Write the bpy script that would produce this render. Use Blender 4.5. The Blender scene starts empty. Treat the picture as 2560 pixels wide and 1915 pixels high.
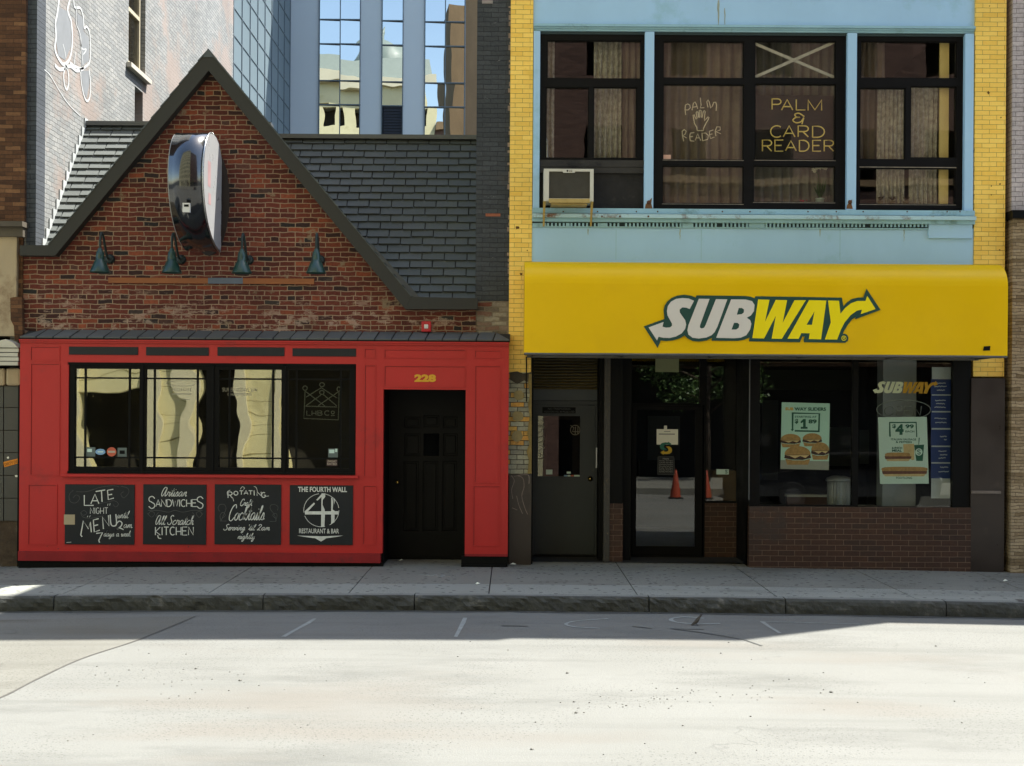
EXPO = 1.68
import bpy, bmesh, math, random
from mathutils import Vector, Matrix
R = random.Random(7)
SC = bpy.context.scene
COL = SC.collection
# ---------------------------------------------------------------- camera model
F, D, H, HX, HY, ROLL = 3204.0, 18.0, 2.22, 1280.0, 1016.0, 0.0065
def P(px, py, y=0.0):
    """photo position -> world x, z on the vertical plane at depth y"""
    dx, dy = px - HX, py - HY
    s = (D + y) / F
    return (dx + dy*ROLL)*s, H - (dy - dx*ROLL)*s
def RC(x0, y0, x1, y1, y=0.0):
    cx, cz = P((x0+x1)/2, (y0+y1)/2, y)
    s = (D + y) / F
    w, h = abs(x1-x0)*s/2, abs(y1-y0)*s/2
    return cx-w, cz-h, cx+w, cz+h
def G(px, py, z):
    """photo position -> world x, y on the horizontal plane at height z"""
    dx, dy = px - HX, py - HY
    X, Y = dx + dy*ROLL, dy - dx*ROLL
    d = (H - z) * F / Y
    return X*d/F, d - D
# ---------------------------------------------------------------- mesh collector
class M:
    def __init__(s):
        s.v, s.f, s.mi = [], [], []
    def face(s, pts, mi=0):
        b = len(s.v); s.v += [tuple(p) for p in pts]
        s.f.append(tuple(range(b, b+len(pts)))); s.mi.append(mi)
    def box(s, x0, y0, z0, x1, y1, z1, mi=0):
        if x0 > x1: x0, x1 = x1, x0
        if y0 > y1: y0, y1 = y1, y0
        if z0 > z1: z0, z1 = z1, z0
        b = len(s.v)
        s.v += [(x0,y0,z0),(x1,y0,z0),(x1,y1,z0),(x0,y1,z0),(x0,y0,z1),(x1,y0,z1),(x1,y1,z1),(x0,y1,z1)]
        for q in ((0,3,2,1),(4,5,6,7),(0,1,5,4),(1,2,6,5),(2,3,7,6),(3,0,4,7)):
            s.f.append(tuple(b+i for i in q)); s.mi.append(mi)
        return s
    def prect(s, x0, y0, x1, y1, Y, depth, mi=0):
        a = RC(x0, y0, x1, y1, Y)
        return s.box(a[0], Y, a[1], a[2], Y+depth, a[3], mi)
    def prism(s, pts, y0, y1, mi=0):
        """pts: (x,z) outline extruded from y0 to y1"""
        n = len(pts); b = len(s.v)
        s.v += [(x, y0, z) for x, z in pts] + [(x, y1, z) for x, z in pts]
        s.f.append(tuple(range(b, b+n))); s.mi.append(mi)
        s.f.append(tuple(range(b+2*n-1, b+n-1, -1))); s.mi.append(mi)
        for i in range(n):
            j = (i+1) % n
            s.f.append((b+i, b+n+i, b+n+j, b+j)); s.mi.append(mi)
        return s
    def wall(s, o, holes, y0, y1, mi=0, axis='y'):
        """rectangular slab with rectangular holes; o=(a0,z0,a1,z1)"""
        xs = sorted(set([o[0], o[2]] + [max(o[0], min(o[2], h[i])) for h in holes for i in (0, 2)]))
        zs = sorted(set([o[1], o[3]] + [max(o[1], min(o[3], h[i])) for h in holes for i in (1, 3)]))
        nx, nz = len(xs)-1, len(zs)-1
        def full(i, j):
            if i < 0 or j < 0 or i >= nx or j >= nz: return False
            cx, cz = (xs[i]+xs[i+1])/2, (zs[j]+zs[j+1])/2
            return not any(h[0] < cx < h[2] and h[1] < cz < h[3] for h in holes)
        def c(a, y, z): return (a, y, z) if axis == 'y' else (y, a, z)
        for i in range(nx):
            for j in range(nz):
                if not full(i, j): continue
                a, b_, p, q = xs[i], xs[i+1], zs[j], zs[j+1]
                s.face([c(a,y0,p), c(b_,y0,p), c(b_,y0,q), c(a,y0,q)], mi)
                s.face([c(a,y1,p), c(a,y1,q), c(b_,y1,q), c(b_,y1,p)], mi)
                if not full(i-1, j): s.face([c(a,y0,p), c(a,y0,q), c(a,y1,q), c(a,y1,p)], mi)
                if not full(i+1, j): s.face([c(b_,y0,p), c(b_,y1,p), c(b_,y1,q), c(b_,y0,q)], mi)
                if not full(i, j-1): s.face([c(a,y0,p), c(a,y1,p), c(b_,y1,p), c(b_,y0,p)], mi)
                if not full(i, j+1): s.face([c(a,y0,q), c(b_,y0,q), c(b_,y1,q), c(a,y1,q)], mi)
        return s
    def loft(s, rings, mi=0, cap=True):
        n = len(rings[0]); b = len(s.v)
        for r in rings: s.v += [tuple(p) for p in r]
        for k in range(len(rings)-1):
            for i in range(n):
                j = (i+1) % n
                s.f.append((b+k*n+i, b+k*n+j, b+(k+1)*n+j, b+(k+1)*n+i)); s.mi.append(mi)
        if cap:
            s.f.append(tuple(b+i for i in range(n-1, -1, -1))); s.mi.append(mi)
            s.f.append(tuple(b+(len(rings)-1)*n+i for i in range(n))); s.mi.append(mi)
        return s
    def tube(s, pts, r, n=8, mi=0, closed=False):
        pts = [Vector(p) for p in pts]
        rr = r if isinstance(r, (list, tuple)) else [r]*len(pts)
        rings = []
        up = Vector((0, 1, 0))
        for i, p in enumerate(pts):
            a = pts[max(0, i-1)]; c = pts[min(len(pts)-1, i+1)]
            t = (c-a)
            if t.length < 1e-9: t = Vector((0,0,1))
            t.normalize()
            u = t.cross(up)
            if u.length < 1e-3: u = t.cross(Vector((1,0,0)))
            u.normalize(); w = t.cross(u)
            rings.append([p + (u*math.cos(k*2*math.pi/n) + w*math.sin(k*2*math.pi/n))*rr[i] for k in range(n)])
        return s.loft(rings, mi)
    def lathe(s, prof, cx, cy, cz, n=24, mi=0, sx=1, sy=1, cap=True):
        rings = [[(cx + r*sx*math.cos(k*2*math.pi/n), cy + r*sy*math.sin(k*2*math.pi/n), cz+z) for k in range(n)] for r, z in prof]
        return s.loft(rings, mi, cap)
    def lathe_y(s, prof, cx, cy, cz, n=24, mi=0, sx=1, sz=1, cap=True):
        rings = [[(cx + r*sx*math.cos(k*2*math.pi/n), cy+y, cz + r*sz*math.sin(k*2*math.pi/n)) for k in range(n)] for r, y in prof]
        return s.loft(rings, mi, cap)
    def ribbon(s, pts, w, y, mi=0):
        """flat painted stroke in a plane facing the street; pts are (x,z)"""
        n = len(pts)
        if n < 2: return s
        L, Rr = [], []
        for i in range(n):
            a = pts[max(0, i-1)]; c = pts[min(n-1, i+1)]
            tx, tz = c[0]-a[0], c[1]-a[1]
            l = math.hypot(tx, tz) or 1e-9
            nx, nz = -tz/l, tx/l
            ww = (w[i] if isinstance(w, list) else w)/2
            L.append((pts[i][0]+nx*ww, y, pts[i][1]+nz*ww)); Rr.append((pts[i][0]-nx*ww, y, pts[i][1]-nz*ww))
        for i in range(n-1):
            s.face([L[i], Rr[i], Rr[i+1], L[i+1]], mi)
        return s
    def flat(s, loops, y, mi=0):
        """filled outline (first loop) with holes (others); loops of (x,z)"""
        cu = bpy.data.curves.new('tmp', 'CURVE'); cu.dimensions = '2D'; cu.fill_mode = 'BOTH'
        for lp in loops:
            sp = cu.splines.new('POLY'); sp.points.add(len(lp)-1); sp.use_cyclic_u = True
            for k, (x, z) in enumerate(lp): sp.points[k].co = (x, z, 0, 1)
        s.from_curve(cu, lambda x, z: (x, y, z), mi)
        return s
    def from_curve(s, cu, fn, mi=0):
        ob = bpy.data.objects.new('tmp', cu); COL.objects.link(ob)
        dg = bpy.context.evaluated_depsgraph_get()
        me = bpy.data.meshes.new_from_object(ob.evaluated_get(dg))
        b = len(s.v)
        s.v += [fn(v.co.x, v.co.y) for v in me.vertices]
        for p in me.polygons:
            s.f.append(tuple(b+i for i in p.vertices)); s.mi.append(mi)
        bpy.data.objects.remove(ob); bpy.data.meshes.remove(me); bpy.data.curves.remove(cu)
    def build(s, name, mats, parent=None, smooth=False, bevel=0, merge=False):
        root = parent
        off = Vector((0, 0, 0))
        q = parent
        while q is not None:
            off += Vector(q.location); q = q.parent
        me = bpy.data.meshes.new(name)
        me.from_pydata([tuple(Vector(v)-off) for v in s.v], [], s.f)
        if not isinstance(mats, (list, tuple)): mats = [mats]
        for m in mats: me.materials.append(m)
        for p, i in zip(me.polygons, s.mi): p.material_index = i
        bm = bmesh.new(); bm.from_mesh(me)
        if merge: bmesh.ops.remove_doubles(bm, verts=bm.verts, dist=1e-5)
        bmesh.ops.recalc_face_normals(bm, faces=bm.faces)
        bm.to_mesh(me); bm.free()
        if smooth:
            for p in me.polygons: p.use_smooth = True
        o = bpy.data.objects.new(name, me); COL.objects.link(o)
        o.parent = parent
        if bevel:
            bv = o.modifiers.new('edge', 'BEVEL'); bv.width = bevel; bv.segments = 2; bv.limit_method = 'ANGLE'
        return o
def text(m, s, rect, y, mi=0, shear=0.0, weight=0.0, rot=0.0, fit=True):
    """lettering fitted to rect=(x0,z0,x1,z1) on plane y"""
    cu = bpy.data.curves.new('tmp', 'FONT'); cu.body = s; cu.size = 1; cu.shear = shear; cu.offset = weight
    cu.resolution_u = 3
    t = M(); t.from_curve(cu, lambda a, b: (a, 0, b))
    if not t.v: return
    ax = [v[0] for v in t.v]; az = [v[2] for v in t.v]
    w, h = max(ax)-min(ax), max(az)-min(az)
    sx, sz = (rect[2]-rect[0])/w, (rect[3]-rect[1])/h
    if not fit: sx = sz = min(sx, sz)
    cx, cz = (rect[0]+rect[2])/2, (rect[1]+rect[3])/2
    ca, sa = math.cos(rot), math.sin(rot)
    b = len(m.v)
    for v in t.v:
        X = (v[0]-min(ax)-w/2)*sx; Z = (v[2]-min(az)-h/2)*sz
        m.v.append((cx+X*ca-Z*sa, y, cz+X*sa+Z*ca))
    for f in t.f:
        m.f.append(tuple(b+i for i in f)); m.mi.append(mi)
# ---------------------------------------------------------------- single-stroke lettering
def arc(cx, cy, rx, ry, a0, a1, n=10):
    return [(cx+rx*math.cos(math.radians(a0+(a1-a0)*i/n)), cy+ry*math.sin(math.radians(a0+(a1-a0)*i/n))) for i in range(n+1)]
def smooth(pts, k=4):
    if len(pts) < 3: return pts
    out = []
    q = [pts[0]] + list(pts) + [pts[-1]]
    for i in range(1, len(q)-2):
        p0, p1, p2, p3 = q[i-1:i+3]
        for j in range(k):
            t = j/k
            out.append(tuple(0.5*((2*p1[d]) + (-p0[d]+p2[d])*t + (2*p0[d]-5*p1[d]+4*p2[d]-p3[d])*t*t + (-p0[d]+3*p1[d]-3*p2[d]+p3[d])*t**3) for d in (0, 1)))
    out.append(tuple(pts[-1])); return out
CAPS = {
 'P': [[(0,0),(0,1)]+[(0,1),(.6,1)]+arc(.6,.74,.4,.26,90,-90,8)+[(0,.48)]],
 'A': [[(0,0),(.5,1),(1,0)],[(.2,.32),(.8,.32)]],
 'L': [[(0,1),(0,0),(1,0)]],
 'M': [[(0,0),(0,1),(.5,.05),(1,1),(1,0)]],
 'C': [arc(.55,.5,.55,.5,50,310,14)],
 'R': [[(0,0),(0,1),(.6,1)]+arc(.6,.74,.4,.26,90,-90,8)+[(0,.48)],[(.45,.48),(1,0)]],
 'D': [[(0,0),(0,1),(.4,1)]+arc(.4,.5,.6,.5,90,-90,10)+[(0,0)]],
 'E': [[(1,1),(0,1),(0,0),(1,0)],[(0,.52),(.8,.52)]],
 'O': [arc(.5,.5,.5,.5,0,360,18)],
 'N': [[(0,0),(0,1),(1,0),(1,1)]],
 'T': [[(0,1),(1,1)],[(.5,1),(.5,0)]],
 'I': [[(.5,0),(.5,1)]],
 'G': [arc(.5,.5,.5,.5,50,320,12)+[(1,.45),(.55,.45)]],
 'H': [[(0,0),(0,1)],[(1,0),(1,1)],[(0,.45),(1,.45)]],
 'U': [[(0,1),(0,.35)]+arc(.5,.35,.5,.35,180,360,8)+[(1,1)]],
 'S': [smooth([(.95,.82),(.6,1),(.15,.9),(.12,.65),(.5,.52),(.9,.35),(.85,.1),(.45,0),(.05,.18)])],
 'W': [[(0,1),(.25,0),(.5,.8),(.75,0),(1,1)]],
 'K': [[(0,0),(0,1)],[(1,1),(.05,.45),(1,0)]],
 'F': [[(1,1),(0,1),(0,0)],[(0,.52),(.8,.52)]],
 'B': [[(0,0),(0,1),(.5,1)]+arc(.5,.76,.38,.24,90,-90,6)+[(0,.52),(.55,.52)]+arc(.55,.26,.42,.26,90,-90,6)+[(0,0)]],
 '&': [smooth([(1,.62),(.55,.95),(.18,.85),(.3,.58),(.62,.55),(.25,.52),(.0,.25),(.3,0),(.7,.1),(.95,.5),(.88,.2),(.8,-.15)])],
 '2': [smooth([(.05,.75),(.3,1),(.8,.95),(.85,.65),(.45,.3),(.0,0)])+[(1,0)]],
 '4': [[(.75,0),(.75,1),(0,.35),(1,.35)]],
 '7': [[(0,1),(1,1),(.45,0)]],
}
SCR = {  # script: x-height 1, ascender 2, descender -1 : (strokes, advance)
 'a': ([[(.85,.85),(.5,1),(.1,.6),(.2,.08),(.55,.1),(.85,.9),(.8,.3),(.95,0),(1.15,.2)]],1.1),
 'r': ([[(0,.1),(.2,.6),(.25,1.05),(.45,.85),(.75,.9),(.65,.3),(.8,0),(1,.2)]],.95),
 't': ([[(0,.2),(.35,1),(.5,1.8),(.35,.4),(.5,0),(.75,.2)],[(.1,1.2),(.75,1.25)]],.7),
 'i': ([[(0,.2),(.25,1),(.2,.2),(.35,0),(.55,.2)],[(.3,1.45),(.34,1.55)]],.5),
 's': ([[(0,.1),(.4,1.05),(.6,.5),(.5,.05),(.1,.1)],[(.5,.05),(.85,.2)]],.8),
 'n': ([[(0,.2),(.2,1),(.15,0),(.4,.8),(.7,.95),(.65,.2),(.8,0),(1,.2)]],.95),
 'l': ([[(0,.2),(.45,1.4),(.5,2),(.3,1.7),(.2,.4),(.4,0),(.65,.2)]],.6),
 'c': ([[(.8,.8),(.5,1),(.1,.6),(.15,.1),(.5,0),(.9,.25)]],.85),
 'h': ([[(0,.2),(.45,1.5),(.45,2),(.25,1.6),(.15,0),(.4,.8),(.7,.9),(.65,.2),(.8,0),(1,.2)]],.95),
 'o': ([[(.5,1),(.1,.6),(.2,.05),(.6,.05),(.8,.6),(.5,1),(.7,.8),(1,.85)]],.95),
 'f': ([[(0,.2),(.45,1.4),(.5,2),(.3,1.6),(.2,0),(.1,-.8),(.4,-.3),(.4,.1),(.7,.3)]],.65),
 'k': ([[(0,.2),(.45,1.5),(.45,2),(.25,1.6),(.15,0),(.4,.7),(.7,.9),(.3,.5),(.7,0),(.95,.2)]],.9),
 'e': ([[(0,.25),(.5,.5),(.6,.9),(.35,1),(.1,.5),(.3,0),(.75,.2)]],.7),
 'v': ([[(0,.8),(.2,1),(.3,0),(.65,.9),(.95,.85)]],.85),
 'g': ([[(.8,.85),(.45,1),(.1,.5),(.4,.05),(.75,.9),(.6,-.6),(.25,-.9),(.2,-.5),(1,.2)]],.95),
 'm': ([[(0,.2),(.2,1),(.15,0),(.4,.85),(.6,.9),(.6,0),(.8,.85),(1.05,.9),(1.05,.15),(1.15,0),(1.4,.2)]],1.3),
 'y': ([[(0,.2),(.2,1),(.2,.1),(.5,.1),(.75,1),(.55,-.6),(.2,-.9),(.15,-.5),(.95,.2)]],.9),
 'u': ([[(0,.3),(.2,1),(.15,.15),(.4,0),(.7,.9),(.65,.15),(.8,0),(1,.2)]],.95),
 'd': ([[(.8,.85),(.45,1),(.1,.5),(.3,.0),(.7,.5),(.85,2),(.75,.3),(.9,0),(1.1,.2)]],1.05),
 'w': ([[(0,.6),(.2,1),(.2,.1),(.45,.1),(.6,.9),(.65,.1),(.9,.15),(1.05,.95),(1.25,.8)]],1.2),
 'A': ([[(.9,1.85),(.5,2.05),(.15,1.5),(.05,.6),(.3,.02),(.65,.5),(1.0,1.95),(.95,.7),(1.05,.02),(1.3,.3)]],1.3),
 'S': ([[(1.1,1.8),(.8,2.1),(.4,1.7),(.6,1.2),(.9,.7),(.6,.05),(.1,.1),(-.1,.5)]],1.2),
 'C': ([[(1.2,1.6),(1,2.1),(.5,1.9),(.1,1),(.2,.1),(.7,-.1),(1.2,.4)]],1.2),
 '2': ([[(.1,1.5),(.4,2),(.9,1.7),(.6,.9),(.05,.05),(.5,.15),(1,0)]],1.2),
 "'": ([[(.2,2),(.15,1.6)]],.35),
 '.': ([[(.1,.05),(.2,.1)]],.4), ' ': ([], .7),
}
def script(s, slant=.3):
    out, x = [], 0
    for ch in s:
        st, adv = SCR[ch]
        for q in st:
            out.append([(x+a+slant*b, b) for a, b in smooth(q, 3)])
        x += adv
    return out
def fitstrokes(st, x0, y0, x1, y1):
    """strokes to a photo box; y down"""
    ax = [p[0] for q in st for p in q]; ay = [p[1] for q in st for p in q]
    w, h = max(ax)-min(ax) or 1, max(ay)-min(ay) or 1
    return [[(x0+(p[0]-min(ax))/w*(x1-x0), y1-(p[1]-min(ay))/h*(y1-y0)) for p in q] for q in st]
def cap(ch, x0, y0, x1, y1):
    return [[(x0+p[0]*(x1-x0), y1-p[1]*(y1-y0)) for p in q] for q in CAPS[ch]]
def capword(s, x0, y0, x1, y1, gap=.25):
    ws = [(.2 if c == 'I' else .5 if c == ' ' else 1.25 if c in 'MW' else 1) for c in s]
    tot = sum(ws)+gap*(len(s)-1); u = (x1-x0)/tot; out = []; x = x0
    for c, w in zip(s, ws):
        if c != ' ': out += cap(c, x if c != 'I' else x-u*.4, y0, x+w*u if c != 'I' else x+u*.6, y1)
        x += (w+gap)*u
    return out
# ---------------------------------------------------------------- things
def tag(o, label=None, cat=None, group=None, kind=None):
    if label: o['label'] = label
    if cat: o['category'] = cat
    if group: o['group'] = group
    if kind: o['kind'] = kind
    return o
def T(name, label, cat, loc=(0,0,0), group=None):
    o = bpy.data.objects.new(name, None); COL.objects.link(o); o.location = loc
    o.empty_display_size = .2
    return tag(o, label, cat, group)
def copy_tree(o, parent=None):
    c = o.copy(); COL.objects.link(c); c.parent = parent
    for ch in [q for q in bpy.data.objects if q.parent == o]: copy_tree(ch, c)
    return c
# ---------------------------------------------------------------- materials
def nodes(name):
    m = bpy.data.materials.new(name); m.use_nodes = True
    nt = m.node_tree; b = nt.nodes['Principled BSDF']
    return m, nt, b
def N(nt, typ, **kw):
    n = nt.nodes.new(typ)
    for k, v in kw.items():
        if k in n.inputs: n.inputs[k].default_value = v
        else: setattr(n, k, v)
    return n
def L(nt, a, b): nt.links.new(a, b)
def rgb(c): return (c[0], c[1], c[2], 1)
def mix(nt, fac, a, b, blend='MIX'):
    n = nt.nodes.new('ShaderNodeMix'); n.data_type = 'RGBA'; n.blend_type = blend
    for s, v in ((n.inputs[0], fac), (n.inputs[6], a), (n.inputs[7], b)):
        if hasattr(v, 'links'): L(nt, v, s)
        else: s.default_value = v if isinstance(v, float) else (rgb(v) if s.type == 'RGBA' else v)
    return n.outputs[2]
def ramp(nt, src, stops, interp='LINEAR'):
    n = nt.nodes.new('ShaderNodeValToRGB'); n.color_ramp.interpolation = interp
    e = n.color_ramp.elements
    while len(e) < len(stops): e.new(.5)
    for k, (p, c) in enumerate(stops):
        e[k].position = p; e[k].color = rgb(c) if not isinstance(c, float) else (c, c, c, 1)
    L(nt, src, n.inputs[0]); return n.outputs[0]
def noise(nt, vec, scale, detail=4, rough=.55, stretch=None):
    if stretch:
        mp = N(nt, 'ShaderNodeMapping'); mp.inputs['Scale'].default_value = stretch
        L(nt, vec, mp.inputs[0]); vec = mp.outputs[0]
    n = N(nt, 'ShaderNodeTexNoise'); n.inputs['Scale'].default_value = scale
    n.inputs['Detail'].default_value = detail; n.inputs['Roughness'].default_value = rough
    L(nt, vec, n.inputs['Vector']); return n.outputs['Fac']
def objco(nt): return N(nt, 'ShaderNodeTexCoord').outputs['Object']
def bump(nt, b, h, dist=.003, strength=1.0):
    n = N(nt, 'ShaderNodeBump'); n.inputs['Distance'].default_value = dist; n.inputs['Strength'].default_value = strength
    L(nt, h, n.inputs['Height']); L(nt, n.outputs[0], b.inputs['Normal'])
def mat(name, col, rough=.7, var=.12, scale=2.5, bmp=0.0, bscale=40, spec=.4, metal=0.0, grime=None, gscale=1.2, gcut=.58, streak=False, coat=0.0):
    m, nt, b = nodes(name)
    co = objco(nt)
    n1 = noise(nt, co, scale, 6, .6, (1, 1, .25) if streak else None)
    n2 = noise(nt, co, scale*9, 3, .5)
    c = mix(nt, ramp(nt, n1, [(.3, 0.0), (.7, 1.0)]), tuple(x*(1-var) for x in col), tuple(min(1, x*(1+var)) for x in col))
    c = mix(nt, .3, c, mix(nt, n2, tuple(x*(1-var) for x in col), tuple(min(1, x*(1+var)) for x in col)))
    if grime:
        g = ramp(nt, noise(nt, co, gscale, 8, .68), [(gcut, 0.0), (gcut+.12, 1.0)])
        c = mix(nt, g, c, grime)
    L(nt, c, b.inputs['Base Color'])
    rr = ramp(nt, n1, [(.2, max(.02, rough-.1)), (.8, min(1.0, rough+.1))])
    L(nt, rr, b.inputs['Roughness'])
    b.inputs['Specular IOR Level'].default_value = spec; b.inputs['Metallic'].default_value = metal
    b.inputs['Coat Weight'].default_value = coat
    if bmp: bump(nt, b, noise(nt, co, bscale, 5, .6), bmp)
    return m
def brickmat(name, axis, stops, mortar, bw=.213, rh=.068, ms=.01, wob=.006, bdist=.006, patch=None, pscale=.9, pcut=.6,
             smear=None, scut=.62, squash=1.0, sqf=2, rough=.9, off=.5, fine=.25, band=None, shift=(0,0,0), spec=.3, msmooth=.25):
    """axis 'x': wall faces the street (u=x,v=z); axis 'y': side wall (u=y,v=z)"""
    m, nt, b = nodes(name)
    co = objco(nt)
    mp = N(nt, 'ShaderNodeMapping'); mp.inputs['Location'].default_value = shift; L(nt, co, mp.inputs[0])
    sep = N(nt, 'ShaderNodeSeparateXYZ'); L(nt, mp.outputs[0], sep.inputs[0])
    cmb = N(nt, 'ShaderNodeCombineXYZ')
    L(nt, sep.outputs[0 if axis == 'x' else 1], cmb.inputs[0]); L(nt, sep.outputs[2], cmb.inputs[1])
    nz = N(nt, 'ShaderNodeTexNoise'); nz.inputs['Scale'].default_value = 6; nz.inputs['Detail'].default_value = 5
    L(nt, co, nz.inputs['Vector'])
    sub = N(nt, 'ShaderNodeVectorMath', operation='SUBTRACT'); L(nt, nz.outputs['Color'], sub.inputs[0]); sub.inputs[1].default_value = (.5,.5,.5)
    sc = N(nt, 'ShaderNodeVectorMath', operation='SCALE'); L(nt, sub.outputs[0], sc.inputs[0]); sc.inputs['Scale'].default_value = wob*3
    add = N(nt, 'ShaderNodeVectorMath', operation='ADD'); L(nt, cmb.outputs[0], add.inputs[0]); L(nt, sc.outputs[0], add.inputs[1])
    br = N(nt, 'ShaderNodeTexBrick'); L(nt, add.outputs[0], br.inputs['Vector'])
    br.offset = off; br.squash = squash; br.squash_frequency = sqf
    for k, v in (('Color1', (0,0,0,1)), ('Color2', (1,1,1,1)), ('Mortar', (.5,.5,.5,1)), ('Scale', 1), ('Mortar Size', ms/2), ('Mortar Smooth', msmooth), ('Bias', 0), ('Brick Width', bw), ('Row Height', rh)):
        br.inputs[k].default_value = v
    per = ramp(nt, br.outputs['Color'], stops)
    n1 = noise(nt, co, 28, 4, .7)
    per = mix(nt, fine, per, ramp(nt, n1, [(.25, 0.0), (.75, 1.0)]), 'OVERLAY')
    c = mix(nt, br.outputs['Fac'], per, mix(nt, noise(nt, co, 3, 5), tuple(x*.6 for x in mortar), tuple(min(1, x*1.3) for x in mortar)))
    if patch:
        g = ramp(nt, noise(nt, co, pscale, 8, .66), [(pcut, 0.0), (pcut+.07, 1.0)])
        c = mix(nt, g, c, patch)
    if smear:
        g = ramp(nt, noise(nt, co, 3.2, 9, .75, (1,1,2.2)), [(scut, 0.0), (scut+.05, .85)])
        if band:  # smears only between heights band=(z0,z1)
            mr = N(nt, 'ShaderNodeMapRange'); L(nt, sep.outputs[2], mr.inputs[0])
            mr.inputs[1].default_value = band[1]; mr.inputs[2].default_value = band[0]
            g = mix(nt, 1.0, g, mr.outputs[0], 'MULTIPLY')
        c = mix(nt, g, c, smear)
    big = noise(nt, co, .7, 4, .6)
    c = mix(nt, 1.0, c, ramp(nt, big, [(.3, .82), (.7, 1.12)]), 'MULTIPLY')
    L(nt, c, b.inputs['Base Color']); b.inputs['Roughness'].default_value = rough
    b.inputs['Specular IOR Level'].default_value = spec
    inv = N(nt, 'ShaderNodeMath', operation='SUBTRACT'); inv.inputs[0].default_value = 1; L(nt, br.outputs['Fac'], inv.inputs[1])
    ad = N(nt, 'ShaderNodeMath', operation='ADD'); L(nt, inv.outputs[0], ad.inputs[0])
    mu = N(nt, 'ShaderNodeMath', operation='MULTIPLY'); L(nt, n1, mu.inputs[0]); mu.inputs[1].default_value = .7
    L(nt, mu.outputs[0], ad.inputs[1])
    bump(nt, b, ad.outputs[0], bdist)
    return m
def glass(name, refl=.12, tint=(1,1,1), wave=0.0, wscale=1.5, rough=0.0, gtint=(1,1,1)):
    m, nt, b = nodes(name); nt.nodes.remove(b)
    out = nt.nodes['Material Output']
    tr = N(nt, 'ShaderNodeBsdfTransparent'); tr.inputs[0].default_value = rgb(tint)
    gl = N(nt, 'ShaderNodeBsdfGlossy'); gl.inputs['Roughness'].default_value = rough; gl.inputs['Color'].default_value = rgb(gtint)
    mx = N(nt, 'ShaderNodeMixShader'); 
    fr = N(nt, 'ShaderNodeLayerWeight'); fr.inputs['Blend'].default_value = .12
    mr = N(nt, 'ShaderNodeMapRange'); L(nt, fr.outputs['Fresnel'], mr.inputs[0])
    mr.inputs[3].default_value = refl; mr.inputs[4].default_value = min(1, refl+.7)
    L(nt, mr.outputs[0], mx.inputs[0]); L(nt, tr.outputs[0], mx.inputs[1]); L(nt, gl.outputs[0], mx.inputs[2])
    L(nt, mx.outputs[0], out.inputs[0])
    if wave:
        n = noise(nt, objco(nt), wscale, 2, .4)
        bp = N(nt, 'ShaderNodeBump'); bp.inputs['Distance'].default_value = wave; L(nt, n, bp.inputs['Height'])
        L(nt, bp.outputs[0], gl.inputs['Normal'])
    return m
# ================================================================ materials
MT = {}
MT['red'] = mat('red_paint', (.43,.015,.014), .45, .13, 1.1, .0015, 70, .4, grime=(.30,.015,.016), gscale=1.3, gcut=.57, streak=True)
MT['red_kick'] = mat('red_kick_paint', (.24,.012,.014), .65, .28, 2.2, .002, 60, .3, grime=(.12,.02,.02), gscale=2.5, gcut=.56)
MT['red_line'] = mat('red_groove', (.16,.008,.01), .7)
MT['black'] = mat('black_paint', (.004,.0042,.004), .55, .3, 3, .001, 60, .1)
MT['black_frame'] = mat('black_frame', (.004,.004,.0038), .55, .3, 3, .0008, 80, .1)
MT['board'] = mat('chalkboard', (.010,.012,.014), .55, .35, 2, 0, 40, .3, grime=(.022,.022,.022), gscale=2, gcut=.62)
MT['chalk'] = mat('white_lettering', (.62,.63,.58), .8, .2, 14)
MT['chalk_dim'] = mat('faint_lettering', (.10,.105,.10), .8, .3, 8)
MT['gold'] = mat('gold_lettering', (.62,.32,.02), .45, .1)
MT['door_black'] = mat('door_black_paint', (.003,.0031,.003), .5, .3, 2, .001, 60, .14)
MT['brass'] = mat('brass', (.6,.42,.12), .25, .1, 5, 0, 40, .5, 1.0)
MT['steel'] = mat('steel', (.45,.46,.46), .3, .15, 5, 0, 40, .5, 1.0)
MT['fascia'] = mat('fascia_paint', (.030,.029,.024), .6, .15, 1.5, .001, 40, .3, grime=(.055,.05,.04), gscale=1.5, gcut=.62)
sl = [(.052,.062,.056), (.057,.067,.061), (.048,.057,.052), (.062,.072,.065)]
MT['slates'] = [mat('slate_shingle', c, .80, .2, 5, .003, 30, 1.0) for c in sl]
MT['flashing'] = mat('flashing_metal', (.10,.105,.105), .5, .2, 3, 0, 40, .5, .3)
MT['gable_brick'] = brickmat('gable_brick', 'x', [(0,(.045,.016,.013)),(.09,(.022,.021,.020)),(.11,(.075,.021,.015)),(.45,(.115,.028,.018)),(.8,(.135,.033,.020)),(.93,(.22,.055,.026)),(.96,(.03,.030,.027)),(1,(.30,.075,.035))],
    (.30,.205,.135), bw=.213, rh=.0683, ms=.0145, wob=.014, bdist=.008, patch=(.23,.17,.11), pscale=3.4, pcut=.615, smear=(.40,.29,.22), scut=.545, squash=.55, sqf=6, band=(3.2,4.1), fine=.35)
MT['rubble'] = brickmat('worn_rubble_brick', 'x', [(0,(.15,.12,.09)),(.4,(.30,.26,.20)),(.6,(.16,.05,.03)),(.8,(.25,.21,.16)),(1,(.10,.08,.06))], (.22,.18,.13), ms=.016, wob=.02, bdist=.014, patch=(.30,.27,.21), pscale=4, pcut=.56, rh=.0683)
MT['black_brick'] = brickmat('black_painted_brick', 'x', [(0,(.036,.040,.041)),(1,(.052,.056,.058))], (.022,.024,.025), ms=.008, wob=.012, bdist=.010, patch=(.06,.055,.05), pscale=1.6, pcut=.60, smear=(.30,.28,.27), scut=.655, rough=.7, rh=.0675)
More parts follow.
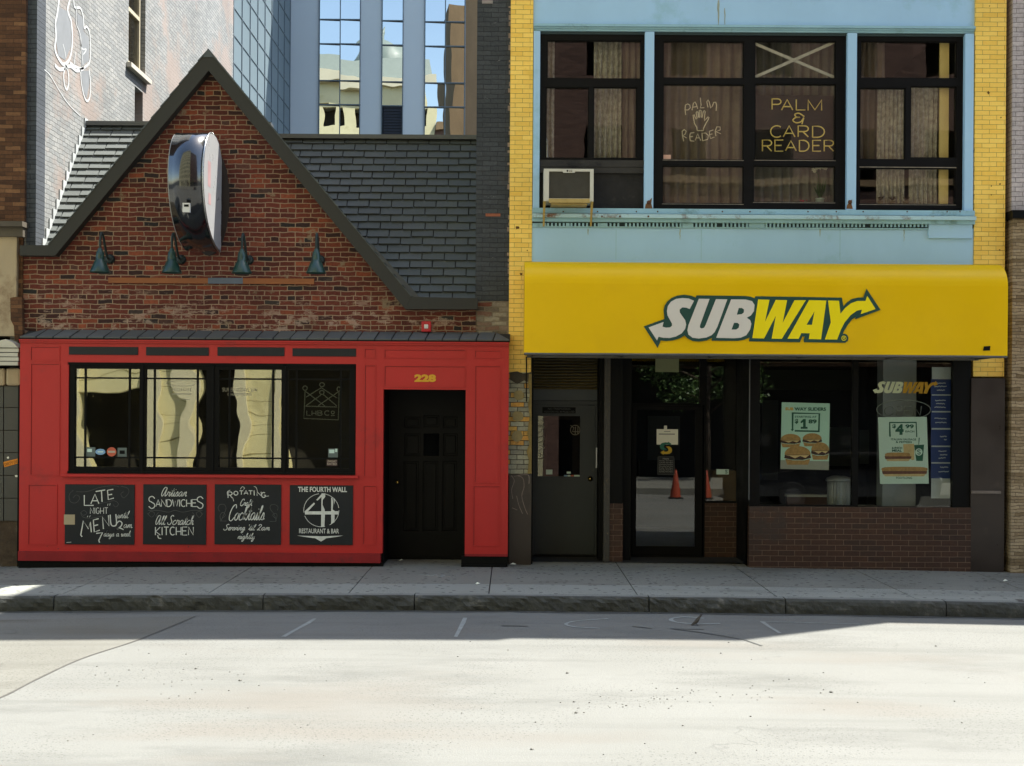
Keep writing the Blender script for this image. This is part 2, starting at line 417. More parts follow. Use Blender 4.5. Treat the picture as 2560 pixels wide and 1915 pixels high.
MT['yellow_brick'] = brickmat('yellow_glazed_brick', 'x', [(0,(.90,.58,.10)),(.5,(.95,.64,.13)),(1,(.86,.53,.08))], (.16,.095,.02), bw=.205, rh=.0655, ms=.0042, wob=.003, bdist=.003, patch=(.76,.47,.06), pscale=.8, pcut=.60, rough=.4, spec=.5, fine=.12)
MT['old_tile'] = brickmat('old_glazed_tile', 'x', [(0,(.30,.30,.22)),(.35,(.38,.38,.28)),(.55,(.22,.22,.17)),(.70,(.32,.32,.25)),(.72,(.60,.30,.06)),(1,(.58,.36,.09))], (.035,.025,.015), bw=.19, rh=.067, ms=.009, wob=.006, bdist=.007, patch=(.10,.07,.035), pscale=3.2, pcut=.60, rough=.45)
MT['white_brick'] = brickmat('white_painted_brick', 'x', [(0,(.42,.37,.36)),(1,(.50,.44,.43))], (.10,.08,.08), bw=.21, rh=.066, ms=.006, wob=.006, bdist=.006, patch=(.36,.30,.27), pscale=2, pcut=.6)
MT['ledge_stone'] = brickmat('stacked_tan_stone', 'x', [(0,(.20,.14,.075)),(.3,(.34,.25,.15)),(.7,(.42,.32,.20)),(1,(.26,.19,.11))], (.09,.06,.035), bw=.26, rh=.046, ms=.006, wob=.016, bdist=.02, squash=1.7, sqf=3, patch=(.20,.14,.08), pscale=3, pcut=.62)
MT['left_brick'] = brickmat('brown_brick', 'x', [(0,(.06,.028,.014)),(.5,(.10,.045,.02)),(.85,(.13,.06,.028)),(1,(.20,.10,.045))], (.05,.032,.02), rh=.060, ms=.006, wob=.006, bdist=.005)
MT['shop_brick'] = brickmat('shop_brick', 'x', [(0,(.042,.019,.011)),(.5,(.052,.023,.012)),(1,(.035,.018,.011))], (.18,.12,.08), bw=.228, rh=.0765, ms=.0065, wob=.003, bdist=.004, patch=(.040,.026,.019), pscale=.8, pcut=.60, rough=.6)
MT['side_brick'] = brickmat('grey_painted_side_brick', 'y', [(0,(.20,.208,.205)),(.5,(.235,.24,.235)),(1,(.275,.275,.262))], (.12,.122,.12), bw=.21, rh=.068, ms=.010, wob=.016, bdist=.006, patch=(.27,.225,.20), pscale=.45, pcut=.52, smear=(.32,.19,.12), scut=.70)
MT['granite'] = mat('polished_brown_granite', (.026,.017,.012), .35, .3, 2.5, .001, 60, .5, grime=(.055,.038,.028), gscale=1.5, gcut=.58)
MT['blue'] = mat('blue_painted_metal', (.36,.57,.76), .45, .06, 1.1, .0006, 50, .35, grime=(.28,.48,.58), gscale=.8, gcut=.56, streak=True)
MT['blue_trim'] = mat('blue_trim', (.28,.47,.55), .5, .12, 2, .0015, 50, .35, grime=(.16,.27,.28), gscale=2.4, gcut=.58)
MT['blue_rust'] = mat('rusted_blue_ledge', (.38,.56,.62), .5, .08, 2, .002, 50, .35, grime=(.14,.06,.025), gscale=3.6, gcut=.53)
MT['teal_dark'] = mat('trim_gap', (.03,.05,.055), .8)
MT['frame_brown'] = mat('dark_window_frame', (.005,.0048,.0048), .55, .25, 3, .001, 60, .12)
MT['plank'] = mat('weathered_plank', (.040,.037,.033), .8, .35, 3, .004, 20, .2, grime=(.015,.014,.013), gscale=2.2, gcut=.5)
MT['char'] = mat('charred_board', (.022,.021,.020), .85, .5, 2.5, .012, 9, .2, grime=(.06,.055,.045), gscale=3.5, gcut=.62)
# awning vinyl
MT['awning'] = mat('yellow_awning_vinyl', (.95,.585,.001), .42, .04, 1.4, .002, 5, .35, grime=(.92,.56,.002), gscale=1.1, gcut=.52)
_m = MT['awning']; _nt = _m.node_tree; _b = _nt.nodes['Principled BSDF']; _o = _nt.nodes['Material Output']
_t = N(_nt, 'ShaderNodeBsdfTranslucent'); _t.inputs[0].default_value = (.75,.50,.01,1); _x = N(_nt, 'ShaderNodeMixShader'); _x.inputs[0].default_value = .22
L(_nt, _b.outputs[0], _x.inputs[1]); L(_nt, _t.outputs[0], _x.inputs[2]); L(_nt, _x.outputs[0], _o.inputs[0])
MT['awning_under'] = mat('awning_frame', (.10,.10,.095), .5, .3, 3, 0, 40, .5, .3)
MT['logo_green'] = mat('sign_green', (.010,.055,.042), .45, .08)
MT['logo_white'] = mat('sign_white', (.62,.58,.52), .45, .04)
MT['logo_yellow'] = mat('sign_yellow', (.85,.68,.002), .45, .03)
MT['ac_white'] = mat('cream_enamel', (.55,.53,.45), .4, .06, 3, 0, 40, .5, grime=(.20,.11,.04), gscale=5, gcut=.63)
MT['ac_grille'] = mat('dusty_grille', (.10,.095,.082), .7, .25, 4, .002, 60, .3, grime=(.22,.21,.18), gscale=14, gcut=.68)
MT['bracket'] = mat('yellowed_steel', (.40,.29,.10), .5, .2, 5, 0, 40, .4, grime=(.10,.05,.02), gscale=9, gcut=.6)
MT['dark'] = mat('dark_interior', (.012,.012,.012), .9, .2)
MT['room'] = mat('dim_room', (.05,.045,.038), .9, .2)
MT['concrete'] = None
MT['granite_kerb'] = mat('granite_kerb', (.060,.061,.054), .85, .45, 5, .02, 14, .3, grime=(.15,.14,.12), gscale=5, gcut=.58)
MT['lamp_green'] = mat('green_enamel', (.014,.046,.038), .35, .15, 3, 0, 40, .5, grime=(.03,.07,.06), gscale=6, gcut=.6)
MT['lamp_dark'] = mat('dark_green_iron', (.012,.022,.020), .5, .2)
MT['wood'] = mat('orange_board', (.26,.095,.035), .75, .2, 2, .002, 20, .3)
MT['wood_blue'] = mat('greyblue_paint', (.11,.13,.16), .75, .2, 2, .002, 20, .3)
MT['alarm'] = mat('red_plastic', (.45,.010,.022), .3, .05)
MT['white_plastic'] = mat('white_plastic', (.6,.6,.58), .35, .05)
MT['neon_y'] = mat('unlit_yellow_tube', (.95,.74,.22), .25, .05, 5, 0, 40, .6)
MT['neon_w'] = mat('unlit_pale_tube', (.85,.74,.55), .25, .05, 5, 0, 40, .6)
MT['neon_g'] = mat('unlit_grey_tube', (.60,.66,.62), .3, .05, 5, 0, 40, .6)
MT['neon_dim'] = mat('unlit_dim_tube', (.20,.22,.21), .3, .05, 5, 0, 40, .6)
MT['curtain'] = mat('lace_curtain', (.44,.41,.36), .95, .55, 16, .004, 40, .1)
MT['curtain_b'] = mat('brown_curtain', (.20,.165,.135), .95, .25, 3, .003, 40, .1)
MT['curtain_g'] = mat('grey_curtain', (.20,.19,.17), .95, .25, 3, .003, 40, .1)
MT['cream_strip'] = mat('cream_cloth', (.80,.62,.25), .9, .08)
MT['tape'] = mat('old_tape', (.30,.27,.20), .7, .25, 20, 0, 40, .3)
MT['sticker_pink'] = mat('pink_sticker', (.62,.36,.26), .6, .05)
MT['poster'] = mat('poster_mint', (.46,.70,.60), .5, .05, 2)
MT['poster_b'] = mat('poster_pale', (.55,.70,.62), .5, .05, 2)
MT['paper'] = mat('white_paper', (.80,.80,.68), .7, .05, 5)
MT['print_green'] = mat('print_green', (.010,.09,.055), .5, .05)
MT['print_orange'] = mat('print_orange', (.62,.32,.02), .5, .05)
MT['bun'] = mat('print_bun', (.40,.23,.08), .5, .35, 22)
MT['bun_dk'] = mat('print_crust', (.14,.05,.03), .5, .35, 22)
MT['meat'] = mat('print_meat', (.05,.018,.014), .5, .4, 30)
MT['cheese'] = mat('print_cheese', (.58,.42,.20), .5, .2, 20)
MT['navy'] = mat('print_navy', (.012,.035,.16), .45, .05)
MT['cone'] = mat('orange_cone', (.34,.05,.018), .5, .08, 4)
MT['rubber'] = mat('black_rubber', (.015,.015,.015), .7, .1)
MT['bin'] = mat('galvanised_bin', (.22,.23,.24), .4, .15, 5, 0, 40, .5, .2)
MT['paint_white'] = mat('white_paint', (.55,.56,.54), .7, .15, 9)
MT['graffiti'] = mat('white_spray_paint', (.46,.47,.47), .8, .1, 9)
MT['graffiti_dk'] = mat('grey_spray_paint', (.19,.20,.21), .8, .15, 6)
MT['grey_door'] = mat('grey_steel_door', (.030,.036,.037), .5, .15, 1.5, .0012, 40, .4, grime=(.05,.052,.052), gscale=2.5, gcut=.6)
MT['grey_panel'] = mat('grey_panel', (.075,.085,.09), .6, .1)
MT['louver'] = mat('brass_louver', (.22,.17,.07), .5, .15, 3, 0, 40, .4)
MT['brown_paper'] = mat('brown_paper', (.10,.072,.045), .8, .25, 6, .003, 20)
MT['beige_stone'] = mat('beige_stone', (.38,.30,.19), .8, .12, 1.5, .004, 20, .3, grime=(.22,.15,.085), gscale=1.1, gcut=.53)
MT['dark_tile'] = mat('dark_stone_tile', (.060,.058,.048), .5, .2, 1.5, .002, 30, .4, grime=(.04,.038,.03), gscale=1.5, gcut=.55)
MT['white_cast'] = mat('cream_cast_iron', (.50,.47,.38), .6, .1, 3, .002, 20, .3, grime=(.3,.27,.2), gscale=3, gcut=.6)
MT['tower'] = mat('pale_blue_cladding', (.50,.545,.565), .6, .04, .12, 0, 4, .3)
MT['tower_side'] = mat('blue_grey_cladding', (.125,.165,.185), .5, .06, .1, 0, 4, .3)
MT['mullion'] = mat('grey_mullion', (.10,.13,.15), .5, .1)
MT['sandstone'] = mat('brown_sandstone', (.22,.15,.085), .9, .25, 1.2, .01, 6, .2, streak=True)
MT['cream_stone'] = mat('cream_limestone', (.66,.60,.37), .85, .10, .6, .004, 6, .2, grime=(.52,.46,.25), gscale=.5, gcut=.56)
MT['pale_stone'] = mat('pale_limestone', (.62,.57,.42), .85, .10, .5, .004, 6, .2)
MT['far_brick'] = brickmat('far_brown_brick', 'x', [(0,(.11,.06,.045)),(.5,(.14,.078,.058)),(1,(.18,.10,.075))], (.16,.12,.10), ms=.01, wob=.003, bdist=.004)
MT['roof_gravel'] = mat('flat_roof', (.10,.10,.095), .9, .2)
MT['bark'] = mat('bark', (.07,.05,.035), .9, .3, 6, .01, 20)
MT['leaf'] = mat('leaf', (.07,.13,.03), .5, .35, 3)
MT['terracotta'] = mat('cream_pot', (.35,.27,.17), .7, .1)
MT['petal_w'] = mat('white_petal', (.62,.60,.42), .6, .1)
MT['petal_r'] = mat('pink_petal', (.45,.05,.08), .6, .1)
MT['green_stem'] = mat('green_stem', (.05,.10,.03), .6, .1)
MT['feather'] = mat('grey_brown_feather', (.065,.055,.045), .8, .4, 60)
MT['feather_l'] = mat('pale_feather', (.22,.21,.19), .8, .2, 40)
MT['blue_stk'] = mat('blue_sticker', (.20,.36,.55), .5, .1)
MT['red_stk'] = mat('orange_red_sticker', (.50,.10,.05), .5, .1)
MT['orange_stk'] = mat('orange_sticker', (.72,.24,.005), .5, .08)
MT['dim_stk'] = mat('clear_sticker', (.10,.13,.12), .5, .2, 9)
MT['lilac'] = mat('cream_text', (.42,.36,.28), .6, .1)
MT['patina'] = mat('green_patina', (.15,.185,.165), .5, .1)
MT['glitter'] = mat('speckled_pillar', (.03,.026,.018), .5, .5, 30, .01, 60, .5, grime=(.16,.11,.04), gscale=22, gcut=.6)
MT['counter'] = mat('pale_counter', (.6,.61,.58), .4, .08)
MT['brown_box'] = mat('cardboard', (.16,.10,.055), .8, .1)
# glossy sign
MT['sign_black'] = mat('gloss_black_enamel', (.006,.007,.009), .16, .2, 2, 0, 40, .5, coat=1.0)
MT['sign_face'] = mat('milky_acrylic', (.30,.30,.30), .3, .01, 2, 0, 40, .5)
MT['sign_pink'] = mat('faded_pink_print', (.36,.23,.23), .35, .15, 3)
# glass
MT['g_bar'] = glass('dark_wavy_glass', .165, (.75,.76,.7), .012, .8, gtint=(1,.97,.80))
MT['g_shop'] = glass('shop_glass', .042, (.93,.95,.93), .0006, 1.0)
MT['g_up'] = glass('upper_glass', .042, (.94,.94,.92), .002, 1.1)
MT['g_tower'] = glass('tower_mirror_glass', .60, (.1,.1,.1), .010, .35, gtint=(.78,.80,.78))
MT['g_dark'] = glass('small_dark_glass', .05, (.6,.6,.6))

def ground_mat(name, a, b_, dark, spot, rough=.85, gum=True, crack=None, scale=1.0, stain=None):
    m, nt, b = nodes(name); co = N(nt, 'ShaderNodeTexCoord').outputs['Object']
    n1 = noise(nt, co, .7*scale, 7, .6); c = mix(nt, ramp(nt, n1, [(.3, 0.0), (.7, 1.0)]), a, b_)
    n2 = noise(nt, co, 90, 3, .6); c = mix(nt, .35, c, mix(nt, n2, tuple(x*.6 for x in a), tuple(x*1.4 for x in b_)))
    n3 = ramp(nt, noise(nt, co, 1.1*scale, 9, .7, (.35, 1, 1)), [(.52, 0.0), (.70, 1.0)]); c = mix(nt, n3, c, dark)
    if stain:
        n4 = ramp(nt, noise(nt, co, .55, 5, .5, (.45, 1.4, 1)), [(.55, 0.0), (.68, .8)]); c = mix(nt, n4, c, stain)
    if crack:
        vc = N(nt, 'ShaderNodeTexVoronoi'); vc.voronoi_dimensions = '2D'; vc.feature = 'DISTANCE_TO_EDGE'; vc.inputs['Scale'].default_value = .42
        ds = N(nt, 'ShaderNodeVectorMath', operation='ADD'); nn = N(nt, 'ShaderNodeTexNoise'); nn.inputs['Scale'].default_value = 2.5; nn.inputs['Detail'].default_value = 6; L(nt, co, nn.inputs['Vector'])
        L(nt, co, ds.inputs[0]); L(nt, nn.outputs['Color'], ds.inputs[1]); L(nt, ds.outputs[0], vc.inputs['Vector'])
        ck = ramp(nt, vc.outputs['Distance'], [(.003, 1.0), (.010, 0.0)])
        cm = ramp(nt, noise(nt, co, .5, 3), [(.54, 0.0), (.64, .5)]); c = mix(nt, mix(nt, 1.0, ck, cm, 'MULTIPLY'), c, crack)
        ty = ramp(nt, noise(nt, co, 1.0, 6, .6, (.10, 2.6, 1)), [(.50, 0.0), (.72, .6)]); c = mix(nt, ty, c, tuple(x*.80 for x in a))
        sp = ramp(nt, noise(nt, co, 210, 2, .7), [(.30, .78), (.62, 1.12)]); c = mix(nt, 1.0, c, sp, 'MULTIPLY')
    if gum:
        vo = N(nt, 'ShaderNodeTexVoronoi'); vo.voronoi_dimensions = '2D'; vo.inputs['Scale'].default_value = 5.0; vo.inputs['Randomness'].default_value = 1; L(nt, co, vo.inputs['Vector'])
        g = ramp(nt, vo.outputs['Distance'], [(.10, 1.0), (.14, 0.0)])
        wn = ramp(nt, noise(nt, co, 1.3, 2), [(.40, 0.0), (.48, .85)])
        c = mix(nt, mix(nt, 1.0, g, wn, 'MULTIPLY'), c, spot)
    vo = N(nt, 'ShaderNodeTexVoronoi'); vo.voronoi_dimensions = '2D'; vo.inputs['Scale'].default_value = 17; L(nt, co, vo.inputs['Vector'])
    g = ramp(nt, vo.outputs['Distance'], [(.09, 1.0), (.16, 0.0)])
    wn = ramp(nt, noise(nt, co, .8, 3), [(.46, 0.0), (.54, .7)])
    c = mix(nt, mix(nt, 1.0, g, wn, 'MULTIPLY'), c, spot)
    L(nt, c, b.inputs['Base Color']); b.inputs['Roughness'].default_value = rough; b.inputs['Specular IOR Level'].default_value = .3
    bump(nt, b, noise(nt, co, 60, 5, .65), .004)
    return m
MT['concrete'] = ground_mat('pavement_concrete', (.158,.153,.127), (.21,.205,.175), (.115,.11,.092), (.030,.028,.025))
MT['concrete_l'] = ground_mat('pavement_concrete_strip', (.225,.228,.20), (.27,.274,.24), (.175,.176,.155), (.06,.06,.055))
MT['kerb_top'] = ground_mat('kerb_top_stone', (.17,.172,.155), (.22,.222,.20), (.09,.09,.085), (.05,.05,.045), gum=False)
MT['road'] = ground_mat('road_concrete', (.138,.138,.125), (.168,.168,.155), (.112,.112,.102), (.075,.073,.066), gum=False, crack=(.085,.083,.077), scale=.8, stain=(.145,.135,.118))
MT['road_old'] = ground_mat('older_road_concrete', (.128,.124,.106), (.160,.156,.136), (.100,.094,.078), (.06,.055,.045), gum=False, crack=(.07,.065,.055), scale=1.4, stain=(.125,.105,.075))
MT['strip'] = brickmat('slate_painted_brick','x',[(0,(.050,.058,.068)),(1,(.065,.074,.085))],(.03,.035,.04),wob=.01)
MT['dirt'] = mat('dark_joint', (.02,.02,.018), .95)
# ================================================================ world, sun, camera
S = Vector((.48, .32, 1.0)).normalized()
w = bpy.data.worlds.new('World'); SC.world = w; w.use_nodes = True
wn = w.node_tree; bg = wn.nodes['Background']
sky = wn.nodes.new('ShaderNodeTexSky'); sky.sky_type = 'NISHITA'; sky.sun_disc = False
sky.sun_elevation = math.asin(S.z); sky.sun_rotation = math.atan2(S.x, S.y)
wn.links.new(sky.outputs[0], bg.inputs[0]); bg.inputs[1].default_value = .15
sd = bpy.data.lights.new('sun', 'SUN'); sd.energy = 4.8; sd.angle = math.radians(.5); sd.color = (1, .985, .965)
so = bpy.data.objects.new('sun', sd); COL.objects.link(so); so.rotation_euler = S.to_track_quat('Z', 'Y').to_euler(); so.location = (8, 6, 30)
cd = bpy.data.cameras.new('camera'); cam = bpy.data.objects.new('camera', cd); COL.objects.link(cam); SC.camera = cam
cd.sensor_fit = 'HORIZONTAL'; cd.sensor_width = 36; cd.lens = F*36/2560; cd.clip_end = 3000; cd.clip_start = .1
cd.shift_y = (HY-957.5)/2560
cam.location = (0, -D, H)
cam.rotation_euler = (Matrix.Rotation(math.radians(90), 3, 'X') @ Matrix.Rotation(ROLL, 3, 'Z')).to_euler()
vs = SC.view_settings; vs.view_transform = 'Standard'; vs.look = 'None'; vs.gamma = 1; vs.exposure = EXPO; vs.use_curve_mapping = False
vs.use_white_balance = True; vs.white_balance_temperature = 6850; vs.white_balance_tint = 7
SC.cycles.max_bounces = 10; SC.cycles.diffuse_bounces = 5; SC.cycles.glossy_bounces = 5; SC.cycles.transparent_max_bounces = 16
SC.cycles.use_denoising = True; SC.cycles.sample_clamp_indirect = 6
SC.cycles.caustics_reflective = False; SC.cycles.caustics_refractive = False

# ================================================================ ground
def zg(x): return -.065*min(1.9, (x/7.2)**2)
def sheet(x0, x1, y0, y1, z, nx=40, ny=2, rnd=0, mi=0, m=None):
    m = m or M()
    xs = [x0+(x1-x0)*i/nx for i in range(nx+1)]; ys = [y0+(y1-y0)*j/ny for j in range(ny+1)]
    for i in range(nx):
        for j in range(ny):
            m.face([(xs[i],ys[j],z+zg(xs[i])),(xs[i+1],ys[j],z+zg(xs[i+1])),(xs[i+1],ys[j+1],z+zg(xs[i+1])),(xs[i],ys[j+1],z+zg(xs[i]))], mi)
    return m
KY = -3.0
m = M(); m.face([(-600,-600,-.6),(600,-600,-.6),(600,600,-.6),(-600,600,-.6)]); tag(m.build('ground', MT['dirt']), kind='structure')
m = sheet(-60, 60, -15.55, KY+.02, -.18, 120, 4); tag(m.build('road', MT['road']), kind='structure')
# pavement: slabs with open joints over a dark bed
m = sheet(-14, 14, KY+.16, 1.9, -.016, 40, 2, mi=1)
joints = [-12.0, -10.33,-8.66,-7.0,-5.31,-3.58,-1.92,-.26,1.5,3.15,4.8,6.47,8.1,9.8,11.4,13]
def slab(m, x0, x1, y0, y1, mi, g=.007):
    n = max(2, int((x1-x0)/.4))
    x0 += g; x1 -= g
    for i in range(n):
        a, b = x0+(x1-x0)*i/n, x0+(x1-x0)*(i+1)/n
        m.face([(a,y0,zg(a)),(b,y0,zg(b)),(b,y1,zg(b)),(a,y1,zg(a))], mi)
    m.face([(x0,y0,zg(x0)-.05),(x1,y0,zg(x1)-.05),(x1,y0,zg(x1)),(x0,y0,zg(x0))], mi)
    for x in (x0, x1): m.face([(x,y0,zg(x)-.05),(x,y1,zg(x)-.05),(x,y1,zg(x)),(x,y0,zg(x))], mi)
for a, b in zip(joints[:-1], joints[1:]):
    slab(m, a, b, -1.98, 1.9, 0)
    slab(m, a, b, KY+.19, -1.99, 2)
tag(m.build('pavement', [MT['concrete'], MT['dirt'], MT['concrete_l']]), kind='structure')
# far ends of the pavement beyond the frame
m = sheet(-60, -14, KY+.16, 1.9, 0, 4, 1); sheet(14, 60, KY+.16, 1.9, 0, 4, 1, m=m)
tag(m.build('pavement', MT['concrete']), kind='structure')
# kerb: rough split granite stones, rounded front edge
kj = [-60,-40,-20,-9.0,-5.35,-2.9,-1.13,1.62,3.22,5.1,7.2,9,20,40,60]
m = M()
for a, b in zip(kj[:-1], kj[1:]):
    a2, b2 = a+.006, b-.006; n = max(1, int(min(80, (b2-a2)/.055)))
    rough = .55 if 3.22 <= a < 9 else 1.0
    prof = [(0.19,0),(.05,0),(.022,-.008),(.006,-.03),(.0,-.07),(.0,-.12),(.006,-.17),(.01,-.24)]
    rows = []
    ph = R.random()*9
    for i in range(n+1):
        x = a2+(b2-a2)*i/n; rr = []
        for k, (dy, dz) in enumerate(prof):
            am = 0 if k == 0 else (.006 if k == 1 else .017)*rough
            q = math.sin(x*5.3+ph+k)*.35 + math.sin(x*17+ph*2+k*1.7)*.3 + R.uniform(-.5,.5)
            q2 = math.sin(x*3.1+ph)*.5+R.uniform(-.4,.4)
            rr.append((x, KY+dy+am*q, dz+zg(x)+(am*.45*q2 if k in (1,2,3) else 0)))
        rows.append(rr)
    for i in range(n):
        for k in range(len(prof)-1):
            m.face([rows[i][k], rows[i+1][k], rows[i+1][k+1], rows[i][k+1]], 1 if k == 0 else 0)
    for rr in (rows[0], rows[-1]):
        m.face(rr + [(rr[0][0], KY+.19, -.24+zg(rr[0][0]))], 0)
tag(m.build('kerb', [MT['granite_kerb'], MT['kerb_top']], merge=True), kind='structure')
# gutter strip darker dirt along the kerb
m = M()
for i in range(60):
    x = -9+18*i/60; x2 = x+.3; wv = .05+.05*abs(math.sin(x*1.7))+R.uniform(0,.02); wv2 = .05+.05*abs(math.sin(x2*1.7))+R.uniform(0,.02)
    m.face([(x,KY+.02,-.176+zg(x)),(x2,KY+.02,-.176+zg(x2)),(x2,KY-wv2,-.176+zg(x2)),(x,KY-wv,-.176+zg(x))])
tag(m.build('gutter', mat('gutter_grime', (.06,.06,.055), .9, .3, 4)), kind='structure')
# painted utility marks and tar seams on the road
def gribbon(m, pts, wd, z, mi=0):
    q = [G(a, b, z) for a, b in pts]
    n = len(q); A, B = [], []
    for i in range(n):
        p, c = q[max(0,i-1)], q[min(n-1,i+1)]; tx, ty = c[0]-p[0], c[1]-p[1]; l = math.hypot(tx,ty) or 1e-6
        wv = wd*R.uniform(.7,1.2)/2
        zz = z+zg(q[i][0])
        A.append((q[i][0]-ty/l*wv, q[i][1]+tx/l*wv, zz)); B.append((q[i][0]+ty/l*wv, q[i][1]-tx/l*wv, zz))
    for i in range(n-1): m.face([A[i],B[i],B[i+1],A[i+1]], mi)
m = M()
gribbon(m, [(787,1545),(770,1556),(740,1572),(708,1590)], .05, -.176)
gribbon(m, [(1163,1544),(1158,1556),(1148,1575),(1139,1592)], .05, -.176)
gribbon(m, [(1905,1551),(1920,1562),(1950,1580)], .05, -.176)
gribbon(m, smooth([(1760,1544),(1710,1541),(1678,1546),(1690,1554),(1740,1558),(1800,1557)]), .05, -.176)
gribbon(m, smooth([(1520,1546),(1440,1552),(1415,1560),(1440,1567),(1500,1570)]), .04, -.176)
gribbon(m, [(1905,1552),(2000,1553),(2150,1556)], .025, -.176)
tag(m.build('road_marking', mat('worn_white_marking', (.25,.265,.25), .8, .3, 12)), kind='structure')
m = M()
gribbon(m, [(1676,1570),(1740,1578),(1800,1587),(1860,1597),(1905,1612)], .03, -.1755)
gribbon(m, [(1676,1570),(1700,1571),(1760,1572)], .025, -.1758)
gribbon(m, [(1580,1565),(1630,1570)], .03, -.1758); gribbon(m, [(1255,1564),(1320,1565)], .05, -.1758)
tag(m.build('tar_seam', mat('tar_seam', (.060,.062,.058), .7, .3, 12)), kind='structure')
def gpoly(m, pts, z, mi=0):
    q = [G(a, b, z) for a, b in pts]; m.face([(x, y, z+zg(x)) for x, y in q], mi)
m = M(); ln = smooth([(-160,1800),(0,1737),(90,1692),(200,1642),(330,1600),(400,1573),(488,1537)])
lo = [(-700,1860),(-560,1790),(-420,1720),(-300,1650),(-230,1610),(-180,1575),(-120,1541)]
lo = smooth(lo)
for i in range(len(ln)-1): gpoly(m, [ln[i], ln[i+1], lo[i+1], lo[i]], -.1765)
tag(m.build('road_slab', MT['road_old']), kind='structure')
m = M(); gribbon(m, ln, .022, -.1745); tag(m.build('slab_joint', mat('pale_joint', (.085,.08,.07), .9, .3, 9)), kind='structure')
# opposite pavement and its kerb
m = M(); m.box(-60,-21.0,-.3,60,-15.4,-.02); tag(m.build('opposite_pavement', MT['concrete']), kind='structure')
# loose stones on the sunny road: one scatter nobody would count
m = M()
for i in range(190):
    u = R.random()
    px = R.uniform(60, 2500) if u < .35 else R.gauss(1700, 230) if u < .8 else R.gauss(450,150)
    py = R.uniform(1600, 1905) if u < .35 else R.gauss(1745-(px-1700)*.06, 14) if u < .8 else R.gauss(1690, 35)
    if py < 1600: continue
    x, y = G(px, py, -.18); r = R.uniform(.003,.009)*(1.8 if R.random() < .08 else 1); z = -.18+zg(x)
    m.loft([[(x+r*c*math.cos(t)*R.uniform(.8,1.2), y+r*c*math.sin(t), z+h*r) for t in (0,1.26,2.5,3.8,5)] for c, h in ((1,0),(1,.5),(.5,.9))])
tag(m.build('grit', mat('grey_grit', (.15,.145,.13), .9, .3)), 'scattered grit and small stones on the sunlit road', None, kind='stuff')
# ================================================================ brick restaurant
YF = -.30      # red shopfront face
X0 = P(58,700)[0]; XR = P(1190,700)[0]; XB = P(1273,700)[0]
rest = T('brick_restaurant', 'small brick restaurant with steep dark edged gable above a red shopfront', 'building', ((X0+XR)/2, 2, 0))
# gable wall and the low wall either side
gin_l = P(147.6,642.5); gin_r = P(1015,774.5); apx = P(528,186)
zshop = P(600,838)[1]
out = [(X0, 2.9), (XB, 2.9), (XB, P(1273,756)[1]), (XR, P(1190,756)[1]), (XR, gin_r[1]), (gin_r[0], gin_r[1]), apx, gin_l, (X0, gin_l[1])]
out[6:6] = []
m = M(); m.prism([(X0,2.9),(XR,2.9),(XR,gin_r[1]+.05),(gin_r[0]+.04,gin_r[1]+.05),(apx[0],apx[1]+.12),(gin_l[0]-.04,gin_l[1]+.05),(X0,gin_l[1]+.05)], 0, .32)
m.build('gable_wall', MT['gable_brick'], rest)
m = M(); m.prism([(XR,2.9),(XB,2.9),(XB,P(1273,753)[1]),(XR,P(1190,753)[1])], .012, .30)
m.build('rubble_wall', MT['rubble'], rest)
# dark painted raking fascia with mitred feet
o = [P(60,617),P(131.6,616),P(526.4,133),P(1030,744.5),P(1195,748)]
i_ = [P(1195,775.5),P(1015,774.5),P(528,184),P(147.6,642.5),P(60,642)]
m = M(); m.prism([o[0],o[1],i_[3],i_[4]], -.16, .02); m.prism([o[1],o[2],i_[2],i_[3]], -.162, .02)
m.prism([o[2],o[3],i_[1],i_[2]], -.164, .02); m.prism([o[3],o[4],i_[0],i_[1]], -.16, .02)
m.build('fascia', MT['fascia'], rest)
# parapet body and slate edge behind the fascia
m = M(); m.prism([o[1],o[2],i_[2],i_[3]], .02, .34); m.prism([o[2],o[3],i_[1],i_[2]], .02, .34)
m.build('parapet_back', MT['fascia'], rest)
m = M()
for a, b in ((o[1],o[2]),(o[3],o[2])):
    Ln = math.hypot(b[0]-a[0], b[1]-a[1]); n = int(Ln/.20); ux, uz = (b[0]-a[0])/Ln, (b[1]-a[1])/Ln
    nx, nz = (-uz, ux) if ux > 0 else (uz, -ux)
    for k in range(n):
        s0, s1 = k*Ln/n, (k+1.1)*Ln/n
        p0 = (a[0]+ux*s0+nx*.018, a[1]+uz*s0+nz*.018); p1 = (a[0]+ux*s1+nx*.004, a[1]+uz*s1+nz*.004)
        m.prism([(a[0]+ux*s0, a[1]+uz*s0), (a[0]+ux*s1, a[1]+uz*s1), p1, p0], -.17, .36, R.randrange(4))
m.prism([P(514,151),P(526.4,131),P(540,151)], -.172, -.05, 0)
m.build('gable_edge_slates', MT['slates'], rest)
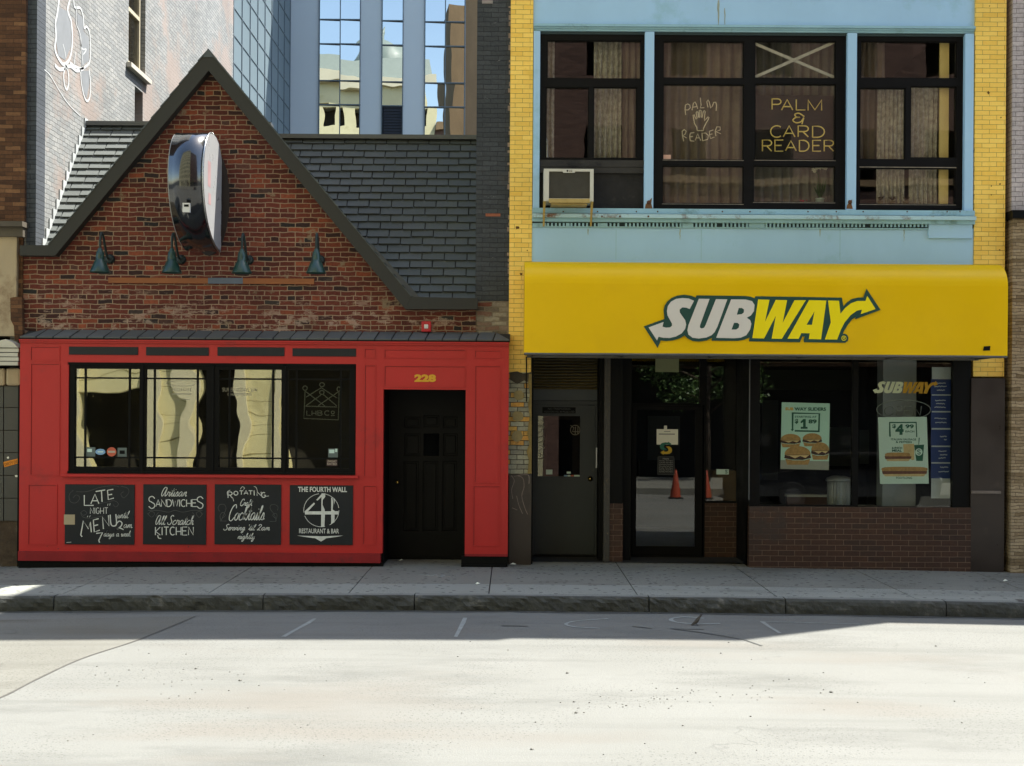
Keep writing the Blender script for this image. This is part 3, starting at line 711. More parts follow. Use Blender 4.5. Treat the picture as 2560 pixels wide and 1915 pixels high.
# main roof: real overlapping slates
YR, YE = 2.15, .25
zr = P(900,345,YR)[1]; ze = P(1100,747,.1)[1]-.02
zr_l = P(280,312,YR)[1]
xl = P(98,600,.3)[0]; xr = XR-.012
def roofpart(xa, xb, ztop, zbot, name, mats=MT['slates']):
    m = M(); Lr = math.hypot(YR-YE, ztop-zbot); nr = int(Lr/.150); uy, uz = (YR-YE)/Lr, (ztop-zbot)/Lr; ny, nz = -uz, uy
    m.face([(xa,YE,zbot),(xb,YE,zbot),(xb,YR,ztop),(xa,YR,ztop)], 4)
    for r in range(nr):
        s0, s1 = r*Lr/nr, min(Lr, (r+1.15)*Lr/nr)
        x = xa - (.165 if r % 2 else 0) - R.random()*.02
        while x < xb:
            w_ = .33+R.uniform(-.006,.006); a, b = max(xa, x+.008), min(xb, x+w_-.008); x += w_
            if b-a < .02: continue
            sl_ = s0+R.uniform(-.007,.007); t0 = .034+R.uniform(0,.006)
            k = R.randrange(4)
            A = (YE+uy*sl_+ny*t0, zbot+uz*sl_+nz*t0); B = (YE+uy*s1+ny*.006, zbot+uz*s1+nz*.006); C = (YE+uy*sl_, zbot+uz*sl_)
            m.face([(a,A[0],A[1]),(b,A[0],A[1]),(b,B[0],B[1]),(a,B[0],B[1])], k)
            m.face([(a,C[0],C[1]),(b,C[0],C[1]),(b,A[0],A[1]),(a,A[0],A[1])], k)
            m.face([(a,C[0],C[1]),(a,A[0],A[1]),(a,B[0],B[1])], k); m.face([(b,C[0],C[1]),(b,A[0],A[1]),(b,B[0],B[1])], k)
    return m
m = roofpart(xl, -2.6-1.2, zr_l, ze+.62, 'roof_left')
rf = m.build('roof', MT['slates']+[MT['dirt']], rest); tag(rf, 'sunlit roof slope left of the gable')
m = roofpart(-3.8, xr, zr, ze, 'roof_right')
rf2 = m.build('roof', MT['slates']+[MT['dirt']], rest); tag(rf2, 'shaded dark slate roof slope right of the gable')
# ridge flashing, back slope, side walls
m = M(); m.box(-3.8, YR-.12, zr-.03, xr, YR+.12, zr+.035); m.build('ridge_flashing', MT['flashing'], rf2)
m = M(); m.box(xl, YR-.12, zr_l-.03, -3.8, YR+.12, zr_l+.035); m.build('ridge_flashing', MT['flashing'], rf)
m = M(); m.prism([(a, b) for a, b in [(YR,zr_l-.04),(YR,zr-.03),(4.4,3.6),(4.4,3.5)]], 0, 1) if 0 else None
m.face([(xl,YR+.1,zr),(xr,YR+.1,zr),(xr,4.6,3.6),(xl,4.6,3.6)]); m.face([(xl,4.6,3.6),(xr,4.6,3.6),(xr,4.6,-.2),(xl,4.6,-.2)])
for x in (xl, xr): m.face([(x,.3,-.2),(x,4.6,-.2),(x,4.6,3.6),(x,YR,zr),(x,.3,ze)])
m.build('back_slope', MT['slates'][0], rest)
# step flashing along left wall & valley strip at the right of the gable
m = M(); nst = 14
for k in range(nst):
    t = k/nst; y = YE+(YR-YE)*t; z = ze+.62+(zr_l-ze-.62)*t
    m.box(-6.715, y, z, -6.695, y+(YR-YE)/nst, z+.24+.1*(k % 2)*0)
m.build('step_flashing', mat('painted_flashing', (.40,.42,.42), .7, .1), rest)
m = M(); a, b, c = P(925,612,.3), P(1032,746,.3), P(1052,746,.3)
m.prism([a, b, c, (a[0]+.03, a[1]+.01)], .20, .26); m.build('valley_flashing', MT['flashing'], rest)

# ---- slated pent strip over the shopfront
zs0 = P(660,848,YF)[1]; zs1 = P(660,829,0)[1]
m = M(); xa, xb = P(50,848,YF)[0], P(1275,857,YF)[0]; n = 29; wd = (xb-xa)/n
for k in range(n):
    a, b = xa+k*wd+.009, xa+(k+1)*wd-.009
    sk = .035
    ta, tb = (a+.20 if k == 0 else a+sk), (b-.0 if k < n-1 else b-.20)
    if k < n-1: tb = b+sk
    d = R.uniform(0,.006)
    m.face([(a,YF-.03,zs0+.012+d),(b,YF-.03,zs0+.012+d),(tb,-.004,zs1+.01),(ta,-.004,zs1+.01)], R.randrange(4))
    m.face([(a,YF-.03,zs0-.008),(b,YF-.03,zs0-.008),(b,YF-.03,zs0+.012+d),(a,YF-.03,zs0+.012+d)], 3)
m.face([(xa,YF-.026,zs0-.006),(xb,YF-.026,zs0-.006),(xb,0,zs1-.012),(xa,0,zs1-.012)], 4)
m.build('pent_roof', [mat('pent_slate_a',(.075,.08,.078),.7,.2,5,.002,30,.6),mat('pent_slate_b',(.088,.093,.09),.7,.2,5,.002,30,.6),mat('pent_slate_c',(.066,.07,.07),.7,.2,5,.002,30,.6),mat('pent_slate_d',(.08,.082,.075),.7,.2,5,.002,30,.6),MT['dirt']], rest)
m = M(); m.box(xa,YF-.045,zs0-.022,xb,YF-.005,zs0-.004); m.build('drip_edge', MT['black'], rest)

# ---- red shopfront
o_ = RC(46,852,1270,1405,YF); o_ = (P(49,1100,YF)[0], P(600,1405,YF)[1], P(1271,1100,YF)[0], zs0-.02)
win = RC(171,908,889.5,1185,YF); dr = RC(957,974,1163,1412,YF); dr = (dr[0], -.3, dr[2], dr[3])
low = P(600,1381,YF)[1]
m = M(); m.wall((o_[0], low, o_[2], o_[3]), [win, dr], YF, YF+.12)
m.build('shopfront_panel', MT['red'], rest, bevel=0)
zk = P(500,1404,YF)[1]
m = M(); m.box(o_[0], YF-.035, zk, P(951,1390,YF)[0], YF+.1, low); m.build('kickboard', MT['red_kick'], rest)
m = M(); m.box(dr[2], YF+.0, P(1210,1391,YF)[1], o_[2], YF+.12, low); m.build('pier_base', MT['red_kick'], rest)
m = M(); m.box(o_[0]-.01, YF+.01, -.2, P(958,1390,YF)[0], YF+.1, zk); m.box(P(1153,1400,YF)[0], YF+.02, -.2, o_[2], YF+.12, P(1210,1391,YF)[1]-.002)
m.box(P(1153,1400,YF)[0], YF-.02, -.2, o_[2]-.02, YF+.02, .028)
m.build('plinth', MT['black'], rest)
m = M()
for k in range(34):
    x = R.uniform(o_[0]+.05, P(948,1390,YF)[0]); z = R.uniform(zk+.02, zk+.42)*(1 if R.random() < .8 else 1.6); r_ = R.uniform(.004,.014)
    yv = YF-.036 if z < low else YF-.001
    if z < low-.015 or z > low+.015: m.face([(x+r_*R.uniform(.5,1.2)*math.cos(t_), yv, z+r_*R.uniform(.4,1)*math.sin(t_)) for t_ in (0,1.05,2.1,3.1,4.2,5.2)])
tag(m.build('chipped_paint', mat('chipped_primer',(.10,.03,.028),.8,.3,20), rest), kind='stuff')
# crown moulding and sill
m = M(); m.box(o_[0], YF-.03, P(600,860,YF)[1], o_[2], YF, zs0-.023); m.box(o_[0], YF-.05, P(600,855,YF)[1], o_[2], YF-.03, zs0-.023)
m.build('crown_moulding', MT['red'], rest)
m = M(); a = RC(156,1187,897,1194,YF); m.box(a[0],YF-.07,a[1],a[2],YF,a[3]); m.build('window_sill', MT['red'], rest, bevel=.008)
# inset panel mouldings: a thin raised bead with a dark groove
for r in [(76,866,150,902),(76,908,150,1189),(70,1211,143,1362),(910,871,939,895),(910,912,939,1192),(907,1213,941,1362),(960,873,1164,896),(960,914,1164,968),
          (1186,875,1252,896),(1186,914,1251,1208),(1182,1214,1250,1366)]:
    a = RC(*r, YF); t = .012; m = M(); g_ = M()
    for (x0,z0,x1,z1) in ((a[0],a[3]-t,a[2],a[3]),(a[0],a[1],a[0]+t,a[3]-t),(a[2]-t,a[1],a[2],a[3]-t),(a[0]+t,a[1],a[2]-t,a[1]+t)):
        m.box(x0,YF-.010,z0,x1,YF,z1)
    g_.box(a[0]+t,YF-.0015,a[3]-t-.007,a[2]-t,YF,a[3]-t); g_.box(a[0]+t,YF-.0015,a[1]+t,a[0]+t+.007,YF,a[3]-t-.007)
    pm = m.build('panel_moulding', MT['red'], rest); g_.build('groove', MT['red_line'], pm)
# black transom panels
for r in ((172,867,345,887),(365,868,522,889),(543.5,868,711,890),(731,871,890,891)):
    M().prect(*r, YF-.012, .012).build('transom_panel', MT['board'], rest, bevel=.003)
# returns of the door recess
m = M(); m.box(dr[0]-.10, YF+.12, -.2, dr[0], .62, dr[3]); m.box(dr[2], YF+.12, -.2, dr[2]+.10, .62, dr[3]); m.box(dr[0]-.1, YF+.12, dr[3], dr[2]+.1, .75, dr[3]+.08)
m.build('door_recess', MT['door_black'], rest)
# house number
m = M(); text(m, '228', RC(1036,936,1090,955,YF), YF-.004, weight=.06); hn = m.build('house_number', MT['gold'], rest)
# door
YD = .55
dz = RC(972,1014,1163,1392,YD)
door = M(); pn = []
for r in ((1011,1042,1051,1070),(1059,1038,1098,1068),(1108,1042,1144,1070),(1011,1084,1051,1140),(1059,1084,1098,1140),(1108,1084,1144,1140),
          (1009,1153,1046,1327),(1057,1153,1095,1327),(1106,1153,1141,1327)): pn.append(RC(*r, YD))
door.wall((dr[0]-.02, -.02, dr[2]+.02, dr[3]-.0), pn, YD, YD+.05)
dob = door.build('door', MT['door_black'], rest)
for k, a in enumerate(pn):
    m = M()
    if k == 4: m.box(a[0],YD+.025,a[1],a[2],YD+.031,a[3]); m.build('door_glass', MT['g_dark'], dob)
    else:
        t = .03; m.box(a[0],YD+.03,a[1],a[2],YD+.045,a[3]); m.box(a[0]+t,YD+.012,a[1]+t,a[2]-t,YD+.03,a[3]-t); m.build('door_panel', MT['door_black'], dob, bevel=.008)
kx, kz = P(993.5,1206,YD-.03)
m = M(); m.lathe_y([(.004,-.05),(.022,-.045),(.028,-.03),(.02,-.012),(.012,0),(.03,.004),(.03,.012)], kx, YD-.01, kz, 14); m.build('knob', MT['brass'], dob, smooth=True)
m = M(); m.box(dr[0]-.05, YD-.02, -.2, dr[2]+.05, YD+.1, .03); m.build('threshold', MT['black'], rest)
# ---- the four sash window
wroot = M(); YW = YF+.05
gl = [(188,922,350,1167),(365,924,517,1168),(548,924,704,1169),(721,925,874,1170)]
wroot.wall(RC(171,908,889.5,1185,YW), [RC(*r, YW) for r in gl], YW-.03, YW+.06)
wob = wroot.build('window', MT['black_frame'], rest)
m = M()
for x in (357,533,712): a = RC(x-3,912,x+3,1182,YW); m.box(a[0],YW-.05,a[1],a[2],YW-.03,a[3])
a = RC(172,908,889,914,YW); m.box(a[0],YW-.05,a[1],a[2],YW-.03,a[3]); a = RC(172,1179,889,1185,YW); m.box(a[0],YW-.06,a[1],a[2],YW-.03,a[3])
m.build('sash_rail', MT['black_frame'], wob)
vb = [(213,323.5),(386,493.5),(573.5,682),(741,851.5)]; hb = [(945,1143.6),(946.5,1144.6),(947.5,1145.5),(948,1146.5)]
for k, r in enumerate(gl):
    a = RC(*r, YW)
    M().box(a[0]-.01,YW+.012,a[1]-.01,a[2]+.01,YW+.018,a[3]+.01).build('window_pane', MT['g_bar'], wob)
    m = M()
    for x in vb[k]: q = P(x,1045,YW)[0]; m.box(q-.012,YW-.006,a[1],q+.012,YW+.010,a[3])
    for y in hb[k]: q = P((r[0]+r[2])/2,y,YW)[1]; m.box(a[0],YW-.003,q-.011,a[2],YW+.008,q+.011)
    m.build('glazing_bar', MT['black_frame'], wob)
# dim room behind
m = M(); x0, x1 = P(150,1000)[0], P(950,1000)[0]
m.face([(x0,3.2,.0),(x1,3.2,0),(x1,3.2,3),(x0,3.2,3)]); m.face([(x0,-.15,.05),(x1,-.15,.05),(x1,3.2,.05),(x0,3.2,.05)]); m.face([(x0,-.15,2.95),(x1,-.15,2.95),(x1,3.2,2.95),(x0,3.2,2.95)])
m.face([(x0,-.15,0),(x0,3.2,0),(x0,3.2,3),(x0,-.15,3)]); m.face([(x1,-.15,0),(x1,3.2,0),(x1,3.2,3),(x1,-.15,3)])
m.build('dim_room', MT['dark'], rest)
m = M(); m.box(X0,-.16,-.2,x0,.3,2.9); m.box(x1,-.16,-.2,dr[0]-.11,.3,2.9); m.box(dr[2]+.11,-.16,-.2,XB-.01,.3,2.9); m.box(x0+.01,-.17,-.2,x1-.01,.3,.55)
m.build('lower_wall', MT['black'], rest)

# ================================================================ things fixed to the restaurant
def strokes(m, st, w, y, cs, ox, oy, sc, mi=0):
    """strokes in a traced crop (origin ox,oy, scale sc) painted on plane y"""
    for q in st:
        pts = [P(ox+a/sc, oy+b/sc, y) for a, b in q]
        m.ribbon(pts, w*cs*.88, y, mi)
px_m = (D+YF)/F     # one photo unit in metres on the shopfront
YC = YF-.022
def chalkboard(r, label, fn):
    a = RC(*r, YF); t = T('chalkboard_sign', label, 'sign', ((a[0]+a[2])/2, YF, a[1]), 'black lettered boards under the red shopfront window')
    M().box(a[0],YF-.018,a[1],a[2],YF-.001,a[3]).build('board', MT['board'], t, bevel=.003)
    m = M(); fn(m); m.build('lettering', [MT['chalk'], MT['chalk_dim']], t); return t
def b1(m):
    d = lambda st, w, mi=0: strokes(m, st, w, YC, px_m, 0, 1160, 4.138, mi)
    d(cap('L',872,322,968,428)+cap('A',940,312,1024,412)+[[(990,285),(1088,268)],[(1050,280),(1056,392)]]+[[(1172,262),(1112,272),(1120,368),(1178,352)],[(1116,320),(1160,313)]], 3.0)
    d(capword('NIGHT',934,452,1116,514,.3), 1.7)
    d([[(850,752),(835,735),(862,588),(915,672),(935,600),(945,706)]]+[[(1020,565),(966,580),(975,703),(1032,684)],[(970,640),(1015,628)]]+[[(1070,672),(1060,548),(1128,640),(1122,530)]]+[smooth([(1140,525),(1148,620),(1175,642),(1205,620),(1198,518)])], 3.2)
    d(fitstrokes(script('until',.35),1214,484,1342,562), 1.3)
    d([smooth([(1210,612),(1235,590),(1262,610),(1250,645),(1208,676),(1240,662),(1278,680)])], 3.0)
    d(fitstrokes(script('am.',.2),1282,624,1372,660), 1.3)
    d([[(995,718),(1060,710),(1022,790),(1030,812)]], 3.4)
    d(fitstrokes(script('days a week',.25),1075,690,1352,775), 1.4)
    d([smooth([(790,285),(900,285),(1040,240),(1160,225),(1230,235)]), smooth([(760,270),(715,320),(730,390),(790,400),(825,350),(790,320),(755,350)]), smooth([(1250,230),(1320,250),(1330,300),(1280,350),(1250,310),(1280,285)]), smooth([(1000,415),(1100,395),(1180,380),(1225,410),(1200,445),(1170,420)]), smooth([(840,500),(870,480),(900,510),(860,530),(835,500),(860,550),(950,560),(1070,535)])], .8, 1)
    d([[(1118,410),(1112,432)],[(1140,405),(1134,430)],[(910,535),(902,550)],[(935,532),(925,550)],[(688,812),(738,808)]], 1.2)
    a = P(664+2,1286,YC)
def b2(m):
    d = lambda st, w, mi=0: strokes(m, st, w, YC, px_m, 0, 1160, 4.138, mi)
    d(fitstrokes(script('Artisan',.35),1672,240,1932,334), 2.0)
    d(cap('S',1535,335,1605,460)+cap('S',2035,338,2105,460), 2.6); d(capword('ANDWICHE',1612,368,2035,440,.2), 2.5)
    d(fitstrokes(script('All Scratch',.3),1612,530,2002,628), 2.0)
    d(capword('KITCHEN',1608,652,2000,735,.28)+[smooth([(1632,735),(1640,765),(1668,770)])], 2.6)
    d([smooth([(1530,480),(1640,480),(1740,498),(1812,480),(1890,498),(1990,480),(2095,480)]), smooth([(1525,510),(1570,550),(1600,510),(1560,490),(1535,515)]), smooth([(2100,510),(2060,552),(2030,510),(2065,490),(2090,515)]), smooth([(1640,500),(1610,540),(1645,530)]), smooth([(1990,500),(2015,540),(1975,535)])], 1.0, 1)
def b3(m):
    d = lambda st, w, mi=0: strokes(m, st, w, YC, px_m, 480, 1160, 4.1375, mi)
    for ch, x, y, rt in zip('ROTATING', (395,455,510,560,605,650,695,742), (315,302,297,294,296,300,308,320), (0,)*8):
        h = 40 if ch in 'OAATN' else 52
        if ch == 'I': d([[(x-8,y-h/2),(x-6,y+h/2)]], 2.6)
        else: d(cap(ch,x-22+(4 if ch in 'TI' else 0),y-h/2,x+20,y+h/2+(10 if ch == 'R' else 0)), 2.4)
    d([smooth([(395,270),(365,290),(370,330)]), smooth([(500,262),(520,235),(545,250),(530,262)]), smooth([(680,300),(665,245),(640,232)]), smooth([(420,345),(432,385)]), smooth([(760,335),(795,330)])], 1.4)
    d(fitstrokes(script('Craft',.3),502,362,630,455), 1.8)
    d(fitstrokes(script('Cocktails',.35),385,420,750,588), 2.4)
    d([smooth([(285,490),(270,455),(290,420),(335,420),(352,460),(330,520),(300,590)]), smooth([(300,590),(290,530),(320,500),(345,530),(315,560)]), [(290,590),(355,590)],
       smooth([(885,480),(888,440),(850,418),(812,430),(812,470),(850,520),(872,590)]), smooth([(865,590),(880,530),(860,510),(835,530),(860,560)]), [(805,593),(872,593)]], 1.0, 1)
    d(fitstrokes(script("Serving 'til 2am",.3),328,622,805,712), 1.9)
    d(fitstrokes(script('nightly',.3),472,715,650,802), 1.7)
def b4(m):
    c = lambda a, b: P(480+a/4.1375, 1160+b/4.1375, YC)
    rc = lambda x0,y0,x1,y1: RC(480+x0/4.1375,1160+y0/4.1375,480+x1/4.1375,1160+y1/4.1375,YC)
    d = lambda st, w, mi=0: strokes(m, st, w, YC, px_m, 480, 1160, 4.1375, mi)
    text(m, 'THE FOURTH WALL', rc(1097,236,1603,290), YC, weight=.03)
    text(m, 'RESTAURANT & BAR', rc(1108,668,1520,718), YC, weight=.01)
    d([arc(1338,478,182,172,0,62,8), arc(1338,478,182,172,78,160,8), arc(1338,478,182,172,172,262,12), arc(1338,478,182,172,276,352,8)], 1.5)
    for k_, q in enumerate(([(1340,303),(1378,305),(1378,340),(1352,372),(1350,420),(1372,470),(1375,520),(1370,645),(1335,650)], [(1165,490),(1515,488),(1512,522),(1170,522)],
              [(1440,350),(1452,345),(1462,400),(1455,470),(1476,485),(1474,602),(1440,622)], [(1163,492),(1262,398),(1272,412),(1190,500)], [(1285,372),(1340,310),(1345,335),(1300,378)], [(1462,350),(1476,360),(1474,420),(1466,380)])):
        m.flat([[c(*p) for p in q]], YC-.0005-.0004*k_)
    m.flat([[c(*p) for p in [(1085,740),(1340,748),(1565,740),(1480,756),(1390,768),(1335,802),(1275,768),(1180,756)]]], YC-.0005)
chalkboard((163,1211,337,1361), 'black board lettered LATE NIGHT MENU until 2am 7 days a week', b1)
chalkboard((358.5,1211,516,1361), 'black board lettered Artisan SANDWICHES All Scratch KITCHEN', b2)
chalkboard((537,1211,703,1361), 'black board lettered ROTATING Craft Cocktails Serving til 2am nightly', b3)
chalkboard((724.5,1213,882.5,1362), 'black board lettered THE FOURTH WALL with a large circled numeral', b4)
a = RC(161.5,1286,188.5,1311,YF); tag(M().box(a[0],YF-.026,a[1],a[2],YF-.0185,a[3]).build('blank_plate', mat('tan_plate', (.38,.31,.19), .6, .1)), 'small blank tan plate at the left edge of the first chalkboard', 'plate')
# gooseneck lamps
def lamp():
    x, z = P(275,648); t = T('gooseneck_lamp', '', 'wall lamp', (x,0,z), 'green gooseneck lamps over the sign board')
    m = M(); m.lathe_y([(.004,-.06),(.05,-.055),(.066,-.03),(.062,-.012),(.07,0)], x, 0, z, 18); m.build('wall_plate', MT['lamp_dark'], t, smooth=True)
    zt = z+.17+.13
    pts = smooth([(x,-.05,z),(x,-.14,z+.02),(x,-.24,z+.16),(x,-.33,z+.30),(x,-.41,z+.335),(x,-.455,z+.28),(x,-.46,z+.16),(x,-.46,z+.06)]) if 0 else None
    P3 = [(-.05,0),(-.13,.015),(-.22,.12),(-.30,.25),(-.37,.315),(-.43,.29),(-.46,.2),(-.46,.08)]
    m = M(); m.tube([(x,yy,z+zz) for yy, zz in smooth(P3)], .017, 8); m.build('arm', MT['lamp_dark'], t, smooth=True)
    m = M(); m.lathe([(.022,.10),(.032,.085),(.036,.06),(.05,.05),(.058,-.02),(.064,-.075),(.075,-.08),(.135,-.225),(.138,-.235),(.132,-.232),(.070,-.09),(.02,-.08)], x, -.46, z, 24, cap=False)
    m.build('lamp_shade', MT['lamp_green'], t, smooth=True)
    m = M(); m.lathe([(.004,-.19),(.02,-.185),(.03,-.16),(.028,-.12),(.015,-.08)], x, -.46, z, 12); m.build('bulb', MT['white_plastic'], t, smooth=True)
    return t
l0 = lamp(); base = l0.location.copy()
for k, (px, py, lb, tz) in enumerate(((275,648,'leftmost green gooseneck lamp, nearest the left slope of the gable', .02),(453,649,'second green gooseneck lamp from the left, beneath the black oval sign',-.02),
        (622,650,'green gooseneck lamp just right of the black oval sign above the board',.0),(800.5,650,'rightmost green gooseneck lamp beyond the right end of the orange board',.03))):
    c = l0 if k == 0 else copy_tree(l0)
    x, z = P(px, py); c.location = (x, 0, z); c.rotation_euler = (0, 0, tz); c['label'] = lb
# orange board under the lamps
b_ = T('wooden_board', 'long orange brown board with a grey blue stretch screwed under the lamps', 'board', (P(520,702)[0], 0, P(520,709)[1]))
a = RC(272,695,521,708.5); m = M(); m.box(a[0],-.028,a[1],a[2],-.002,a[3]); a2 = RC(608,696.5,786,710.5); m.box(a2[0],-.028,a2[1],a2[2],-.002,a2[3])
m.build('plank', MT['wood'], b_, bevel=.002)
m = M(); m.box(a[2],-.0285,a2[1]-.0,a2[0],-.002,a2[3]+.003); m.build('painted_stretch', MT['wood_blue'], b_)
# fire alarm
x, z = P(1066.5,817); t = T('fire_alarm', 'small red fire alarm box with white lens above the shopfront', 'alarm', (x,0,z-.08))
M().box(x-.068,-.075,z-.075,x+.068,-.002,z+.075).build('housing', MT['alarm'], t, bevel=.01)
M().box(x-.028,-.09,z-.03,x+.028,-.074,z+.03).build('lens', MT['white_plastic'], t, bevel=.008)
# blade sign
XS1 = (505-1280)/190.7*1.0; XS0 = XS1-.445
t = T('blade_sign', 'glossy black oval box sign with milky face projecting from the brick gable', 'sign', ((XS0+XS1)/2, -.1, P(500,628,-.3)[1]))
zb, zt = P(500,629,-.25)[1], P(480,331,-.78)[1]
def prof():
    q = []
    zc = (zb+zt)/2; hh = (zt-zb)/2
    # front curve from top over the street side to the bottom near the wall
    for k in range(33):
        u = k/32
        th = math.radians(90-180*u)
        yy = -.78 - .50*math.cos(th)*(1 if th > 0 else 1) if th >= 0 else None
        if th >= 0: q.append((-.72-.54*math.cos(th), zc+.12+ (hh-.12)*math.sin(th)))
        else:
            f = math.cos(th); q.append((-.24-1.02*f**1.05, zc+.12+(hh+.12)*math.sin(th)))
    back = [(-.22, zb+.08), (-.22, zc), (-.20, zt-.30)]
    top = [(-.25, zt-.17), (-.36, zt-.07), (-.54, zt-.008)]
    return q + back + top
pr = prof()
m = M(); n = len(pr)
def slabx(m, pr, x0, x1, mi=0, cap0=True, cap1=True):
    n = len(pr); b = len(m.v)
    m.v += [(x0,)+p for p in pr] + [(x1,)+p for p in pr]
    if cap0: m.f.append(tuple(range(b,b+n))); m.mi.append(mi)
    if cap1: m.f.append(tuple(range(b+2*n-1,b+n-1,-1))); m.mi.append(mi)
    for i in range(n):
        j = (i+1) % n; m.f.append((b+i,b+n+i,b+n+j,b+j)); m.mi.append(mi)
slabx(m, pr, XS0, XS1)
cb = m.build('cabinet', MT['sign_black'], t, merge=True)
for p in cb.data.polygons: p.use_smooth = len(p.vertices) == 4
def shrink(pr, d):
    cy = sum(p[0] for p in pr)/len(pr); cz = sum(p[1] for p in pr)/len(pr)
    return [(cy+(p[0]-cy)*(1-d/.5), cz+(p[1]-cz)*(1-d/.8)) for p in pr]
m = M(); slabx(m, shrink(pr,.016), XS1+.001, XS1+.014); m.build('sign_face', MT['sign_face'], t)
m = M(); slabx(m, shrink(pr,.016), XS0-.014, XS0-.001); m.build('sign_face', MT['sign_face'], t)
m = M()
for (ya,za,yb,zc2) in ((-1.02,zb+.78,-.86,zb+1.12),(-.98,zb+.55,-.84,zb+.70)): m.face([(XS1+.0155,ya,za),(XS1+.0155,yb,za),(XS1+.0155,yb,zc2),(XS1+.0155,ya,zc2)])
m.build('faded_print', MT['sign_pink'], t)
for rr in (shrink(pr,0.0),):
    m = M(); m.tube([(XS1+.004,)+p for p in rr+[rr[0]]], .010, 6); m.build('edge_trim', MT['steel'], t, smooth=True)
m = M(); zc3 = (zb+zt)/2
m.box(XS0+.12,-.225,zc3+.35,XS1-.12,-.02,zc3+.45); m.box(XS0+.12,-.225,zc3-.45,XS1-.12,-.02,zc3-.35); m.build('mounting_arm', MT['black'], t)
m = M(); m.lathe_y([(.5,-.035),(.5,-.002)], (XS0+XS1)/2+.02, 0, zc3-.02, 40, sx=.56, sz=1.56); m.build('shade_oval', mat('shade_oval_dark',(.030,.020,.016),.6,.2), t)  # dark oval added to stand for the shade band behind the sign
a = RC(457.5,508,476,531,-1.27); 
m = M(); m.box(a[0],-1.295,a[1],a[2],-1.255,a[3]); m.build('sticker', MT['white_plastic'], t)
m = M(); m.box(a[0]+.02,-1.297,a[3]-.05,a[2]-.015,-1.294,a[3]-.02); m.build('sticker_print', MT['black'], t)
# window stickers & neon in the sashes
YG = YW+.0085
def decal(name, label, cat, r, m_, y=YG, shape='rect', texts=(), grp=None):
    a = RC(*r, y); t = T(name, label, cat, ((a[0]+a[2])/2, y, a[1]), grp)
    m = M()
    if shape == 'rect': m.box(a[0],y-.001,a[1],a[2],y,a[3])
    else: m.lathe_y([((a[2]-a[0])/2,-.001),((a[2]-a[0])/2,0)], (a[0]+a[2])/2, y, (a[1]+a[3])/2, 24, sz=(a[3]-a[1])/(a[2]-a[0]))
    m.build('backing', m_, t)
    for (s, rr, mm) in texts:
        m = M()
        if s is None: q = RC(*rr, y); m.box(q[0],y-.0018,q[1],q[2],y-.001,q[3])
        else: text(m, s, RC(*rr, y), y-.0016, weight=.02)
        m.build('print', mm, t)
    return t
decal('window_sticker','square clear sticker at the left of the sticker row','sticker',(213,1118,238.5,1142),MT['dim_stk'],texts=((None,(218,1122,230,1130),MT['poster_b']),))
decal('window_sticker','pale blue oval sticker low in the leftmost sash','sticker',(238.5,1122,263.5,1137),MT['blue_stk'],shape='oval',texts=((None,(244,1128,258,1131),MT['poster_b']),))
decal('window_sticker','round orange red sticker low in the leftmost sash','sticker',(267,1118,291,1141),MT['red_stk'],shape='oval',texts=((None,(270,1127,288,1132),MT['lilac']),))
decal('window_sticker','dark teal square sticker right of the round red one','sticker',(294,1119.5,317,1142),MT['dim_stk'],texts=((None,(299,1126,312,1135),MT['black']),))
decal('window_sticker','grey square sticker above the rated plaque in the rightmost sash','sticker',(820.5,1121.5,845,1143.5),MT['dim_stk'],texts=((None,(823,1124,836,1133),MT['poster_b']),(None,(838,1122,843,1130),MT['poster_b'])))
decal('window_sticker','small dark sticker lettered ZAGAT RATED in the window corner','sticker',(816.5,1149,843.5,1165),mat('maroon_sticker',(.045,.015,.015),.5),texts=(('ZAGAT',(818,1150,842,1155.5),MT['lilac']),('RATED',(818,1157,842,1162.5),MT['lilac'])))
m = M(); yy = YW+.009
text(m,'SUPER BOWL LIV',RC(556,969.5,643,979,yy),yy); text(m,'CHAMPIONS',RC(569,982,629,990,yy),yy)
tag(m.build('window_lettering', mat('ghost_lettering',(.30,.28,.20),.8,.2)), 'faint ghost lettering SUPER BOWL LIV CHAMPIONS on the third sash', 'lettering')
m = M(); q = lambda pts: [P(0+a/3.941,820+b/3.941,yy) for a, b in pts]
m.ribbon(q(arc(1790,545,150,28,0,360,24)), .006, yy)
for x in range(1700,1880,22): m.ribbon(q([(x,590),(x,625)]), .006, yy)
m.ribbon(q([(1690,650),(1885,650)]), .012, yy); m.ribbon(q([(1700,700),(1870,705)]), .005, yy)
tag(m.build('window_emblem', mat('ghost_emblem',(.26,.24,.17),.8,.2)), 'faint oval outline emblem on the second sash', 'emblem')
# crown neon
t = T('crown_neon_sign', 'unlit outline crown neon sign lettered LHBCO in the rightmost sash', 'neon sign', (P(803,1050,YW+.1)[0],YW+.1,P(803,1050,YW+.1)[1]))
c = lambda a, b: P(500+a/3.94, 820+b/3.94, YW+.06)
m = M()
def tub(m, pts, y, r, conv): m.tube([(conv(*p)[0], y, conv(*p)[1]) for p in pts], r, 6)
for pts in ([(1035,620),(1030,770),(1022,890),(1362,905),(1370,620)], [(1040,770),(1350,778)], arc(1035,592,22,22,0,360,12), arc(1202,558,24,20,0,360,12), arc(1200,635,22,20,0,360,12), arc(1366,602,16,22,0,360,12),
            [(1040,625),(1230,768)], [(1360,630),(1165,765)], [(1045,680),(1195,588),(1350,690)], [(1045,765),(1190,660)], [(1215,655),(1348,768)]): tub(m, pts, YW+.06, .0065, c)
m.build('tube', MT['neon_g'], t, smooth=True)
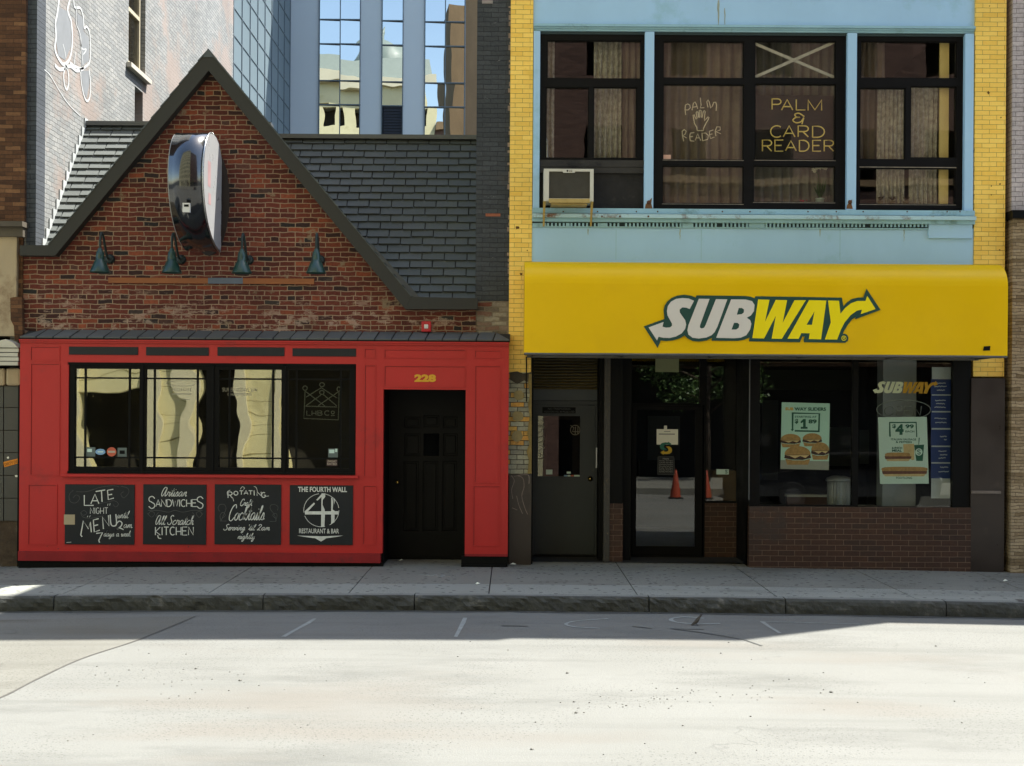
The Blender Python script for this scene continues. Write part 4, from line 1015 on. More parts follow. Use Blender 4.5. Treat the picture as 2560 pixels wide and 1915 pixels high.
for ch, x0, x1 in (('L',1052,1088),('H',1103,1143),('B',1160,1205),('C',1228,1275)):
    m = M()
    for st in CAPS[ch]: tub(m, [(x0+p[0]*(x1-x0), 860-p[1]*45) for p in st], YW+.06, .0065, c)
    m.build('letter', MT['neon_g'], t, smooth=True)
m = M(); tub(m, arc(1308,832,16,14,0,360,10), YW+.06, .006, c); tub(m, [(1290,862),(1328,862)], YW+.06, .006, c)
m.build('letter', MT['neon_g'], t, smooth=True)
# ================================================================ yellow and blue building
XL = P(1274,500)[0]; XLb = P(1331,400)[0]; XRb = P(2436,400)[0]; XRr = P(2513,500)[0]
ZT = 14.65
shop = T('yellow_brick_building', 'tall yellow brick building with a blue upper front over the sandwich shop', 'building', (3.4, 4, 0))
zy0 = P(1300,931)[1]
ZL, XU = 11.0, .60
m = M(); m.box(XL, 0, zy0, XLb, .42, ZL); m.build('pier', MT['yellow_brick'], shop)
m = M(); m.box(XRb, 0, P(2470,942)[1], XRr, .42, ZT); m.build('pier', MT['yellow_brick'], shop)
m = M(); m.box(XLb, 0, P(1800,2)[1]+.0, XRb, .42, ZT) if 0 else m.box(XU, .06, 9.2, XRb, .42, ZT-.4).box(XLb,.06,9.2,XU,.42,ZL); m.build('upper_wall', MT['yellow_brick'], shop)
m = M(); m.box(XU, -.12, ZT-.35, XRr+.06, .5, ZT); m.build('cornice', MT['blue_trim'], shop)
# old tile, plaster discs, granite base at the left pier
xo = P(1329,1000)[0]
m = M(); m.box(XL, .002, P(1300,1186)[1], xo, .4, zy0); m.build('old_tile_panel', MT['old_tile'], shop)
m = M(); a = RC(1275,931,1329,960); m.prism([(a[0],a[1]+.06),(a[0]+.1,a[1]),(a[0]+.2,a[1]+.05),(a[2],a[1]+.01),(a[2],a[3]+.01),(a[0]+.2,a[3]-.02),(a[0]+.1,a[3]+.015),(a[0],a[3])], -.012, .003); m.build('dark_patch', mat('tar_patch',(.05,.042,.03),.8,.5,6,.01,20), shop)
for k, (px, py, r) in enumerate(((1297,988.5,13),(1294.5,1041,14),(1293,1090,14.5))):
    x, z = P(px, py); n_ = [(r/178*(1+R.uniform(-.09,.09))) for _ in range(18)]
    m = M(); m.prism([(x+n_[i]*math.cos(i*math.pi/9), z+n_[i]*.95*math.sin(i*math.pi/9)) for i in range(18)], -.018, .001); m.build('adhesive_disc', mat('dried_adhesive',(.27,.22,.10),.7,.25,6,.004,30), shop)
m = M()
px_ = [(1322,935),(1329,935),(1329,1184),(1319,1184),(1322,1150),(1316,1128),(1324,1110),(1318,1085),(1324,1040),(1320,1010),(1325,985),(1320,960)]
m.prism([P(*p) for p in px_], -.02, .0); m.build('glue_strip', mat('yellow_glue',(.22,.16,.05),.6,.4,9,.012,30), shop)
m = M(); a = RC(1272,1186,1328,1425,-.03); m.box(a[0],-.03,-.2,a[2],.4,a[3]); m.build('granite_base', MT['granite'], shop)
m = M()
gp = lambda pts: [P(900+a/2.67, 820+b/2.67, -.034) for a, b in pts]
for pts in ([(1010,985),(1030,1020),(1012,1080),(1020,1140)], [(1040,985),(1085,1000),(1095,1060),(1080,1120),(1100,1200),(1120,1245)], [(1045,1120),(1060,1180),(1085,1240)], [(1015,1200),(1050,1215)], [(1030,990),(1120,978),(1128,1040)]):
    m.ribbon(gp(smooth(pts)), .009, -.0325)
m.build('scratched_marks', mat('chalky_scratch',(.20,.16,.14),.8,.3,20), shop)
# right pier base
m = M(); a = RC(2427,942,2511,1445,-.05); m.box(a[0],-.05,-.3,a[2],.4,a[3]-.02); m.build('granite_base', MT['granite'], shop)
m = M(); m.box(a[0],-.085,P(2470,1233)[1],a[2]-.06,-.045,P(2470,1226)[1]); m.build('granite_highlight', mat('pale_highlight',(.16,.13,.11),.4,.3,8), shop)  # pale strip, the highlight line on the granite put into its colour
# black painted return at the left
m = M(); m.box(P(1190,500)[0], .03, P(1230,756)[1], XL, .36, ZL); m.build('black_return_wall', MT['black_brick'], shop)
m = M()
for r in ((1214,534,1251,541),(1205,1,1232,9)): q = RC(*r,.03); m.box(q[0],.022,q[1],q[2],.03,q[3]); M().box(q[0],.022,q[1],q[2],.03,q[3]).build('exposed_brick', mat('exposed_brick',(.30,.10,.05),.9,.3,9) if r[0]==1214 else mat('worn_plaster',(.28,.24,.22),.9,.3,9), shop)
# cream peeling line between black and yellow
m = M(); xx = XL-.012
for k in range(60):
    z0 = 4.0+k*.085; z1 = z0+R.uniform(.02,.08)
    if R.random() < .7: m.box(xx-R.uniform(.002,.022), .024, z0, XL, .032, z1)
m.build('peeling_edge', mat('peeled_plaster',(.25,.19,.15),.9,.3,9), shop)
# body of the building behind
m = M(); m.box(P(1190,500)[0], .36, -.2, XL+.1, 3, ZL); m.box(P(1190,500)[0], 3, -.2, XL+.1, 11, 12.3); m.box(XL+.1,3,9.6,XU,3.3,13.0); m.box(XU-.2,.42,9.6,XU,3,13.0); m.box(XRr-.15, .42, -.2, XRr, 11, ZT-.3); m.box(XL+.1, 10.9, -.2, XRr-.15, 11, ZT-.3)
m.box(XL+.1, .42, 9.4, XRr-.15, 10.9, 9.6); m.box(XU,.42,13.0,XRr-.15,10.9,13.15); m.box(XL+.1,3.0,13.0,XU,10.9,13.15); m.box(XL+.1,.42,4.32,XRr-.15,10.9,4.5)
m.build('side_wall', MT['black_brick'], shop)
# ---- blue front
YB = .03
a = RC(1333,-120,2437,62,YB); m = M(); m.box(XLb+.002, YB, a[1], XRb-.002, .3, 9.25); m.build('spandrel', MT['blue'], shop)
m = M()
for (y0,y1,dp) in ((62,68,-.05),(68,74,-.02),(75,80,.0)):
    a = RC(1333,y0,2437,y1,YB+dp); m.box(XLb+.003,YB+dp,a[1],XRb-.003,YB+.1,a[3])
m.build('lintel_moulding', MT['blue_trim'], shop)
m = M(); a = RC(1333,80,2437,88,.06); m.box(XLb+.003,.06,a[1],XRb-.003,.2,a[3]); m.build('lintel_gap', MT['teal_dark'], shop)
for (x0,x1) in ((1333,1349.5),(1611.5,1634.5),(2118,2141.5),(2412,2434)):
    a = RC(x0,80,x1,523,.0); M().box(a[0],.0,P(1800,524)[1],a[2],.2,P(1800,80)[1]).build('mullion', MT['blue'], shop, bevel=.004)
wins = [((1349.5,84,1611.5,400), [(1367,101,1603,198),(1364,218,1472,396.5),(1483,218,1592,396.5)]),
        ((1634.5,84,2118,524), [(1657,103,1860,197),(1656.5,211,1859.5,401),(1655,415,1859,510.5),(1886,103,2089,197),(1886,210,2089,401.5),(1882.5,415,2087.5,507)]),
        ((2141.5,84,2412,524), [(2150.5,103,2392,197),(2148,220,2263,400),(2275,216,2391,396),(2147.5,420,2389,512)])]
YU = .10
for fr, ps in wins:
    a = RC(*fr, YU); W_ = M(); W_.wall(a, [RC(*p, YU) for p in ps], YU-.02, YU+.08); wo = W_.build('window', MT['frame_brown'], shop)
    for p in ps:
        q = RC(*p, YU); M().box(q[0]-.01,YU+.03,q[1]-.01,q[2]+.01,YU+.036,q[3]+.01).build('window_pane', MT['g_up'], wo)
        b = M(); t = .014
        for (x0,z0,x1,z1) in ((q[0],q[3]-t,q[2],q[3]),(q[0],q[1],q[0]+t,q[3]-t),(q[2]-t,q[1],q[2],q[3]-t),(q[0]+t,q[1],q[2]-t,q[1]+t)): b.box(x0,YU-.004,z0,x1,YU+.028,z1)
        b.build('glazing_bead', MT['frame_brown'], wo)
    if fr[0] > 1600:
        m = M()
        for p in ps:
            if p[1] > 300 or (p[1] > 200 and fr[0] < 2000):
                q = RC(*p, YU); m.box(q[0],YU-.006,q[1]-.006,q[2],YU-.0205,q[1]+.002)
                if p[1] > 400 and fr[0] > 2000: m.box(q[0],YU-.024,q[3],q[2],YU-.0205,q[3]+.012)
        m.build('worn_paint_line', mat('chipped_putty',(.20,.17,.13),.8,.5,12), wo)
m = M(); a = RC(1349.5,400,1611.5,432,.05); m.box(a[0],.05,a[1]+.085,a[2],.16,a[3]); m.box(a[0],.055,a[1],a[2]-.0,.16,a[1]+.08); m.build('weathered_plank', MT['plank'], shop)
m = M(); a = RC(1349.5,432,1611.5,523,.09); m.box(a[0],.09,a[1],a[2],.16,a[3]); m.build('charred_board', MT['char'], shop)
# sill, rusted ledge, dentils
for nm, mt_, y0, y1, dp in (('sill', MT['blue_trim'], 523,536,-.04),('rusted_ledge', MT['blue_rust'], 537,546.5,-.10),('ledge_moulding', MT['blue_trim'], 547.5,557,-.05),('dentil_back', MT['teal_dark'], 557,568,.02),('dentil_lip', MT['blue_trim'],568,571,-.01)):
    a = RC(1331,y0,2433,y1,dp); M().box(XLb+.002,dp,a[1],XRb-.004,.2,a[3]).build(nm, mt_, shop)
m = M(); x = 1368
while x < 2320:
    gap = (1415<x<1422) or (1500<x<1512) or (1548<x<1560) or (1706<x<1728) or (1795<x<1806) or (1872<x<1910) or (2163<x<2176)
    if not gap:
        a = RC(x,557.5,x+4.6,567.5,-.02); m.box(a[0],-.02,a[1],a[2],.02,a[3])
    x += 9.75
m.build('dentil_course', MT['blue_trim'], shop)
m = M()
for (x0,x1) in ((1331,1366),(1415,1424),(1500,1514),(1706,1730),(1872,1912)):
    a = RC(x0,557.5,x1,567.5,-.012); m.box(a[0],-.012,a[1],a[2],.02,a[3])
m.build('dentil_filler', MT['blue_trim'], shop)
m = M(); a = RC(2322,558,2431,596,-.02); m.box(a[0],-.02,a[1],a[2],.03,a[3]); m.build('patch_plate', MT['blue'], shop, bevel=.004)
m = M(); a = RC(1331,571,2433,665,.01); m.box(XLb+.002,.012,4.1,XRb-.002,.3,a[3]); m.build('lower_spandrel', MT['blue'], shop)
m = M()
for px in (1408,1494,1591,1644,1806,1875,2020,2091,2158,2268,2368,2400): x, z = P(px,529,-.041); m.lathe_y([(.008,-.006),(.011,0)], x, -.041, z, 8)
for px in (1505,1550,1621): x, z = P(px,541,-.101); m.lathe_y([(.011,-.008),(.014,0)], x, -.101, z, 8)
x, z = P(1622,506,0); m.lathe_y([(.02,-.03),(.03,0)], x, 0, z, 10); x, z = P(2125,505,0); m.lathe_y([(.02,-.03),(.03,0)], x, 0, z, 10)
m.build('rusty_bolt', mat('rust',(.09,.035,.015),.9,.4,12), shop)
m = M()
for (x0,y0,x1,y1) in ((1612,494,1632,523),(2116,498,2132,522)):
    a = RC(x0,y0,x1,y1,-.002); w_ = a[2]-a[0]; h_ = a[3]-a[1]; m.prism([(a[0],a[1]),(a[2],a[1]),(a[2]-.2*w_,a[1]+.5*h_),(a[2]-.1*w_,a[3]),(a[0]+.5*w_,a[1]+.7*h_),(a[0]+.1*w_,a[1]+.4*h_)], -.003, .001)
m.build('rust_patch', mat('rust_patch',(.16,.075,.03),.9,.5,9,.004,30), shop)
for (px, y0, y1, w_) in ((1796,0,66,6),(1812,20,74,3),(1880,548,560,5),(1700,572,600,3),(2050,572,592,3),(1470,572,588,3),(2260,572,605,2.5)):
    q = RC(px-w_/2,y0,px+w_/2,y1,.0); yv = YB-.001 if y0 < 70 else .011; m = M(); m.ribbon([P(px+R.uniform(-.6,.6),y0+(y1-y0)*k/6,yv) for k in range(7)], [w_/178*f for f in (.5,1,.9,.7,.6,.4,.15)], yv); m.build('rust_streak', bpy.data.materials.get('rust_streak') or mat('rust_streak',(.30,.33,.26),.8,.3,9), shop)
for px in (1753,2100,1540): q = RC(px-.6,575,px+.6,650,.011); M().box(q[0],.0105,q[1],q[2],.012,q[3]).build('panel_seam', MT['blue_trim'], shop)
# rust pits on yellow piers
for (px,py,r) in ((2471,232,4),(2502,294,2.2),(2500,460,2.5),(2478,465,2),(2478,487,2),(1293,569,5),(1318,626,2),(1313,667,4),(1303,685,4),(1319,842,2.5),(2499,625,2.5),(2474,15,1.5)):
    x, z = P(px, py); n_ = [r/178*R.uniform(.5,1.2) for _ in range(9)]
    m = M(); m.prism([(x+n_[i]*math.cos(i*.698), z+n_[i]*math.sin(i*.698)) for i in range(9)], -.003, .001)
    m.build('rust_spot', bpy.data.materials.get('rust_spot') or mat('rust_spot',(.14,.06,.01),.9,.5,12), shop)
m = M(); m.tube([(P(1316,p)[0]+R.uniform(-.004,.004), -.012, P(1316,p)[1]) for p in range(892,1012,8)], .008, 6); m.build('cable', MT['black'], shop)

# ---- ground floor
YS, YRc = -.06, 1.0
zc = 2.98
# bulkhead wall of the main window
m = M(); a = RC(1873,1268,2427,1440,YS); m.box(a[0],YS,-.3,a[2],YS+.25,a[3]); m.build('bulkhead', MT['shop_brick'], shop)
XW0, XW1 = a[0], a[2]
gw = [RC(1901,893,2133,1263,YS), RC(2147,898,2384,1268,YS)]
m = M(); zw0 = P(2100,1266,YS)[1]; m.wall((XW0, a[3]+.001, XW1, 3.3), [gw[0], gw[1]], YS+.03, YS+.13); sw = m.build('window', MT['black_frame'], shop)
for q in gw: M().box(q[0]-.01,YS+.07,q[1]-.01,q[2]+.01,YS+.076,q[3]+.01).build('window_pane', MT['g_shop'], sw)
m = M(); m.box(XW0,YS,3.3,XW1,YS+.2,4.2); m.box(XLb-.3,.1,3.0,XW0,.3,4.2); m.build('storefront_header', MT['black'], shop)
m = M(); m.box(XW0, YS+.13, -.2, XW0+.06, YRc+.02, 3.2); m.build('recess_side', MT['black_frame'], shop)
# steel edge on the frame
m = M(); q = RC(1872,892,1876,1250,YS+.02); m.box(q[0],YS+.0,q[1],q[0]+.012,YS+.03,q[3]); m.build('edge_strip', MT['flashing'], sw)
# recessed wall with sidelight and shop door
XA, XD = P(1498,1000,YRc)[0], P(1873,1000,YRc)[0]
sl_ = RC(1766,891,1849,1253,YRc); tr_ = RC(1579,890,1750,1008,YRc); dg_ = RC(1577,1012,1759,1500,YRc)
m = M(); m.wall((P(1553,1000,YRc)[0], -.2, XD+.1, 3.2), [sl_, tr_, (dg_[0],-.3,dg_[2],dg_[3])], YRc, YRc+.12); fw = m.build('storefront_frame', MT['black_frame'], shop)
M().box(sl_[0],YRc+.05,sl_[1],sl_[2],YRc+.056,sl_[3]).build('window_pane', MT['g_shop'], fw)
M().box(tr_[0],YRc+.05,tr_[1],tr_[2],YRc+.056,tr_[3]).build('window_pane', MT['g_shop'], fw)
m = M(); q = RC(1762,1258,1873,1400,YRc-.02); m.box(q[0],YRc-.03,-.2,q[2]+.05,YRc-.001,q[3]); m.build('sidelight_bulkhead', MT['shop_brick'], shop)
dz = RC(1580,1014,1756,1391,YRc); dgl = RC(1591,1025,1738,1366,YRc)
m = M(); m.wall((dz[0],.02,dz[2],dz[3]), [dgl], YRc+.01, YRc+.06); sd_ = m.build('shop_door', MT['black_frame'], shop)
M().box(dgl[0],YRc+.03,dgl[1],dgl[2],YRc+.036,dgl[3]).build('door_glass', MT['g_shop'], sd_)
q = RC(1597,1150,1604,1190,YRc); m = M(); m.tube([(q[0],YRc+.01,q[3]),(q[0],YRc-.05,q[3]),(q[0],YRc-.05,q[1]),(q[0],YRc+.01,q[1])], .012, 8); m.build('handle', MT['black'], sd_)
# brick pillar and black partition left of the shop door
m = M(); q = RC(1523,1259,1557,1410,.35); m.box(q[0],.35,-.2,q[2],.75,q[3]); m.build('brick_pillar', MT['shop_brick'], shop)
m = M(); q2 = RC(1525,885,1557,1259,.36); m.box(q2[0],.36,q[3]+.001,q2[2],.75,3.3); m.box(q2[2],.5,-.2,P(1579,1000,.5)[0],YRc,3.3); m.build('partition', MT['black'], shop)
m = M(); q = RC(1510,885,1525,1400,.33); m.box(q[0],.33,-.2,q[2],.7,3.3); m.build('speckled_pillar', MT['glitter'], shop)
# grey door bay
YG2 = .95
q = RC(1331,1002,1500,1395,YG2); lf = RC(1337,1012,1488,1380,YG2)
m = M(); m.wall((q[0],-.2,q[2],q[3]), [(lf[0],-.3,lf[2],lf[3])], YG2, YG2+.12); gf = m.build('door_frame', MT['grey_door'], shop)
wn_ = RC(1341,1035,1453,1195,YG2+.02)
m = M(); m.wall((lf[0]+.004,.035,lf[2]-.004,lf[3]-.004), [RC(1345,1040,1450,1191,YG2+.02)], YG2+.02, YG2+.06); gd = m.build('door', MT['grey_door'], shop)
m = M(); m.wall(wn_, [RC(1345,1040,1450,1191,YG2+.02)], YG2+.008, YG2+.02); m.build('window_trim', MT['grey_door'], gd, bevel=.003)
q = RC(1345,1040,1450,1191,YG2+.02); M().box(q[0],YG2+.035,q[1],q[2],YG2+.041,q[3]).build('door_glass', MT['g_dark'], gd)
m = M(); hole = RC(1367,1049,1431,1188,YG2+.05); m.wall(RC(1343,1038,1452,1193,YG2+.05), [hole], YG2+.05, YG2+.054); m.build('brown_paper_mask', MT['brown_paper'], gd)
m = M(); q = RC(1356,1018,1439,1033,YG2+.018); m.box(q[0],YG2+.014,q[1],q[2],YG2+.019,q[3]); m.build('notice_plate', MT['black'], gd)
m = M(); text(m,'NO TRESPASSING',RC(1370,1020,1426,1024.5,YG2+.013),YG2+.013); text(m,'VIOLATORS WILL BE PROSECUTED',RC(1360,1027,1436,1031.5,YG2+.013),YG2+.013); m.build('notice_lettering', MT['chalk_dim'], gd)
x, z = P(1475.5,1197,YG2); m = M(); m.lathe_y([(.004,-.025),(.018,-.022),(.024,0),(.038,.004),(.04,.02)], x, YG2, z, 16); m.build('lock', MT['brass'], gd, smooth=True)
m = M(); q = RC(1489.5,1119,1496.5,1170,YG2); m.box(q[0],YG2-.012,q[1],q[2],YG2-.001,q[3]); m.build('latch_guard', MT['steel'], gd)
m = M()
gq = lambda pts: [P(1260+a/2.854, 860+b/2.854, YG2+.034) for a, b in pts]
for pts in ([(250,545),(275,548),(275,535)],[(285,560),(250,575),(290,590),(265,615)],[(255,625),(240,650),(262,660),(280,640),(255,625)],[(245,670),(290,660),(280,690),(250,700)],[(250,720),(290,740),(250,760),(262,800)],[(250,780),(285,800),(250,820)]): m.ribbon(gq(smooth(pts)), .008, YG2+.034)
for pts in (arc(508,614,34,34,0,360,22), [(475,580),(500,600)], [(500,595),(488,625),(535,625)], [(510,590),(508,645)], [(528,590),(526,645)]): m.ribbon(gq(pts), .008, YG2+.034)
m.build('scratched_graffiti', mat('scratch',(.26,.23,.17),.8,.3,20), gd)
for r, k in (((1365,1174,1381,1186),0),((1417,1179,1427,1184),0),((1410,1187.5,1418,1194),1),((1419,1187.5,1426,1194),0),((1427,1187.5,1434,1194),2),((1435,1187.5,1451,1194),0)):
    q = RC(*r, YG2+.033); M().box(q[0],YG2+.032,q[1],q[2],YG2+.034,q[3]).build('door_sticker', (MT['poster_b'], MT['blue_stk'], MT['red_stk'])[k], gd)
pass
q = RC(1331,974,1497,1001,YG2); m = M(); m.box(q[0],YG2+.01,q[1],q[2],YG2+.1,q[3]); m.build('transom_panel', MT['grey_panel'], shop)
q = RC(1331,886,1497,973,YG2); m = M(); n = 19
for k in range(n):
    z = q[1]+(q[3]-q[1]+.3)*k/n; m.box(q[0],YG2+.0,z,q[2],YG2+.012,z+.006); m.face([(q[0],YG2+.0,z),(q[2],YG2+.0,z),(q[2],YG2+.05,z+.03),(q[0],YG2+.05,z+.03)])
m.build('louver', MT['louver'], shop); m = M(); m.box(q[0],YG2+.06,q[1],q[2],YG2+.1,3.2); m.build('louver_back', MT['dark'], shop)
m = M(); q = RC(1498,886,1510,1400,.6); m.box(q[0]-.01,.45,-.2,q[2]+.03,1.0,3.3); m.build('black_post', MT['black'], shop)
m = M(); m.box(xo-.02,.05,-.2,P(1331,1000,YG2)[0],1.1,3.2); m.build('recess_side', MT['black'], shop)
m = M(); m.box(XLb-.3,.02,3.0,XW0+.1,1.2,3.06); m.build('recess_ceiling', MT['dark'], shop)
m = M(); m.box(P(1333,1390,YG2)[0], YG2-.05, -.2, P(1500,1390,YG2)[0], YG2+.1, .03); m.box(dg_[0],YRc-.05,-.2,dg_[2],YRc+.1,.018); m.build('threshold', MT['black'], shop)
# interior
m = M(); a0, a1, yb = XLb+.0, XRb+.05, 5.5
m.face([(a0,yb,0),(a1,yb,0),(a1,yb,3.3),(a0,yb,3.3)]); m.face([(a0,.3,.01),(a1,.3,.01),(a1,yb,.01),(a0,yb,.01)]); m.face([(a0,.3,3.28),(a1,.3,3.28),(a1,yb,3.28),(a0,yb,3.28)])
m.face([(a1,.2,0),(a1,yb,0),(a1,yb,3.3),(a1,.2,3.3)]); m.face([(XA+.1,1.2,0),(XA+.1,yb,0),(XA+.1,yb,3.3),(XA+.1,1.2,3.3)])
m.build('dim_room', MT['dark'], shop)
for r, yv, c_ in (((2072,1068,2132,1165),5.4,(.10,.11,.10)),((1905,1000,1945,1200),5.4,(.05,.05,.05)),((2150,1075,2200,1160),5.4,(.10,.115,.105)),((1905,925,2130,975),5.3,(.04,.045,.03)),((1620,1040,1700,1150),5.4,(.05,.06,.065))):
    q = RC(*r,yv); M().box(q[0],yv,q[1],q[2],yv+.05,q[3]).build('wall_panel', mat('back_wall_panel',c_,.5,.1), shop)
m = M(); a0, a1, yb = XLb, XRb, 4.0; z0, z1 = 4.55, 7.9
for q in ([(a0,yb,z0),(a1,yb,z0),(a1,yb,z1),(a0,yb,z1)],[(a0,.3,z0),(a1,.3,z0),(a1,yb,z0),(a0,yb,z0)],[(a0,.3,z1),(a1,.3,z1),(a1,yb,z1),(a0,yb,z1)],[(a0,.3,z0),(a0,yb,z0),(a0,yb,z1),(a0,.3,z1)],[(a1,.3,z0),(a1,yb,z0),(a1,yb,z1),(a1,.3,z1)]): m.face(q)
m.build('dim_room', MT['room'], shop)

# ================================================================ awning with the shop name
YA = -1.0
za0 = P(1900,885.5,YA)[1]; xa0 = P(1311,770,YA)[0]; xa1 = P(2519,775,YA)[0]; zbr = P(1900,712,YA)[1]; ztp = 4.185
aw = T('shop_awning', 'long yellow vinyl awning lettered SUBWAY over the sandwich shop', 'awning', ((xa0+xa1)/2, -.5, za0))
pf = [(YA, za0), (YA, zbr)] + [(YA+.42-.42*math.cos(t), zbr+(ztp-zbr)*math.sin(t)) for t in [math.radians(9*k) for k in range(1,11)]] + [(-.05, ztp+.01)]
m = M()
nx = 44
for i in range(nx):
    a, b = xa0+(xa1-xa0)*i/nx, xa0+(xa1-xa0)*(i+1)/nx
    sg = lambda x: 0
    for k in range(len(pf)-1): m.face([(a,)+pf[k],(b,)+pf[k],(b,)+pf[k+1],(a,)+pf[k+1]])
for x in (xa0, xa1): m.face([(x,)+p for p in pf] + [(x,-.05,za0)])
ao = m.build('canvas', MT['awning'], aw, merge=True)
me = ao.data; zb_l = zbr-za0
for v in me.vertices:
    if v.co.z < zb_l+.3: v.co.y += .007*math.sin((v.co.x)*5.2)*(1 if v.co.z > .01 else .4) - .004*math.sin(v.co.x*2.1+1)
for e in me.edges:
    a_, b_ = (me.vertices[i].co for i in e.vertices)
    if abs(a_.z-zb_l) < .002 and abs(b_.z-zb_l) < .002: e.use_edge_sharp = True
for p in ao.data.polygons: p.use_smooth = len(p.vertices) == 4
m = M(); m.tube([(xa0,YA+.01,za0-.012),(xa1,YA+.01,za0-.012)], .018, 8); m.box(xa0+.05,YA+.06,za0-.03,xa1-.05,YA+.10,za0+.01)
for k in range(6):
    x = xa0+.1+(xa1-xa0-.2)*k/5; m.box(x,YA+.06,za0-.022,x+.03,-.05,za0+.008)
m.box(xa0+.05,-.09,za0-.03,xa1-.05,-.05,za0+.01); m.build('awning_frame', MT['awning_under'], aw)
LG = dict(
 out=[(155,430),(318,372),(312,300),(320,265),(340,235),(375,205),(420,187),(475,180),(530,188),(565,202),(572,185),(960,190),(1000,196),(1030,208),(1038,192),(1720,203),(1732,272),(1760,240),(1800,213),(1850,202),(1888,202),(1914,132),(2025,300),(1822,375),(1828,358),(1800,375),(1765,420),(1740,460),(1726,490),(1745,488),(1762,498),(1772,520),(1766,545),(1745,560),(1420,555),(1418,535),(1426,510),(1408,510),(1388,555),(985,548),(990,518),(950,535),(900,545),(690,543),(695,520),(650,542),(590,550),(540,545),(500,525),(478,502),(440,525),(380,542),(330,546),(290,542),(265,600)],
 S=[(552,228),(518,293),(490,282),(460,280),(438,298),(440,320),(460,350),(482,380),(490,415),(482,450),(455,485),(410,510),(360,522),(310,520),(272,512),(260,542),(193,438),(312,395),(303,432),(330,440),(362,438),(378,425),(378,408),(360,375),(343,345),(338,310),(345,270),(370,235),(410,213),(460,206),(510,210)],
 U=[(590,212),(675,213),(600,420),(598,438),(612,447),(632,440),(643,420),(725,215),(815,217),(738,430),(715,475),(690,500),(650,518),(590,526),(540,520),(508,495),(500,460),(508,420)],
 B=[[(845,217),(960,218),(1010,230),(1030,260),(1025,310),(1000,345),(968,362),(995,380),(1005,410),(995,455),(965,500),(920,520),(865,524),(727,520)],[(905,285),(930,285),(947,297),(945,320),(930,333),(890,338)],[(868,402),(895,402),(910,415),(905,440),(885,455),(848,455)]],
 W=[(1058,217),(1148,220),(1112,395),(1197,221),(1287,223),(1252,402),(1345,224),(1435,223),(1245,528),(1165,527),(1198,347),(1105,525),(1013,523)],
 A=[[(1460,223),(1597,226),(1555,532),(1458,530),(1465,485),(1400,483),(1378,528),(1290,527)],[(1503,312),(1483,418),(1440,417)]],
 Y=[(1610,226),(1697,228),(1708,330),(1745,285),(1790,248),(1840,230),(1905,229),(1920,190),(1985,293),(1868,333),(1878,298),(1840,305),(1790,340),(1740,400),(1710,460),(1682,534),(1585,533),(1632,398)])
def rnd(lp):  # soften the curved parts slightly
    return lp
def lgo(m, key, conv, y, mi=0):
    v = LG[key]; loops = v if isinstance(v[0], list) else [v]
    m.flat([[conv(*p) for p in lp] for lp in loops], y, mi)
cv = lambda a, b: P(1560+a/3.16, 680+b/3.16, YA-.004)
m = M(); lgo(m, 'out', cv, YA-.014); lo = m.build('logo_outline', MT['logo_green'], aw)
for k in 'SUBWAY':
    m = M(); lgo(m, k, cv, YA-.0165); m.build('logo_letter', MT['logo_white'] if k in 'SUB' else MT['logo_yellow'], aw)
m = M(); m.flat([[cv(*p) for p in arc(1735,523,20,20,0,360,20)[:-1]],[cv(*p) for p in arc(1735,523,16,16,0,360,20)[:-1]]], YA-.0165)
for st in CAPS['R']: m.ribbon([cv(1728+p[0]*14, 533-p[1]*20) for p in st], .008, YA-.0165)
m.build('registered_mark', MT['logo_yellow'], aw)
m = M(); m.flat([[P(*p, YA-.014) for p in ((2460,866),(2476,865),(2475,876),(2457,877))]], YA-.014); m.build('dark_patch', MT['black'], aw)
# ================================================================ air conditioner
t = T('air_conditioner', 'boxy cream window air conditioner on rusty brackets left of the plank', 'air conditioner', (P(1422,503,-.3)[0], -.1, P(1422,503,-.3)[1]))
a = RC(1359.5,422,1484,503,-.30); YAC = -.30
m = M(); gr = RC(1372.5,428.5,1475,496,-.30); m.wall(a, [(gr[0],gr[1],gr[2],gr[3])], YAC, YAC+.04); m.box(a[0],YAC+.04,a[3]-.02,a[2],.12,a[3]); m.box(a[0],YAC+.04,a[1],a[0]+.02,.12,a[3]-.02); m.box(a[2]-.02,YAC+.04,a[1],a[2],.12,a[3]-.02); m.box(a[0]+.02,YAC+.04,a[1],a[2]-.02,.12,a[1]+.02)
m.build('casing', MT['ac_white'], t, bevel=.006)
m = M(); m.box(gr[0],YAC+.03,gr[1],gr[2],YAC+.04,gr[3])
for k in range(26):
    z = gr[1]+(gr[3]-gr[1])*(k+.5)/26; m.box(gr[0],YAC+.018,z-.002,gr[2],YAC+.03,z+.002)
m.build('grille', MT['ac_grille'], t)
q = [P(1404,423,YAC),P(1441,423,YAC),P(1437,432,YAC),(P(1408,432,YAC))]
m = M(); m.prism(q, YAC-.006, YAC-.0005); m.build('badge', MT['ac_white'], t)
m = M(); text(m,'LG',RC(1423,425,1430.5,429.6,YAC-.007),YAC-.0075,weight=.02); m.lathe_y([(.013,-.001),(.013,0)], P(1418.5,427.4,YAC)[0], YAC-.0065, P(1418.5,427.4,YAC)[1], 14); m.build('badge_lettering', MT['black'], t)
m = M(); b = RC(1372,497,1474,507,YAC-.02); m.box(b[0],YAC-.03,b[1],b[2],YAC-.001,b[3]); m.box(b[0]+.03,YAC-.0,b[1]-.02,b[2]-.03,.0,b[1]-.005); m.build('base_tray', MT['bracket'], t)
